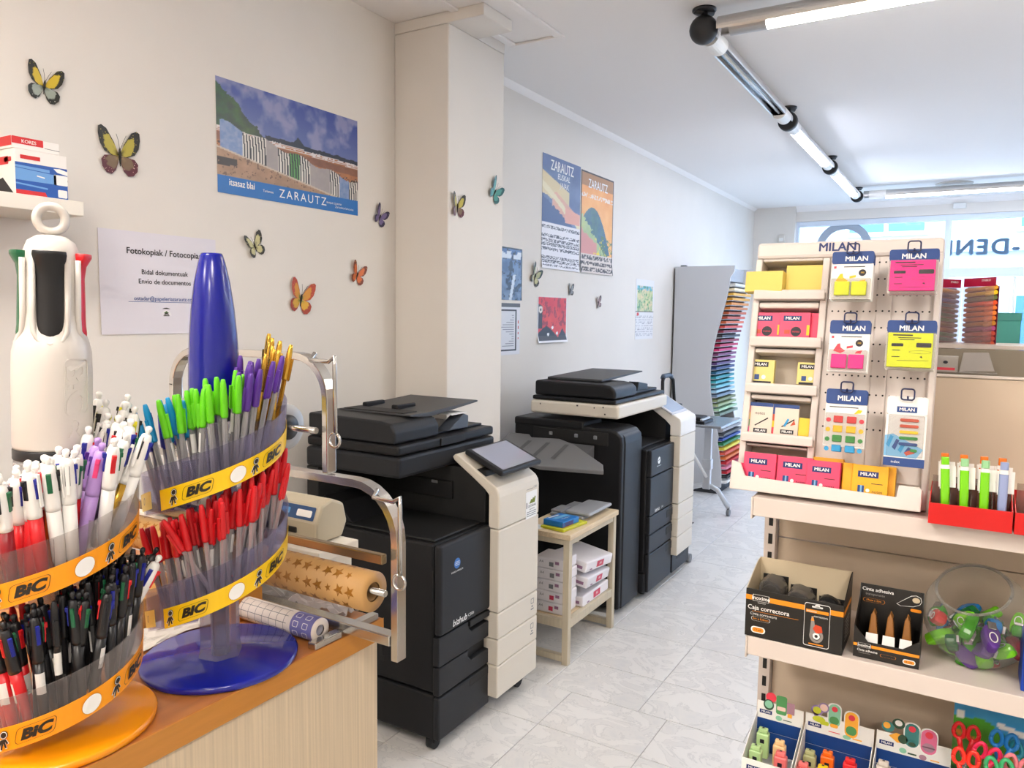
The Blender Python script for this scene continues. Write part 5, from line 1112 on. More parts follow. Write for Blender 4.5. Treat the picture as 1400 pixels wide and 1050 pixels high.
# ---------------------------------------------------------------- laminator on its cabinet, loose things
cb = thing('cabinet', 'white cabinet just beyond the counter end carrying the beige laminator', 'cabinet', (-1.3, 1.1, 0))
cwh = M('cabinet white', (226, 220, 208), .5)
bx('carcass', (-1.66, 1.06, 0), (-1.075, 1.155, 1.06), cwh, cb, .002); bx('top_board', (-1.67, 1.052, 1.0605), (-1.065, 1.165, 1.082), cwh, cb, .002)
lb = M('laminator beige', (190, 180, 156), .5); la = thing('laminator', 'beige laminator with a blue control label behind the wrap stand', 'laminator', (-1.3, 1.25, 1.0825))
pr = [(1.085, 1.0835), (1.16, 1.0835), (1.175, 1.115), (1.165, 1.155), (1.13, 1.170), (1.10, 1.160), (1.085, 1.125)]
obj('housing', MB().prism(pr, (-1.62, 0, 0), Z1, Z2, (.515, 0, 0)), lb, la, .006)
bx('feed_slot', (-1.60, 1.082, 1.10), (-1.16, 1.087, 1.112), kd, la, .002); bx('feed_tray', (-1.58, 1.03, 1.097), (-1.18, 1.0815, 1.101), M('laminator tray', (84, 82, 78), .5), la, .002)
p = MB(); mt = fr((-1.15, 1.1, 1.1355), (1, 0, 0), (0, .75, .7)); mt = fr((-1.165, 1.0925, 1.1425), (1, 0, 0), (0, .015, .035)); flat(p, rrect(-.05, -.014, .05, .014, .003), mt, 0, .001); flat(p, rrect(.0, -.008, .042, .006, .003), mt, 1, .0016); flat(p, rrect(-.042, -.006, -.02, .006, .002), mt, 2, .0016); obj('control_label', p, [M('label blue', (24, 70, 120), .4), wht, M('label sky', (80, 150, 210), .4)], la, fix=False)
def crumple(name, label, cat, c, w, d, h, m, seed, n=14, parent=None):
    rg = np.random.RandomState(seed); x, y = np.meshgrid(np.linspace(-1, 1, n), np.linspace(-1, 1, n)); z = (snoise((x+1)*4, (y+1)*4, seed)**1.5)*h*(1-.6*np.maximum(abs(x), abs(y))**3)
    jx = rg.uniform(-.06, .06, x.shape); jy = rg.uniform(-.06, .06, x.shape); b = MB()
    b.add([(c[0]+(a+e)*w/2, c[1]+(q+f)*d/2, c[2]+r_+.001) for a, q, r_, e, f in zip(x.ravel(), y.ravel(), z.ravel(), jx.ravel(), jy.ravel())], [(j*n+i, j*n+i+1, (j+1)*n+i+1, (j+1)*n+i) for j in range(n-1) for i in range(n-1)])
    o = obj(name, b, m); sd = o.modifiers.new('thick', 'SOLIDIFY'); sd.thickness = .0005; sd.offset = 1; tag(o, label, cat); return o
crumple('newspaper', 'crumpled grey white paper lying between the two pen stands', 'paper', (-1.148, .76, ZT), .07, .19, .03, M('crumpled paper', (206, 200, 192), .6), 5)
cbx = thing('cardboard_box', 'small tan cardboard box behind the blue pen stand', 'box', (-1.30, .93, ZT)); bx('box_body', (-1.33, .70, ZT), (-1.195, .86, ZT+.055), M('tan card', (190, 140, 74), .6), cbx, .002); bx('tape', (-1.28, .6995, ZT), (-1.25, .8605, ZT+.0555), M('brown tape', (160, 110, 60), .3), cbx, 0)
crumple('plastic_bag', 'grey plastic bag lying on the counter under the star roll', 'bag', (-1.17, .985, ZT), .26, .07, .06, M('grey bag plastic', (150, 148, 146), .3), 8)
crumple('paper_sheet', 'crumpled white tissue sheet on the counter end beside the grey bag', 'paper', (-1.00, 1.0, ZT), .13, .05, .075, M('tissue white', (224, 220, 222), .6), 12)
pd = bx('wooden_ruler', (-1.10, .86, ZT), (-1.085, .93, ZT+.05), M('orange ruler', (214, 140, 50), .4), None, .001); tag(pd, 'orange wooden piece standing behind the blue stand column', 'ruler')
# ---------------------------------------------------------------- gondola shelving
gcr = M('gondola cream', (216, 204, 196), .38); gback = M('gondola back beige', (208, 190, 168), .5); gslot = M('slot black', (20, 18, 16), .7)
GY, GB = 1.37, 1.61
gx0, gx1 = -.316, .62
gd = thing('gondola', 'cream metal shelving unit with slotted upright and three shelves', 'shelving', (.15, 1.6, 0))
S1, S2, S3 = 1.232, .975, .690
for z in (S1, S2, S3):
    pr = [(GY, z), (GB, z), (GB, z-.022), (GY+.02, z-.022), (GY+.02, z-.014), (GY+.006, z-.014), (GY+.006, z-.034), (GY, z-.034)]
    o = obj('shelf', MB().prism(pr, (gx0, 0, 0), Z1, Z2, (gx1-gx0, 0, 0)), gcr, gd, .0015)
    obj('end_bracket', MB().prism([(GY, z-.001), (GB, z-.001), (GB, z-.075), (GB-.05, z-.06), (GY+.03, z-.04), (GY, z-.04)], (gx0-.0035, 0, 0), Z1, Z2, (.003, 0, 0)), gcr, o)
for x in (gx0-.026, gx1+.003):
    up = bx('upright', (x, GB-.02, 0), (x+.023, GB+.02, S1+.215), gcr, gd, .0015)
    sl = MB(); z = .10
    while z < S1+.2: sl.box((x+.009, GB-.0212, z), (x+.017, GB-.0198, z+.021)); z += .038
    obj('slot', sl, gslot, up, kind='stuff')
for z0, z1 in ((.1, .43), (.431, .86), (.861, 1.10), (1.101, S1+.214)): bx('back_panel', (gx0-.002, GB+.0005, z0), (gx1+.002, GB+.012, z1-.001), gback, gd, .001)
bx('top_cap', (gx0-.026, GB-.002, S1+.2145), (gx1+.026, GB+.016, S1+.219), gcr, gd, .001)
bx('base_plinth', (gx0-.026, GY-.03, 0), (gx1+.026, GB+.3, .0995), gcr, gd, .002)
bx('rear_shelf', (-.30, GB+.03, S1+.085), (gx1, GB+.36, S1+.11), gcr, gd, .002)
bx('rear_riser', (-.30, GB+.15, S1+.11), (gx1, GB+.156, S1+.262), M('riser grey', (150, 140, 124), .6), gd, .001)
bx('rear_ledge', (-.30, GB+.15, S1+.2625), (gx1, GB+.36, S1+.2705), gcr, gd, .001)
# ---------------------------------------------------------------- counter display with pockets and pegs
dpl = M('display cream', (220, 211, 205), .45); dpl2 = M('display recess', (196, 184, 168), .5)
D0 = Vector((-.362, 1.425, S1+.0005)); DU = Vector((1, 0, 0)); DV = Vector((0, .095, .455)).normalized(); MD = fr(D0, DU, DV); DN = MD.to_3x3() @ Vector((0, 0, 1))
def dq(px, py, w=0.):
    d = FW + RT*((px-700)/FPX) - UP*((py-525)/FPX); o = D0+DN*w; t = (o-CAM).dot(DN)/d.dot(DN); p = CAM+d*t-o
    return p.dot(DU), p.dot(DV)
dsp = thing('counter_display', 'cream tilted display with five note pockets and a peg panel on top of the shelving', 'display', D0)
def dbox(name, u0, v0, w0, u1, v1, w1, m, par=dsp, bev=.002): return obj(name, MB().box((u0, v0, w0), (u1, v1, w1), mt=MD), m, par, bev)
HT = dq(1150, 328)[1]; WD = .315; UL = .133
dbox('back_board', .004, .002, -.056, UL, HT-.004, -.050, dpl2)
dbox('peg_panel', UL, .04, -.012, WD-.003, HT-.03, -.006, dpl)
dbox('peg_back', UL, .002, -.056, WD-.004, HT-.002, -.0125, dpl)
dbox('top_header', 0, HT-.032, -.055, WD, HT, .0, dpl, bev=.006)
dbox('side_rail', 0, .0, -.055, .012, HT-.0325, 0, dpl); dbox('side_rail', UL-.012, .055, -.0495, UL, HT-.0325, 0, dpl); dbox('side_rail', WD-.010, 0, -.0560, WD, HT-.0325, .010, dpl)
dbox('peg_ridge', UL+.082, .055, -.0058, UL+.108, HT-.0325, -.002, dpl)
pv = [(dq(1075, 398)[1], dq(1080, 357)[1]), (dq(1075, 462)[1], dq(1080, 421)[1]), (dq(1070, 526)[1], dq(1075, 483)[1]), (dq(1065, 594)[1], dq(1070, 547)[1]), (.028, dq(1062, 612)[1])]
for k, (v0, v1) in enumerate(pv):
    top = HT-.0325 if k == 0 else pv[k-1][0]-.0205
    if top > v1: dbox('pocket_divider', .0125, v1, -.0495, UL-.0125, top, -.001, dpl, bev=.0035)
    if k < 4:
        led = MB().prism([(-.0495, v0-.018), (.012, v0-.018), (.014, v0-.004), (.012, v0), (.009, v0), (.009, v0-.004), (-.0495, v0-.004)], MD @ Vector((.004, 0, 0)), DN, DV, DU*(UL-.006))
        obj('pocket_ledge', led, dpl, dsp, .0015)
tv = [(0, .0), (0, .052), (.016, .049), (.026, .026), (.272, .020), (.275, .040), (.305, .040), (.309, .035), (.309, 0)]
obj('front_tray', MB().prism(tv, MD @ Vector((0, -.002, .040)), DU, DV, DN*.006), dpl, dsp, .0015)
dbox('tray_floor', 0, -.0005, -.050, .309, .006, .0395, dpl, bev=.001); dbox('tray_side', 0, .0062, .001,   .005, .047, .0395, dpl, bev=.001); dbox('tray_side', .304, .0062, -.004, .309, .034, .0395, dpl, bev=.001)
hl = MB()
for vy in (358, 381, 403, 425, 448, 471, 494, 515, 541, 565, 589):
    v = dq(1210, vy)[1]
    for i in range(16):
        u = UL+.010+i*.0104; off = -.0058
        if .082 < u-UL < .108: off = -.0018
        flat(hl, [(u+.0017*math.cos(k*PI/4), v+.0017*math.sin(k*PI/4)) for k in range(8)], MD, 0, off)
obj('peg_hole', hl, gslot, dsp, fix=False, kind='stuff')
navyp = M('navy print', (16, 40, 106), .4)
lt = MB(); text(lt, 'MILAN', .022, MD, dq(1145, 338)[0], dq(1145, 338)[1], 0, bold=.05); obj('brand_lettering', lt, navyp, dsp, fix=False)
hookm = M('hook navy', (30, 40, 84), .35)
pinkn = M('neon pink', (252, 10, 146), .5); yeln = M('neon yellow', (224, 236, 6), .5); pinkp2 = M('coral pink wrap', (240, 66, 108), .35); padY = M('pad yellow', (232, 206, 106), .6); padY2 = M('pad pale yellow', (226, 212, 130), .5); orgY = M('golden yellow wrap', (244, 176, 24), .35)
blist = M('blister plastic', (226, 222, 220), .1, alpha=.04); cardw = M('card white', (236, 226, 216), .5); cardb = M('card blue', (18, 62, 130), .4); dk = M('dark print block', (28, 26, 40), .5); rdp = M('coral print', (226, 60, 80), .5); gnp = M('green flag', (40, 140, 50), .5); blp = M('sky flag', (40, 150, 206), .5); ylp = M('yellow flag', (246, 196, 20), .5); rfp = M('red flag', (214, 50, 50), .5); orp2 = M('brick flag', (200, 80, 50), .5); lbp = M('light blue print', (120, 180, 220), .4)
PM = [wht, dk, rdp, cardb, ylp, gnp, blp, pinkn, yeln, orp2, lbp, navyp, inkm]
def logo(p, m, x, y, s, mi=11):
    flat(p, [(x-s*1.9, y-s*.62), (x+s*1.9, y-s*.62), (x+s*1.9, y+s*.62), (x-s*1.9, y+s*.62)], m, mi, .0004); text(p, 'MILAN', s*.95, m @ Matrix.Translation((0, 0, .0004)), x, y, 0, bold=.05, sx=1.05)
def hook(u, v, w=.075):
    h = MB(); h.tube([MD @ Vector((u, v-.006, -.006)), MD @ Vector((u, v-.006, w)), MD @ Vector((u, v-.002, w+.004))], .0016, 6)
    P = rrect(u-.0095, v-.008, u+.0095, v+.010, .004); h.tube([MD @ Vector((a, b, w+.006)) for a, b in P+P[:1]], .0013, 6); obj('peg_hook', h, hookm, dsp)
def pack(px0, py0, px1, py1, w, label, design, group=None, depth=.01, n=3, cat='note pack'):
    (u0, v1), (u1, v0) = dq(px0, py0, w), dq(px1, py1, w); cx = (u0+u1)/2; W_, H_ = u1-u0, v1-v0
    for k in range(n):
        ww = w-k*(depth+.001); m = MD @ Matrix.Translation((cx, v0, ww)); t = thing('blister_pack', (['front ', 'second ', 'rearmost '][k] if n > 1 else '')+label, cat, m.translation, group)
        q = MB(); hd = .26*H_
        q.box((-W_/2, 0, 0), (W_/2, H_-hd, .0012), mt=m); obj('card', q, cardw, t, .0004)
        q = MB().prism(rrect(-W_/2, H_-hd, W_/2, H_, .004), m.translation, DU, DV, DN*.0022); obj('header', q, cardb, t)
        design(t, m, W_, H_, hd, k == 0)
    hook((px0+px1)/2/1 and cx, v1+.002, w+.002)
def dA(c1, cc):
    def f(t, m, W_, H_, hd, front):
        mh = m @ Matrix.Translation((0, 0, .0022)); p = MB(); text(p, 'MILAN', .0125, mh, .006 if W_ > .02 else 0, H_-hd*.62, 0, bold=.05)
        if front:
            m2 = m @ Matrix.Translation((0, 0, .0012)); y = H_-hd
            flat(p, [(-W_*.2, y-.006), (W_*.3, y-.006), (W_*.3, y-.0045), (-W_*.2, y-.0045)], m2, 12); flat(p, [(W_*.25+.006*math.cos(a), y-.016+.006*math.sin(a)) for a in np.linspace(0, 6.1, 14)], m2, 1); text(p, '100', .004, m2 @ Matrix.Translation((0, 0, .0002)), W_*.25, y-.016, 4)
            flat(p, [(-W_*.38, y-.030), (-W_*.28, y-.018), (-W_*.22, y-.017), (-W_*.2, y-.024), (-W_*.08, y-.030), (-W_*.2, y-.034)], m2, cc); flat(p, [(-W_*.05, y-.022), (W_*.1, y-.02), (W_*.1, y-.024), (-W_*.05, y-.026)], m2, cc); flat(p, [(W_*.2, y-.030), (W_*.34, y-.028), (W_*.30, y-.034), (W_*.16, y-.034)], m2, cc); flat(p, [(-W_*.44, y-.004), (-W_*.38, y-.004), (-W_*.38, y-.008), (-W_*.44, y-.008)], m2, 2)
        obj('print', p, PM, t, fix=False)
        for s in (-1, 1):
            q = MB().box((-.0125+s*.0135, .006, .0014), (.0115+s*.0135, .030, .007), mt=m); obj('note_pad', q, c1, t, .001)
        q = MB().box((-W_/2+.002, .001, .0013), (W_/2-.002, H_*.42, .0085), mt=m); obj('blister', q, blist, t, .002)
    return f
def dB(c1, cc):
    def f(t, m, W_, H_, hd, front):
        p = MB(); mh = m @ Matrix.Translation((0, 0, .0022)); text(p, 'MILAN', .0125, mh, 0, H_-hd*.65, 0, bold=.05)
        q = MB().box((-W_/2+.003, .002, .0014), (W_/2-.004, H_-hd-.001, .008), mt=m); obj('note_pad', q, c1, t, .0006)
        if front:
            m2 = m @ Matrix.Translation((0, 0, .0081)); y = H_-hd
            for a, b, c, d in ((-.36, .006, .2, .002), (-.25, .010, .26, .0012), (-.22, .013, .1, .0012)): flat(p, [(W_*a, y-b), (W_*(a+abs(c)+.2), y-b), (W_*(a+abs(c)+.2), y-b+d), (W_*a, y-b+d)], m2, 12)
            flat(p, rrect(-W_*.38, y-.024, -W_*.14, y-.019, .0012), m2, 1); flat(p, rrect(W_*.12, y-.025, W_*.42, y-.0175, .0016), m2, 1)
            ring_flat(p, [(W_*.2+.016*math.cos(a), y-.033+.0028*math.sin(a)) for a in np.linspace(0, 6.1, 18)], .0006, m2, 1)
            for b in (.031, .042): flat(p, [(-W_*.36, y-b), (-W_*.2, y-b), (-W_*.2, y-b+.0012), (-W_*.36, y-b+.0012)], m2, 12)
            flat(p, [(-W_*.25, y-.048), (W_*.38, y-.047), (W_*.38, y-.0466), (-W_*.25, y-.0474)], m2, 12); flat(p, [(W_*.2, y-.041), (W_*.26, y-.043), (W_*.24, y-.039)], m2, 1)
        obj('print', p, PM, t, fix=False); q = MB().box((-W_/2, .0, .0013), (W_/2, H_-hd, .0092), mt=m); obj('blister', q, blist, t, .002)
    return f
def dE(t, m, W_, H_, hd, front):
    p = MB(); mh = m @ Matrix.Translation((0, 0, .0022)); text(p, 'MILAN', .0125, mh, .004, H_-hd*.62, 0, bold=.05); m2 = m @ Matrix.Translation((0, 0, .0012)); y = H_-hd
    if front:
        flat(p, [(-W_*.4, y-.006), (W_*.3, y-.006), (W_*.3, y-.0045), (-W_*.4, y-.0045)], m2, 12); flat(p, [(W_*.2, y-.016), (W_*.36, y-.014), (W_*.4, y-.009), (W_*.3, y-.008)], m2, 4)
        for k, c in enumerate((2, 4, 5, 6)):
            for a in (-.4, .4): flat(p, [(W_*a+.004*math.cos(b), y-.028-.0165*k+.004*math.sin(b)) for b in np.linspace(0, 5.8, 9)], m2, c)
    obj('print', p, PM, t, fix=False)
    for k, c in enumerate((rfp, ylp, gnp, blp)):
        for s in (-1, 1): obj('flag_pad', MB().box((-.0075+s*.0105, y-.032-.0165*k, .0014), (.0075+s*.0105, y-.0205-.0165*k, .004), mt=m), c, t, .0012)
    obj('blister', MB().box((-W_/2+.001, .002, .0013), (W_/2-.001, y-.016, .006), mt=m), blist, t, .0015)
def dF(t, m, W_, H_, hd, front):
    for o in list(t.children):
        if o.name.startswith('header'): o.data.materials[0] = cardw
    p = MB(); mh = m @ Matrix.Translation((0, 0, .0022)); logo(p, mh, 0, H_-hd*.72, .0078, 3); m2 = m @ Matrix.Translation((0, 0, .0012)); y = H_-hd
    flat(p, [(-W_/2, 0), (W_/2, 0), (W_/2, H_*.12), (-W_/2, H_*.12)], m2, 3); flat(p, [(-W_/2, H_*.14), (-W_/2, H_*.43), (-W_*.3, H_*.46), (W_*.45, H_*.26), (W_*.3, H_*.13)], m2, 10, .0005)
    for k in range(4): flat(p, [(-W_*.46+k*.009, H_*.30-.004*k), (-W_*.36+k*.009, H_*.44-.006*k), (-W_*.28+k*.009, H_*.42-.006*k), (-W_*.38+k*.009, H_*.26-.004*k)], m2, 3 if k % 2 else 6, .0006)
    flat(p, [(0, H_*.2), (W_*.2, H_*.26), (W_*.26, H_*.2), (W_*.05, H_*.16)], m2, 9, .0007); text(p, 'index', .006, m2, -W_*.2, H_*.06, 0)
    obj('print', p, PM, t, fix=False)
    for k, c in enumerate((orp2, orp2, ylp, gnp, cardb, gnp)): obj('index_strip', MB().prism(rrect(-.011 if k != 5 else .006, -.0024, .0165, .0024, .0022), m @ Vector((.002, y-.009-.0098*k, .0013)), DU, DV, DN*.002), c, t)
    obj('blister', MB().box((-W_/2+.004, H_*.14, .0012), (W_/2-.003, y-.001, .005), mt=m), blist, t, .0015)
pack(1139, 345, 1191, 409, .062, 'small hanging pack of yellow arrow notes on the upper peg row', dA(yeln, 4), n=3)
pack(1217, 342, 1281, 400, .062, 'large hanging pack with neon pink note pad on the upper peg row', dB(pinkn, 7), n=3)
pack(1136, 438, 1186, 510, .060, 'small hanging pack of pink arrow notes on the middle peg row', dA(pinkn, 2), n=2)
pack(1214, 438, 1277, 506, .060, 'large hanging pack with neon yellow note pad on the middle peg row', dB(yeln, 8), n=3)
pack(1131, 531, 1181, 614, .058, 'hanging pack of flag notes in four colours on the low peg row', dE, n=2)
pack(1214, 541, 1263, 641, .058, 'hanging pack of index strips with blue foot on the low peg row', dF, n=1)
# note pads standing in the pockets
def pad(px0, py0, px1, py1, w, th, m, label, design=None, group=None, name='note_pad', cat='note pad', tilt=0):
    (u0, v1), (u1, v0) = dq(px0, py0, w), dq(px1, py1, w); mm = MD @ Matrix.Translation(((u0+u1)/2, v0, w)) @ Matrix.Rotation(math.radians(tilt), 4, 'Y'); W_, H_ = u1-u0, v1-v0
    t = thing(name, label, cat, mm.translation, group); obj('pad_block', MB().box((-W_/2, 0, -th), (W_/2, H_, 0), mt=mm), m, t, .0008)
    if design:
        p = MB(); design(p, mm, W_, H_); obj('print', p, PM, t, fix=False)
def pv_(k): return pv[k][0]-.0035
def dn(style):
    def f(p, m, W_, H_):
        if style == 'pink':
            logo(p, m, -W_*.08, H_*.76, W_*.155, 11); flat(p, [(W_*.06+W_*.17*math.cos(a), H_*.24+W_*.17*math.sin(a)) for a in np.linspace(0, 6.1, 16)], m, 1); text(p, 'notes', W_*.11, m @ Matrix.Translation((0, 0, .0002)), W_*.06, H_*.24, 2); flat(p, [(-W_*.32, H_*.14), (-W_*.14, H_*.14), (-W_*.14, H_*.30), (-W_*.32, H_*.30)], m, 9); flat(p, [(W_*.4, .1*H_), (W_*.49, .1*H_), (W_*.49, .5*H_), (W_*.4, .5*H_)], m, 4)
        elif style == 'low':
            logo(p, m, -W_*.05, H_*.74, W_*.15, 11); flat(p, [(-W_*.32, H_*.2), (-W_*.14, H_*.2), (-W_*.14, H_*.42), (-W_*.32, H_*.42)], m, 3); flat(p, [(-W_*.25, H_*.2), (-W_*.20, H_*.2), (-W_*.20, H_*.42), (-W_*.25, H_*.42)], m, 10, .0005)
            flat(p, [(-W_*.04+W_*.055*math.cos(a), H_*.29+W_*.055*math.sin(a)) for a in np.linspace(0, 6.1, 12)], m, 0); text(p, 'notes', W_*.13, m, W_*.22, H_*.27, 1); flat(p, [(W_*.05, H_*.48), (W_*.36, H_*.48), (W_*.36, H_*.5), (W_*.05, H_*.5)], m, 12)
        elif style == 'bar':
            logo(p, m, -W_*.08, H_*.80, W_*.17, 1); flat(p, [(-W_*.4, 0), (W_*.4, 0), (W_*.4, H_*.1), (-W_*.4, H_*.1)], m, 1); flat(p, [(-W_*.3, H_*.16), (-W_*.1, H_*.16), (-W_*.1, H_*.38), (-W_*.3, H_*.38)], m, 3); flat(p, [(W_*.08+W_*.09*math.cos(a), H_*.27+W_*.09*math.sin(a)) for a in np.linspace(0, 6.1, 12)], m, 0)
        elif style == 'index1' or style == 'index2':
            flat(p, [(-W_/2, H_*.88), (W_/2, H_*.88), (W_/2, H_), (-W_/2, H_)], m, 3)
            for k, c in enumerate((7, 5, 4, 2) if style == 'index1' else (2, 4, 9, 3)): flat(p, [(-W_*.5, .22*H_*k), (-W_*.30 if style == 'index1' else -W_*.4, .22*H_*k), (-W_*.30 if style == 'index1' else -W_*.4, .22*H_*(k+1)), (-W_*.5, .22*H_*(k+1))], m, c, .0005)
            flat(p, [(-W_*.1, H_*.24), (W_*.36, H_*.50), (W_*.34, H_*.54), (-W_*.12, H_*.27)], m, 12); logo(p, m, W_*.1, H_*.1, W_*.13, 1)
            if style == 'index2': flat(p, [(-W_*.05, H_*.3), (W_*.1, H_*.55), (W_*.16, H_*.5), (W_*.02, H_*.26)], m, 6, .0005); flat(p, [(W_*.2, H_*.3), (W_*.34, H_*.5), (W_*.4, H_*.36)], m, 9, .0005)
            else: text(p, 'notes', W_*.16, m, W_*.05, H_*.66, 12)
    return f
pad(1020, 371, 1069, 398, .012, .022, padY, 'plain yellow note pad leaning forward in the top pocket', tilt=-4); pad(1076, 363, 1131, 398, -.004, .030, padY, 'taller plain yellow note pad standing upright in the top pocket')
pad(1070, 378, 1077, 398, -.012, .02, padY, 'narrow yellow pad edge between the two yellow pads of the top pocket')
pad(1028, 427, 1066, 461, -.006, .03, pinkp2, 'pink note pad at the outer end of the second pocket', dn('pink')); pad(1067, 427, 1106, 462, -.004, .03, pinkp2, 'pink note pad in the middle of the second pocket', dn('pink')); pad(1107, 428, 1119, 462, -.012, .028, pinkp2, 'narrow pink pad edge at the inner end of the second pocket')
pad(1027, 491, 1057, 525, -.010, .012, padY2, 'pale yellow note pack at the outer end of the third pocket', dn('bar')); pad(1091, 495, 1121, 527, -.010, .012, padY2, 'pale yellow note pack at the inner end of the third pocket', dn('bar'))
idw = M('index pack cream', (222, 208, 192), .25)
pad(1020, 549, 1054, 594, -.008, .008, idw, 'index pack with neon tabs at the outer end of the fourth pocket', dn('index1'), name='index_pack', cat='note pack'); pad(1057, 552, 1090, 596, -.010, .008, idw, 'index pack with blue pen picture in the middle of the fourth pocket', dn('index2'), name='index_pack', cat='note pack'); pad(1092, 571, 1117, 598, -.014, .014, M('pad yellow strong', (240, 206, 60), .5), 'small yellow note pad at the inner end of the fourth pocket')
pad(1018, 617, 1058, 668, .030, .016, pinkp2, 'pink note pad at the outer end of the bottom tray', dn('low')); pad(1010, 632, 1018, 668, .020, .012, pinkp2, 'narrow pink pad peeping out at the outer end of the bottom tray')
pad(1064, 622, 1107, 674, .026, .020, pinkp2, 'pink note pad second from the outer end of the bottom tray', dn('low')); pad(1104, 628, 1146, 680, .032, .018, pinkp2, 'pink note pad overlapping its neighbour in the bottom tray', dn('low')); pad(1112, 624, 1150, 676, .006, .014, orgY, 'golden yellow pad hidden behind the overlapping pink pad')
pad(1166, 634, 1212, 688, .030, .014, orgY, 'front golden yellow note pad of the bottom tray', dn('low')); pad(1153, 632, 1166, 686, .024, .026, orgY, 'golden yellow pad edge beside the front golden pad'); pad(1212, 638, 1222, 690, .018, .02, orgY, 'golden yellow pad edge at the inner end of the bottom tray')
# ---------------------------------------------------------------- red boxes with highlighters
redb = M('red card box', (206, 10, 10), .4); redd = M('red box inside', (130, 20, 24), .6); smoke = M('smoke divider', (170, 150, 140), .12, alpha=.22)
def redbox(x0, x1, y0, y1, label):
    t = thing('pen_tray', label, 'box', ((x0+x1)/2, (y0+y1)/2, S1+.0005)); z = S1+.0005
    bx('front_wall', (x0, y0, z), (x1, y0+.0015, z+.033), redb, t, .0005); bx('back_wall', (x0, y1-.0015, z), (x1, y1, z+.052), redb, t, .0005)
    for x in (x0, x1-.0015): obj('side_wall', MB().prism([(y0+.0016, z), (y1-.0016, z), (y1-.0016, z+.052), (y0+.0016, z+.033)], (x, 0, 0), Z1, Z2, (.0015, 0, 0)), redb, t)
    bx('bottom', (x0+.0016, y0+.0016, z), (x1-.0016, y1-.0016, z+.002), redd, t, 0)
    for k in range(1, 4): bx('divider', (x0+(x1-x0)*k/4, y0+.003, z+.0022), (x0+(x1-x0)*k/4+.001, y1-.003, z+.045), smoke, t, 0)
    bx('divider', (x0+.002, (y0+y1)/2, z+.0022), (x1-.002, (y0+y1)/2+.001, z+.07), smoke, t, 0); return t
redbox(-.041, .070, 1.345, 1.43, 'red card tray holding upright green and orange highlighters'); redbox(.0725, .183, 1.345, 1.43, 'second red card tray cut off at the picture edge beyond the highlighter tray')
def hlt(bm, cm, x, y, label, rot):
    z = S1+.003; t = thing('highlighter', label, 'highlighter', (x, y, z), 'highlighters in the red tray')
    obj('barrel', MB().prism(rrect(-.0062, -.0045, .0062, .0045, .003, 3), (x, y, z), (1, 0, 0), (0, 1, 0), (0, 0, .082)), bm, t, .0006)
    obj('collar', MB().prism(rrect(-.0064, -.0047, .0064, .0047, .003, 3), (x, y, z+.0822), (1, 0, 0), (0, 1, 0), (0, 0, .006)), wht2, t); obj('cap', MB().prism(rrect(-.0056, -.004, .0056, .004, .003, 3), (x, y, z+.0884), (1, 0, 0), (0, 1, 0), (0, 0, .012)), cm, t, .001)
    obj('foot_plug', MB().prism(rrect(-.005, -.0035, .005, .0035, .002, 3), (x, y, z-.0005), (1, 0, 0), (0, 1, 0), (0, 0, .0004)), wht2, t); obj('clip', MB().box((x-.0075, y-.002, z+.05), (x-.0064, y+.002, z+.086)), wht2, t); obj('paper_tag', MB().box((x-.0095, y+.0051, z+.052), (x+.0145, y+.0056, z+.086)), wht2, t)
    t.rotation_euler = (math.radians(-3), math.radians(rot), 0)
lgm = M('highlighter lime', (124, 214, 22), .25); lgc = M('highlighter mint', (150, 206, 150), .35); ogm = M('highlighter orange', (226, 116, 30), .3); bgm = M('highlighter lilac blue', (150, 164, 206), .3)
for k, x in enumerate((-.021, .004, .030, .053)):
    nm = ('first', 'second', 'third', 'fourth')[k]
    hlt(lgm if k < 3 else bgm, lgm if k == 0 else (lgc if k < 3 else bgm), x+.003, 1.368, ['lime green highlighter at the outer end of the red tray', 'lime green highlighter second from the outer end of the red tray', 'lime green highlighter third in the red tray beside the blue one', 'lilac blue highlighter standing in the red tray'][k], -3+k)
    hlt(lgm if k < 1 else ogm, ogm, x, 1.408, 'orange capped highlighter in the back row behind the '+['outermost lime one', 'second lime one', 'third lime one', 'lilac blue one'][k], -2+k)
# ---------------------------------------------------------------- correction tape box, second box, bowl
blkc = M('carton black', (26, 24, 22), .4); orc = M('carton orange', (240, 146, 24), .45); tanin = M('carton inside', (206, 190, 160), .6); bag = M('smoke blister', (110, 106, 102), .15, alpha=.35); gryc = M('tape grey', (140, 134, 130), .4); orr = M('tape orange red', (206, 70, 34), .4)
KM = [wht, orc, blkc, gryc, orr, tanin]
x0, x1, y0, y1, z = -.322, -.158, 1.372, 1.476, S2+.0005
t = thing('display_box', 'open black and orange display box of correction tapes on the middle shelf', 'box', ((x0+x1)/2, (y0+y1)/2, z))
bx('front_wall', (x0, y0, z), (x1, y0+.0015, z+.088), blkc, t, .0005); bx('back_wall', (x0, y1-.0015, z), (x1, y1, z+.118), tanin, t, .0005)
sd_ = [(y0+.0016, z), (y1-.0016, z), (y1-.0016, z+.118), (y1-.02, z+.117), (y1-.05, z+.108), (y0+.02, z+.095), (y0+.0016, z+.088)]
for x in (x0, x1-.0015): obj('side_wall', MB().prism(sd_, (x, 0, 0), Z1, Z2, (.0015, 0, 0)), blkc if x > x0 else tanin, t)
bx('bottom', (x0+.0016, y0+.0016, z), (x1-.0016, y1-.0016, z+.002), tanin, t, 0)
m = fr(((x0+x1)/2, y0-.0002, z), (1, 0, 0), (0, 0, 1)); w = (x1-x0)/2; p = MB()
flat(p, [(-w, .068), (-w+.011, .068), (-w+.011, .077), (-w, .077)], m, 1); flat(p, [(-w+.042, .068), (w, .068), (w, .077), (-w+.042, .077)], m, 1)
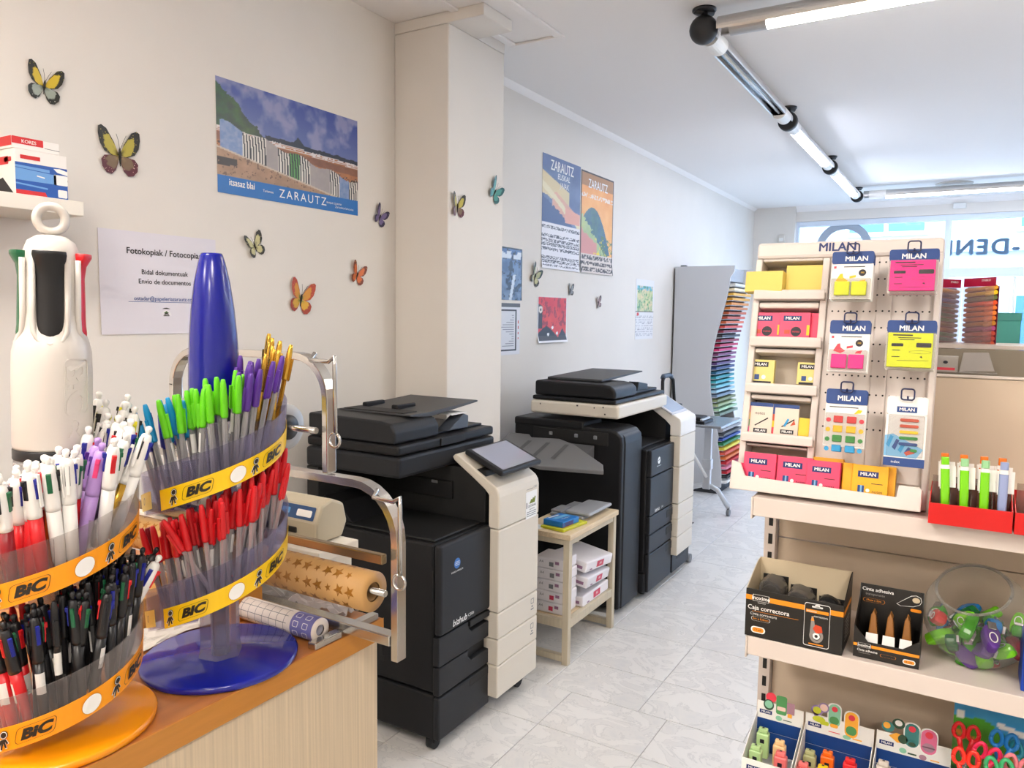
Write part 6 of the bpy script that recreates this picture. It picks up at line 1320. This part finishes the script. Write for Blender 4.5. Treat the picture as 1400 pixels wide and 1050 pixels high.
ring_flat(p, rrect(-w+.012, .067, -w+.041, .079, .001), .0012, m, 0); text(p, 'inoxime', .0098, m, -w+.0265, .0728, 0, bold=.04); text(p, 'stationery', .0034, m, -w+.028, .0645, 0)
text(p, 'Caja correctora', .0112, m, -w+.040, .0545, 0, bold=.03); flat(p, [(-w+.012, .0475), (.010, .0475), (.010, .048), (-w+.012, .048)], m, 1); text(p, 'Cinta correctora', .0068, m, -w+.032, .043, 0); ring_flat(p, rrect(-w+.011, .0305, -w+.044, .0385, .0038), .0007, m, 0); text(p, '5m x 8,5mm', .0054, m, -w+.0275, .0345, 1)
flat(p, rrect(-w+.011, .008, -w+.036, .020, .0055), m, 0); flat(p, rrect(-w+.0135, .0098, -w+.0335, .0182, .004), m, 1, .0005); text(p, '12 uds', .005, m @ Matrix.Translation((0, 0, .0004)), -w+.0235, .014, 2)
c0 = .040; rr_ = rrect(c0-.021, .006, c0+.021, .083, .004); flat(p, rr_, m, 2, .0005); ring_flat(p, rr_, .0012, m, 0, .0007); flat(p, [(c0-.0185, .066), (c0+.0185, .066), (c0+.0185, .0715), (c0-.0185, .0715)], m, 1, .0008); flat(p, rrect(c0-.009, .0755, c0+.009, .0785, .0014), m, 0, .0008); flat(p, rrect(c0-.004, .0765, c0+.004, .0815, .002), m, 0, .0008)
text(p, 'correctora', .0052, m @ Matrix.Translation((0, 0, .0004)), c0+.006, .0605, 0); text(p, 'inoxime', .005, m @ Matrix.Translation((0, 0, .0008)), c0-.009, .0688, 0)
ring_flat(p, [(c0+.006*math.cos(a)*1.9, .026+.0125*math.sin(a)) for a in np.linspace(0, 6.1, 20)], .0045, m, 3, .0009); flat(p, [(c0-.011, .026), (c0-.009, .06), (c0-.006, .06), (c0-.002, .04), (c0+.009, .03)], m, 3, .0008); flat(p, [(c0-.006, .038), (c0-.002, .046), (c0+.008, .044), (c0+.010, .034), (c0, .030)], m, 4, .001); flat(p, [(c0-.010, .052), (c0-.007, .060), (c0-.004, .052)], m, 1, .001); flat(p, [(c0+.006*math.cos(a), .0255+.006*math.sin(a)) for a in np.linspace(0, 6.1, 16)], m, 0, .001); flat(p, [(c0+.0028*math.cos(a), .0255+.0028*math.sin(a)) for a in np.linspace(0, 6.1, 12)], m, 2, .0012); flat(p, [(c0-.012, .0095), (c0+.012, .0095), (c0+.012, .0115), (c0-.012, .0115)], m, 1, .0008)
m2 = fr((x1+.0003, (y0+y1)/2, z), (0, 1, 0), (0, 0, 1)); flat(p, [(-.05, .068), (.04, .068), (.04, .077), (-.05, .077)], m2, 1)
for k in range(6): flat(p, [(-.03, .052-.007*k), (.02, .052-.007*k), (.02, .0535-.007*k), (-.03, .0535-.007*k)], m2, 0)
obj('printed_panel', p, KM, t, fix=False)
for k in range(3):
    xx = x0+.032+.05*k; tt = thing('correction_tape', ['correction tape in a smoky blister at the outer end of the open box', 'correction tape in a smoky blister in the middle of the open box', 'correction tape in a smoky blister at the inner end of the open box'][k], 'correction tape', (xx, 1.42, z+.05), 'correction tapes in the box')
    obj('blister', MB().prism([(-.02, -.045), (.026, -.045), (.026, .030-.012*k), (.018, .045-.012*k), (-.004, .049-.010*k), (-.016, .042-.008*k)], (xx, 1.395, z+.05), (1, 0, 0), (0, 0, 1), (0, .055, 0)), bag, tt, .005); obj('reel', MB().rod((xx, 1.41, z+.066), (xx, 1.43, z+.066), .017, n=18), kd, tt); bx('hang_card', (xx-.02, 1.451, z+.006), (xx+.026, 1.4525, z+.095-.012*k), blkc, tt, .001)
# tape-dispenser style second box
x0, x1, y0, y1 = -.142, -.042, 1.385, 1.455
t = thing('display_box', 'smaller black display box with scooped front beside the correction tape box', 'box', ((x0+x1)/2, (y0+y1)/2, z)); cx = (x0+x1)/2; w = (x1-x0)/2
obj('front_wall', MB().prism([(-w, 0), (w, 0), (w, .048), (w*.5, .029), (-w*.55, .029), (-w, .056)], (cx, y0, z), (1, 0, 0), (0, 0, 1), (0, .0015, 0)), blkc, t)
bx('back_wall', (x0, y1-.0015, z), (x1, y1, z+.108), blkc, t, .0004)
for x, h in ((x0, .056), (x1-.0015, .048)): obj('side_wall', MB().prism([(y0+.0016, z), (y1-.0016, z), (y1-.0016, z+.107), (y1-.015, z+.085), (y0+.0016, z+h)], (x, 0, 0), Z1, Z2, (.0015, 0, 0)), blkc, t)
bx('bottom', (x0+.0016, y0+.0016, z), (x1-.0016, y1-.0016, z+.002), blkc, t, 0)
p = MB(); m = fr((cx, y0-.0002, z), (1, 0, 0), (0, 0, 1)); flat(p, [(-w, .0195), (-w+.006, .0195), (-w+.006, .0245), (-w, .0245)], m, 1); flat(p, [(-w+.028, .0195), (w, .0195), (w, .0245), (-w+.028, .0245)], m, 1); ring_flat(p, rrect(-w+.007, .0185, -w+.027, .0258, .0006), .0007, m, 0); text(p, 'inoxime', .0062, m, -w+.017, .022, 0, bold=.04); text(p, 'Cinta adhesiva', .0054, m, -w+.022, .0135, 0, bold=.03); text(p, 'transparente', .0036, m, -w+.018, .009, 3); ring_flat(p, rrect(-.008, .0085, .016, .0135, .0024), .0005, m, 1); flat(p, rrect(w-.024, .005, w-.005, .0135, .004), m, 0); flat(p, rrect(w-.0225, .0065, w-.0065, .012, .0026), m, 1, .0005); text(p, '6 uds', .0045, m @ Matrix.Translation((0, 0, .0004)), w-.0145, .0093, 2)
m = fr((cx, y1-.0018, z), (1, 0, 0), (0, 0, 1)); text(p, 'Cinta adhesiva', .0086, m, -w+.028, .099, 0, bold=.02); text(p, 'transparente', .006, m, -w+.024, .0905, 3); ring_flat(p, rrect(-w+.005, .076, -w+.04, .083, .0034), .0006, m, 1); text(p, '19mm x 33m', .0046, m, -w+.022, .0795, 1)
dp = [(w-.042, .082), (w-.02, .1), (w-.012, .102), (w-.005, .099), (w-.003, .092), (w-.006, .086), (w-.016, .081), (w-.036, .079)]; ring_flat(p, dp, .0009, m, 0); flat(p, [(w-.012+.006*math.cos(a), .093+.0048*math.sin(a)) for a in np.linspace(0, 6.1, 14)], m, 5, .0003); flat(p, rrect(w-.02, .072, w-.003, .0775, .0026), m, 1)
obj('printed_panel', p, KM, t, fix=False)
for k in range(3):
    xx = x0+.026+.026*k; tt = thing('tape_dispenser', ['brown tape dispenser at the outer end of the scooped box', 'brown tape dispenser in the middle of the scooped box', 'brown tape dispenser at the inner end of the scooped box'][k], 'tape dispenser', (xx, 1.42, z), 'tape dispensers in the scooped box')
    obj('card_foot', MB().prism([(-.010, .003), (.011, .003), (.009, .040), (-.009, .040)], (xx, 1.392, z), (1, 0, 0), (0, .35, .94), (0, .0012, 0)), cardw, tt); obj('dispenser_body', MB().prism([(-.008, .02), (.009, .02), (.004, .066), (0, .074), (-.004, .066)], (xx, 1.41, z), (1, 0, 0), (0, .1, 1), (0, .02, 0)), M('amber plastic', (150, 100, 50), .25), tt, .002)
# glass bowl
gb = M('bowl glass', (214, 214, 210), .04, alpha=.02, spec=.8)
bc = Vector((.0385, 1.475, S2+.078)); rb = .083
t = thing('fish_bowl', 'round clear bowl full of colourful pencil sharpeners on the middle shelf', 'bowl', (bc.x, bc.y, S2+.0005))
axb = Vector((-.16, -.50, .85)).normalized(); qb = axb.to_track_quat('Z', 'Y').to_matrix().to_4x4()
prof = [(max(1e-6, rb*math.sin(a)), -rb*math.cos(a)) for a in np.linspace(0, PI*.775, 26)]; prof += [(prof[-1][0]+.003, prof[-1][1]+.003), (prof[-1][0]+.002, prof[-1][1]+.005), (prof[-1][0]-.003, prof[-1][1]+.002)]
bw = MB().lathe(prof, 44, bc, qb, caps=False)
for v in bw.v: v.z = max(v.z, S2+.001)
obj('glass', bw, gb, t)
rimr = prof[25][0]; rimz = prof[25][1]; rt = MB(); ringp = [bc+qb.to_3x3() @ Vector((rimr*math.cos(a), rimr*math.sin(a), rimz+.002)) for a in np.linspace(0, 2*PI, 41)]
obj('rim', rt.tube(ringp, .0022, 6), M('bowl rim glass', (170, 168, 162), .06, alpha=.3, spec=.8), t)
def sharp(cm, label):
    t = thing('pencil_sharpener', label, 'sharpener', (0, 0, 0), 'pencil sharpeners in the bowl')
    pr = [(.0115*math.cos(a)*(1+.25*math.cos(a)), .0085*math.sin(a)) for a in np.linspace(0, 2*PI, 17)[:-1]]
    obj('shell', MB().prism([(a*1.35, b) for a, b in pr], (0, 0, -.006), (1, 0, 0), (0, 1, 0), (0, 0, .012)), cm, t, .003, 2, local=True)
    r_ = MB(); ring_flat(r_, [(.006+.0066*math.cos(a), .0042*math.sin(a)) for a in np.linspace(0, 6.1, 16)], .0012, Matrix.Translation((0, 0, .0062))); obj('white_ring', r_, wht2, t, local=True, fix=False)
    obj('blade_block', MB().box((-.012, -.004, .0055), (-.003, .004, .0085)), slv, t, .0005, local=True); return t
shc = [('green', M('sharp green', (60, 150, 20), .15, alpha=.88)), ('lime', M('sharp lime', (120, 206, 30), .15, alpha=.88)), ('red', M('sharp red', (206, 40, 40), .15, alpha=.88)), ('blue', M('sharp blue', (30, 120, 190), .15, alpha=.88)), ('purple', M('sharp purple', (90, 50, 140), .2, alpha=.8)), ('dark green', M('sharp dark green', (20, 100, 50), .2, alpha=.8))]
tp_ = [sharp(m, 'x') for _, m in shc]; firstu = set(); k = 0
lay = [0, 1, 2, 0, 3, 1, 0, 4, 1, 2, 0, 5, 1, 0, 2, 3, 0, 1, 5, 0, 4, 1, 0, 2, 0, 1, 3, 5, 0, 2, 1, 0, 4, 3, 0, 1]
for i in range(len(lay)):
    layer = 0 if i < 10 else (1 if i < 24 else 2); n_ = (10, 14, 12)[layer]; j = i-(0, 10, 24)[layer]
    zc = S2+(.018, .040, .064)[layer]; h = zc-bc.z; rad = math.sqrt(max(0, rb*rb-h*h))-.0205
    a = 2*PI*j/n_+layer*.4; rr = rad*(1 if j % 3 else .5); pos = Vector((bc.x+rr*math.cos(a), bc.y+rr*math.sin(a), zc+R.uniform(-.003, .003)+(.008*(math.sin(a) < -.2) if layer == 2 else 0)))
    from mathutils import Euler
    mw = Matrix.Translation(pos) @ Euler((R.uniform(-1.2, 1.2)+PI/2*(math.sin(a) < 0)*.6, R.uniform(-.8, .8), R.uniform(0, 6)), 'XYZ').to_matrix().to_4x4() @ Matrix.Scale(1.55, 4)
    nm = shc[lay[i]][0]; lb_ = f'{nm} sharpener in the {["lowest", "middle", "topmost"][layer]} layer of the bowl, {"front" if math.sin(a) < 0 else "back"} side toward the {"blue carton" if math.cos(a) > 0 else "black box"}'
    gr_ = 'pencil sharpeners in the bowl'
    if lay[i] not in firstu: firstu.add(lay[i]); o = tp_[lay[i]]; o.matrix_world = mw; o['label'] = lb_; o['group'] = gr_
    else: dup(tp_[lay[i]], mw, lb_, gr_)
bb = bx('blue_carton', (.098, 1.39, S2+.0005), (.20, 1.46, S2+.085), M('carton royal blue', (16, 60, 160), .35), None, .002); tag(bb, 'blue carton cut off beyond the round bowl on the middle shelf', 'box')
# ---------------------------------------------------------------- sharpener boxes on the low shelf
def P2(px, py, Y): return at(px, py, 1, Y)
YB, YF = 1.50, 1.385
mint = M('sharp case mint', (180, 214, 150), .35); peach = M('sharp case peach', (244, 204, 150), .35); coral = M('sharp case coral', (240, 120, 120), .35); orange_ = M('sharp case orange', (240, 110, 30), .35); yelc = M('sharp case yellow', (246, 206, 20), .35); redc = M('sharp case red', (226, 40, 44), .35); greyc = M('sharp case grey', (206, 196, 186), .35); sage = M('sharp case sage', (176, 180, 130), .35)
pastel = [wht, navyp, rdp, M('print sage green', (80, 150, 90), .5), M('print lilac', (150, 130, 180), .5), M('print mint', (140, 200, 170), .5), M('print amber', (246, 176, 60), .5), M('print rose', (220, 110, 150), .5), M('print teal', (60, 130, 130), .5), M('print lime', (196, 206, 50), .5), cardb, M('print pale', (230, 200, 190), .5), M('print dark green', (50, 80, 60), .5), M('print mauve', (170, 130, 150), .5)]
def sbox(pl, pr_, ytop, label, deco, items):
    a = P2(pl, ytop, YB); b = P2(pr_, ytop, YB); x0, x1 = a.x, b.x; zt = a.z; z0 = S3+.0005
    t = thing('display_box', label, 'box', ((x0+x1)/2, 1.45, z0))
    bx('header_card', (x0, YB-.0015, z0+.045), (x1, YB, zt), cardw, t, .0004); bx('back_wall', (x0, YB-.0015, z0), (x1, YB, z0+.0445), cardb, t, 0); bx('front_wall', (x0, YF, z0), (x1, YF+.0015, z0+.045), cardw, t, .0004)
    for x in (x0, x1-.0012): obj('side_wall', MB().prism([(YF+.0016, z0), (YB-.0016, z0), (YB-.0016, z0+.085), (YF+.0016, z0+.045)], (x, 0, 0), Z1, Z2, (.0012, 0, 0)), cardw, t)
    bx('bottom', (x0+.0013, YF+.0016, z0), (x1-.0013, YB-.0016, z0+.002), cardw, t, 0)
    p = MB(); m = fr((x0, YB-.0018, zt), (1, 0, 0), (0, 0, 1)); W_ = x1-x0
    bluez = zt-.034; flat(p, [(.001, z0+.046-zt), (W_-.001, z0+.046-zt), (W_-.001, -.034), (.001, -.034)], m, 10)
    logo2(p, m, .017, -.020, .0062); deco(p, m, W_); mf = fr(((x0+x1)/2, YF-.0003, z0+.03), (1, 0, 0), (0, 0, 1)); logo2(p, mf, -W_/2+.022, 0, .0066)
    obj('print', p, pastel, t, fix=False)
    for (fx, fy, h, cm, nm, lb2) in items:
        x = x0+W_*fx; y = YF+.02+(YB-YF-.05)*fy; s = thing('pencil_sharpener', lb2, 'sharpener', (x, y, z0+.0025), 'sharpeners standing in the card boxes')
        zz0 = z0+.0025+.010*fy; h -= .011; bx('case', (x-.0115, y-.008, zz0), (x+.0115, y+.008, zz0+h), cm, s, .003, seg=3); bx('top_block', (x-.0085, y-.0055, zz0+h+.0002), (x+.0085, y+.0055, zz0+h+.009), cm, s, .002); q = MB(); mt2 = fr((x, y-.0082, zz0+h-.014), (1, 0, 0), (0, 0, 1)); flat(q, rrect(-.004, -.004, .004, .004, .001), mt2); mt3 = fr((x, y, zz0+h+.0094), (1, 0, 0), (0, 1, 0)); flat(q, rrect(-.002, -.002, .002, .002, .0005), mt3); obj('dark_print', q, dk, s, fix=False)
    return t
def logo2(p, m, x, y, s): flat(p, [(x-s*1.9, y-s*.62), (x+s*1.9, y-s*.62), (x+s*1.9, y+s*.62), (x-s*1.9, y+s*.62)], m, 1, .0003); text(p, 'MILAN', s*.95, m @ Matrix.Translation((0, 0, .0002)), x, y, 0, bold=.05)
el = lambda cx, cy_, rx, ry, n=20: [(cx+rx*math.cos(2*PI*k/n), cy_+ry*math.sin(2*PI*k/n)) for k in range(n)]
def cap_(p, m, cx, cy_, w, h, c, c2):
    flat(p, rrect(cx-w-.002, cy_-h-.002, cx+w+.002, cy_+h+.002, w), m, 0, .0004); flat(p, rrect(cx-w, cy_-h, cx+w, cy_+h, w*.98), m, c, .0006); flat(p, rrect(cx-w*.8, cy_-h*.8, cx+w*.8, cy_-h*.1, w*.7), m, c2, .0008); flat(p, el(cx, cy_+h*.55, w*.5, w*.5), m, 2, .0008)
def deco1(p, m, W_):
    flat(p, el(.026, .012, .010, .010), m, 2, .0005); flat(p, el(.022, -.004, .010, .011), m, 12, .0007); flat(p, el(.022, -.003, .0075, .008), m, 5, .0008); flat(p, rrect(.036, -.018, .056, .020, .004), m, 3, .0006); flat(p, rrect(.038, -.010, .054, -.002, .002), m, 11, .0008); flat(p, rrect(.056, -.013, .0705, .010, .001), m, 13, .0005); flat(p, rrect(.058, -.02, .066, -.012, .001), m, 6, .0008); flat(p, el(.042, -.026, .006, .005), m, 5, .0007); flat(p, [(.05, -.028), (.066, -.028), (.066, -.0265), (.05, -.0265)], m, 12, .0006)
def deco2(p, m, W_):
    flat(p, el(.020, .010, .0105, .010), m, 4, .0005); flat(p, [(.010, .008), (.018, -.006), (.024, .004)], m, 4, .0005); flat(p, el(.020, .010, .0075, .007), m, 9, .0007); flat(p, el(.032, .018, .0095, .0095), m, 4, .0006); flat(p, el(.032, .018, .007, .007), m, 11, .0008); flat(p, el(.024, -.007, .0115, .006), m, 9, .0007); flat(p, rrect(.026, -.016, .042, -.008, .003), m, 9, .0006)
    cap_(p, m, .051, .008, .0105, .022, 5, 3); flat(p, rrect(.044, -.016, .058, -.009, .003), m, 6, .0009); cap_(p, m, .081, -.002, .0115, .025, 6, 3); flat(p, [(.042, -.026), (.062, -.026), (.062, -.0245), (.042, -.0245)], m, 2, .0006); flat(p, el(.074, -.028, .007, .004), m, 5, .0006); flat(p, [(.084, -.029), (.1, -.029), (.1, -.0265), (.084, -.0265)], m, 6, .0006)
def deco3(p, m, W_):
    flat(p, el(.018, .012, .0105, .010), m, 8, .0005); flat(p, el(.016, .014, .006, .006), m, 6, .0007); flat(p, el(.035, .022, .0105, .0095), m, 12, .0006); flat(p, el(.035, .023, .006, .0055), m, 0, .0008); flat(p, [(.020, -.004), (.032, .004), (.046, .001), (.046, -.012), (.034, -.014)], m, 6, .0006); flat(p, el(.043, -.005, .008, .0085), m, 12, .0008); cap_(p, m, .057, .006, .0115, .022, 8, 8); flat(p, el(.058, -.010, .006, .004), m, 12, .001); cap_(p, m, .084, .002, .0125, .023, 7, 13); flat(p, el(.044, -.026, .006, .005), m, 5, .0006); flat(p, [(.052, -.030), (.066, -.030), (.066, -.027), (.052, -.027)], m, 12, .0006); flat(p, el(.076, -.029, .006, .005), m, 13, .0006); flat(p, [(.088, -.031), (.102, -.031), (.102, -.029), (.088, -.029)], m, 6, .0006)
sbox(1036, 1100, 956, 'sharpener box with green magnifier pictures at the outer end of the low shelf', deco1, [(.24, .9, .06, mint, '', 'tall mint green sharpener at the back of the outer box'), (.62, .75, .052, peach, '', 'peach sharpener with dark mark in the outer box'), (.20, .25, .052, mint, '', 'shorter mint green sharpener at the front of the outer box'), (.72, .25, .054, coral, '', 'coral pink sharpener at the front of the outer box')])
sbox(1102, 1197, 973, 'sharpener box with heart and capsule pictures in the middle of the low shelf', deco2, [(.14, .85, .045, sage, '', 'sage green sharpener at the back of the middle box'), (.40, .8, .055, orange_, '', 'orange sharpener in the middle of the middle box'), (.72, .8, .053, redc, '', 'red sharpener at the back of the middle box'), (.10, .25, .046, coral, '', 'coral sharpener at the front of the middle box'), (.38, .25, .05, yelc, '', 'yellow sharpener at the front of the middle box')])
sbox(1199, 1303, 997, 'sharpener box with teal and pink capsule pictures beside the scissors box', deco3, [(.14, .8, .066, greyc, '', 'pale grey sharpener in the box beside the scissors'), (.5, .3, .04, mint, '', 'mint sharpener low in the box beside the scissors')])
# ---------------------------------------------------------------- scissors box
a = P2(1306, 950, YB); x0, zt = a.x, a.z; x1 = x0+.17; z0 = S3+.0005
t = thing('scissors_box', 'colourful landscape display box full of round handled scissors', 'box', ((x0+x1)/2, 1.44, z0))
m = fr(((x0+x1)/2, YB-.002, (z0+.03+zt)/2), (1, 0, 0), (0, 0, 1)); hh = zt-z0-.03
def land(u, v):
    n = snoise(u*8, v*5, 71); img = np.stack([40+30*n, 140+20*n, 200+10*n], -1); img = put(img, v < .80-.30*(u-.15)**2*4+.05*n, (70, 150, 30)); img = put(img, v < .70-.5*u, (60, 130, 34)); img = put(img, (abs(v-(.66-.34*u)) < .025), (206, 120, 30)); img = put(img, v < .60-.34*u, np.stack([60+20*n, 110+30*n, 40+10*n], -1)); img = put(img, v < .3, (40, 80, 40)); img = put(img, (abs(v-.78+.25*(u-.5)) < .025) & (u > .38) & (u < .72), (226, 226, 226)); img = put(img, (u > .02) & (u < .1) & (v > .78) & (v < .88), (220, 224, 220)); return img
picture('printed_backdrop', m, x1-x0, hh, 60, 50, land, t)
bx('back_wall', (x0, YB-.0019, z0), (x1, YB-.0005, zt-.001), cardw, t, 0); bx('front_wall', (x0, YF, z0), (x1, YF+.0015, z0+.05), M('box leaf green', (50, 110, 40), .5), t, 0); bx('side_wall', (x0, YF+.0016, z0), (x0+.0012, YB-.0025, z0+.08), M('box dark teal', (20, 60, 70), .5), t, 0); bx('bottom', (x0+.0013, YF+.0016, z0), (x1, YB-.0025, z0+.002), cardw, t, 0)
def scissors(px, py, Y, m, label, tilt=0, s=1.0):
    c = at(px, py, 1, Y); t = thing('scissors', label, 'scissors', c, 'scissors in the landscape box'); q = Matrix.Rotation(math.radians(tilt), 4, 'Y')
    for sd in (-1, 1):
        b = MB(); L = [Vector((sd*(.0105+.0078*math.cos(a)*(1-.15*math.sin(a))), 0, .013*math.sin(a))) for a in np.linspace(0, 2*PI, 25)]
        b.tube([c+q @ (v*s) for v in L], .0034*s, 8); b.tube([c+q @ (Vector(v)*s) for v in ((sd*.010, 0, -.012), (sd*.007, 0, -.026), (sd*.002, 0, -.044))], .004*s, 8); obj('handle', b, m, t)
    obj('blade', MB().box((-.004, -.0008, -.1), (.004, .0008, -.042), mt=Matrix.Translation(c) @ q), slv, t); obj('pivot', MB().rod(c+q @ Vector((0, -.004, -.045)), c+q @ Vector((0, .003, -.045)), .004), slv, t)
sred = M('scissor red', (206, 22, 30), .3); sred2 = M('scissor orange red', (240, 50, 34), .3); sblu = M('scissor blue', (24, 120, 196), .3); spnk = M('scissor pink', (236, 40, 90), .3); sgrn = M('scissor green', (60, 170, 110), .3); stea = M('scissor teal', (30, 130, 150), .3); sros = M('scissor rose', (220, 120, 130), .3)
scissors(1321, 1001, 1.455, sred, 'dark red handled scissors at the back of the landscape box'); scissors(1373, 1012, 1.45, sblu, 'blue handled scissors standing in the landscape box', 4); scissors(1321, 1036, 1.41, sred2, 'bright orange red handled scissors at the front of the landscape box'); scissors(1350, 1030, 1.43, spnk, 'pink handled scissors between the red and blue scissors', 12); scissors(1400, 1026, 1.46, stea, 'teal handled scissors at the edge of the landscape box', -6); scissors(1366, 1048, 1.40, sgrn, 'green handled scissors low in the landscape box', -8); scissors(1392, 1046, 1.41, sros, 'rose handled scissors low at the edge of the landscape box', 6)
# ---------------------------------------------------------------- things on the far side of the shelving, above the back panel
def mpack(pa, pb, Ya, Yb, ytop, ybot, cols_, label, strip):
    A, Bq = at(pa, ytop, 1, Ya), at(pb, ytop, 1, Yb); zb = at(pa, ybot, 1, Ya).z; r = Vector((Bq.x-A.x, Bq.y-A.y, 0)); L = r.length; m = fr((A.x, A.y, zb), r, (0, 0, 1)); H_ = A.z-zb
    t = thing('marker_pack', label, 'marker pack', m.translation); hd = .018
    obj('header', MB().box((0, H_-hd, -.0015), (L, H_, .0015), mt=m), M('pack crimson', (166, 20, 60), .3), t, .0005); obj('back_card', MB().box((0, 0, -.010), (L, H_-hd, -.0085), mt=m), M('pack maroon', (110, 20, 50), .4), t)
    n = len(cols_); st_ = (H_-hd)/n
    for k, c in enumerate(cols_):
        y = H_-hd-st_*(k+.5); pn = obj('felt_pen', MB().rod(m @ Vector((.003, y+.002*strip, -.003)), m @ Vector((L*.97, y-.003*strip, -.003)), min(.0042, st_*.48), n=8), M('felt %d %d %d' % c, c, .3), t)
        if strip < 0: obj('pen_cap', MB().rod(m @ Vector((L*.70, y-.0015, -.003)), m @ Vector((L*.99, y+.0035, -.003)), min(.0047, st_*.5), n=8), M('felt %d %d %d' % tuple(min(255, int(v*1.15)) for v in c), tuple(min(255, int(v*1.15)) for v in c), .3), t)
    p = MB(); text(p, 'STABILO', .006, m @ Matrix.Translation((0, 0, .0012)), L*.72, H_-.006, 0, bold=.03); obj('print', p, wht, t, fix=False)
    obj('wrap', MB().box((0, 0, .003), (L, H_-hd-.0005, .0036), mt=m), M('pack film', (220, 200, 200), .08, alpha=.06), t)
mpack(1280, 1314, 1.84, 1.90, 381, 480, [(206, 150, 30), (40, 50, 110), (30, 60, 150), (30, 100, 130), (40, 70, 60), (20, 100, 80), (20, 120, 60), (110, 90, 40), (140, 90, 30), (30, 120, 60), (30, 120, 110), (80, 70, 60), (150, 80, 30)], 'crimson headed pack of blue and green felt pens above the back panel', 1)
mpack(1319, 1362, 1.90, 1.84, 381, 480, [(220, 160, 40), (226, 190, 30), (90, 100, 50), (236, 80, 30), (214, 110, 40), (220, 120, 40), (206, 110, 40), (180, 120, 30), (150, 60, 110), (170, 60, 40), (150, 60, 50), (160, 60, 30), (190, 80, 30)], 'crimson headed pack of yellow and orange felt pens above the back panel', -1)
hc = thing('acrylic_holder', 'small clear acrylic holder in front of the felt pen packs', 'holder', at(1336, 505, 1, 1.70))
a, b, c_, d = at(1311, 508, 1, 1.68), at(1360, 508, 1, 1.68), at(1352, 482, 1, 1.72), at(1317, 482, 1, 1.72)
obj('clear_face', MB().add([a, b, c_, d]+[v+Vector((0, .004, 0)) for v in (a, b, c_, d)], [(0,1,2,3),(7,6,5,4),(0,4,5,1),(1,5,6,2),(2,6,7,3),(3,7,4,0)]), M('acrylic', (206, 200, 196), .06, alpha=.4), hc, .001)
pl_ = Vector((0, 0, -.004)); bx('foot', (a.x-.004, 1.66, S1+.2192), (b.x+.004, 1.70, S1+.2215), M('acrylic', (206, 200, 196), .06), hc, .001)
tb_ = at(1363, 428, 1, 2.1); tb2 = at(1394, 472, 1, 2.1)
pk_ = thing('teal_folder_box', 'teal box standing beyond the felt pen packs near the window', 'box', ((tb_.x+tb2.x)/2, 2.12, tb2.z)); bx('box_body', (tb_.x, 2.10, tb2.z-.10), (tb2.x, 2.17, tb_.z), M('teal card', (70, 160, 150), .5), pk_, .002); bx('lid_edge', (tb_.x-.001, 2.098, tb_.z-.018), (tb2.x+.001, 2.172, tb_.z+.001), M('teal card dark', (60, 146, 138), .5), pk_, .001)
gdb = thing('gondola', 'second cream shelving unit standing behind the first one', 'shelving', (.2, 2.2, 0)); bx('body', (-.25, 2.0, 0), (.62, 2.3, tb2.z-.1005), gcr, gdb, .003); bx('top_board', (-.26, 1.99, tb2.z-.1002), (.63, 2.31, tb2.z-.1001+.00005), gcr, gdb, 0)
cbx2 = thing('small_carton', 'small grey printed carton behind the peg display by the felt pens', 'box', at(1292, 505, 1, 1.68)); q0, q1 = at(1277, 486, 1, 1.68), at(1309, 508, 1, 1.68); bx('box_body', (q0.x, 1.665, S1+.2195), (q1.x, 1.70, q0.z), M('carton pale grey', (170, 164, 158), .5), cbx2, .001); p = MB(); m = fr(((q0.x+q1.x)/2, 1.6647, (S1+.2195+q0.z)/2), (1, 0, 0), (0, 0, 1)); flat(p, [(-.018, -.011), (.016, -.011), (.016, -.006), (-.018, -.006)], m, 2); flat(p, el(.0, .004, .004, .003), m, 1); obj('print', p, PM, cbx2, fix=False)
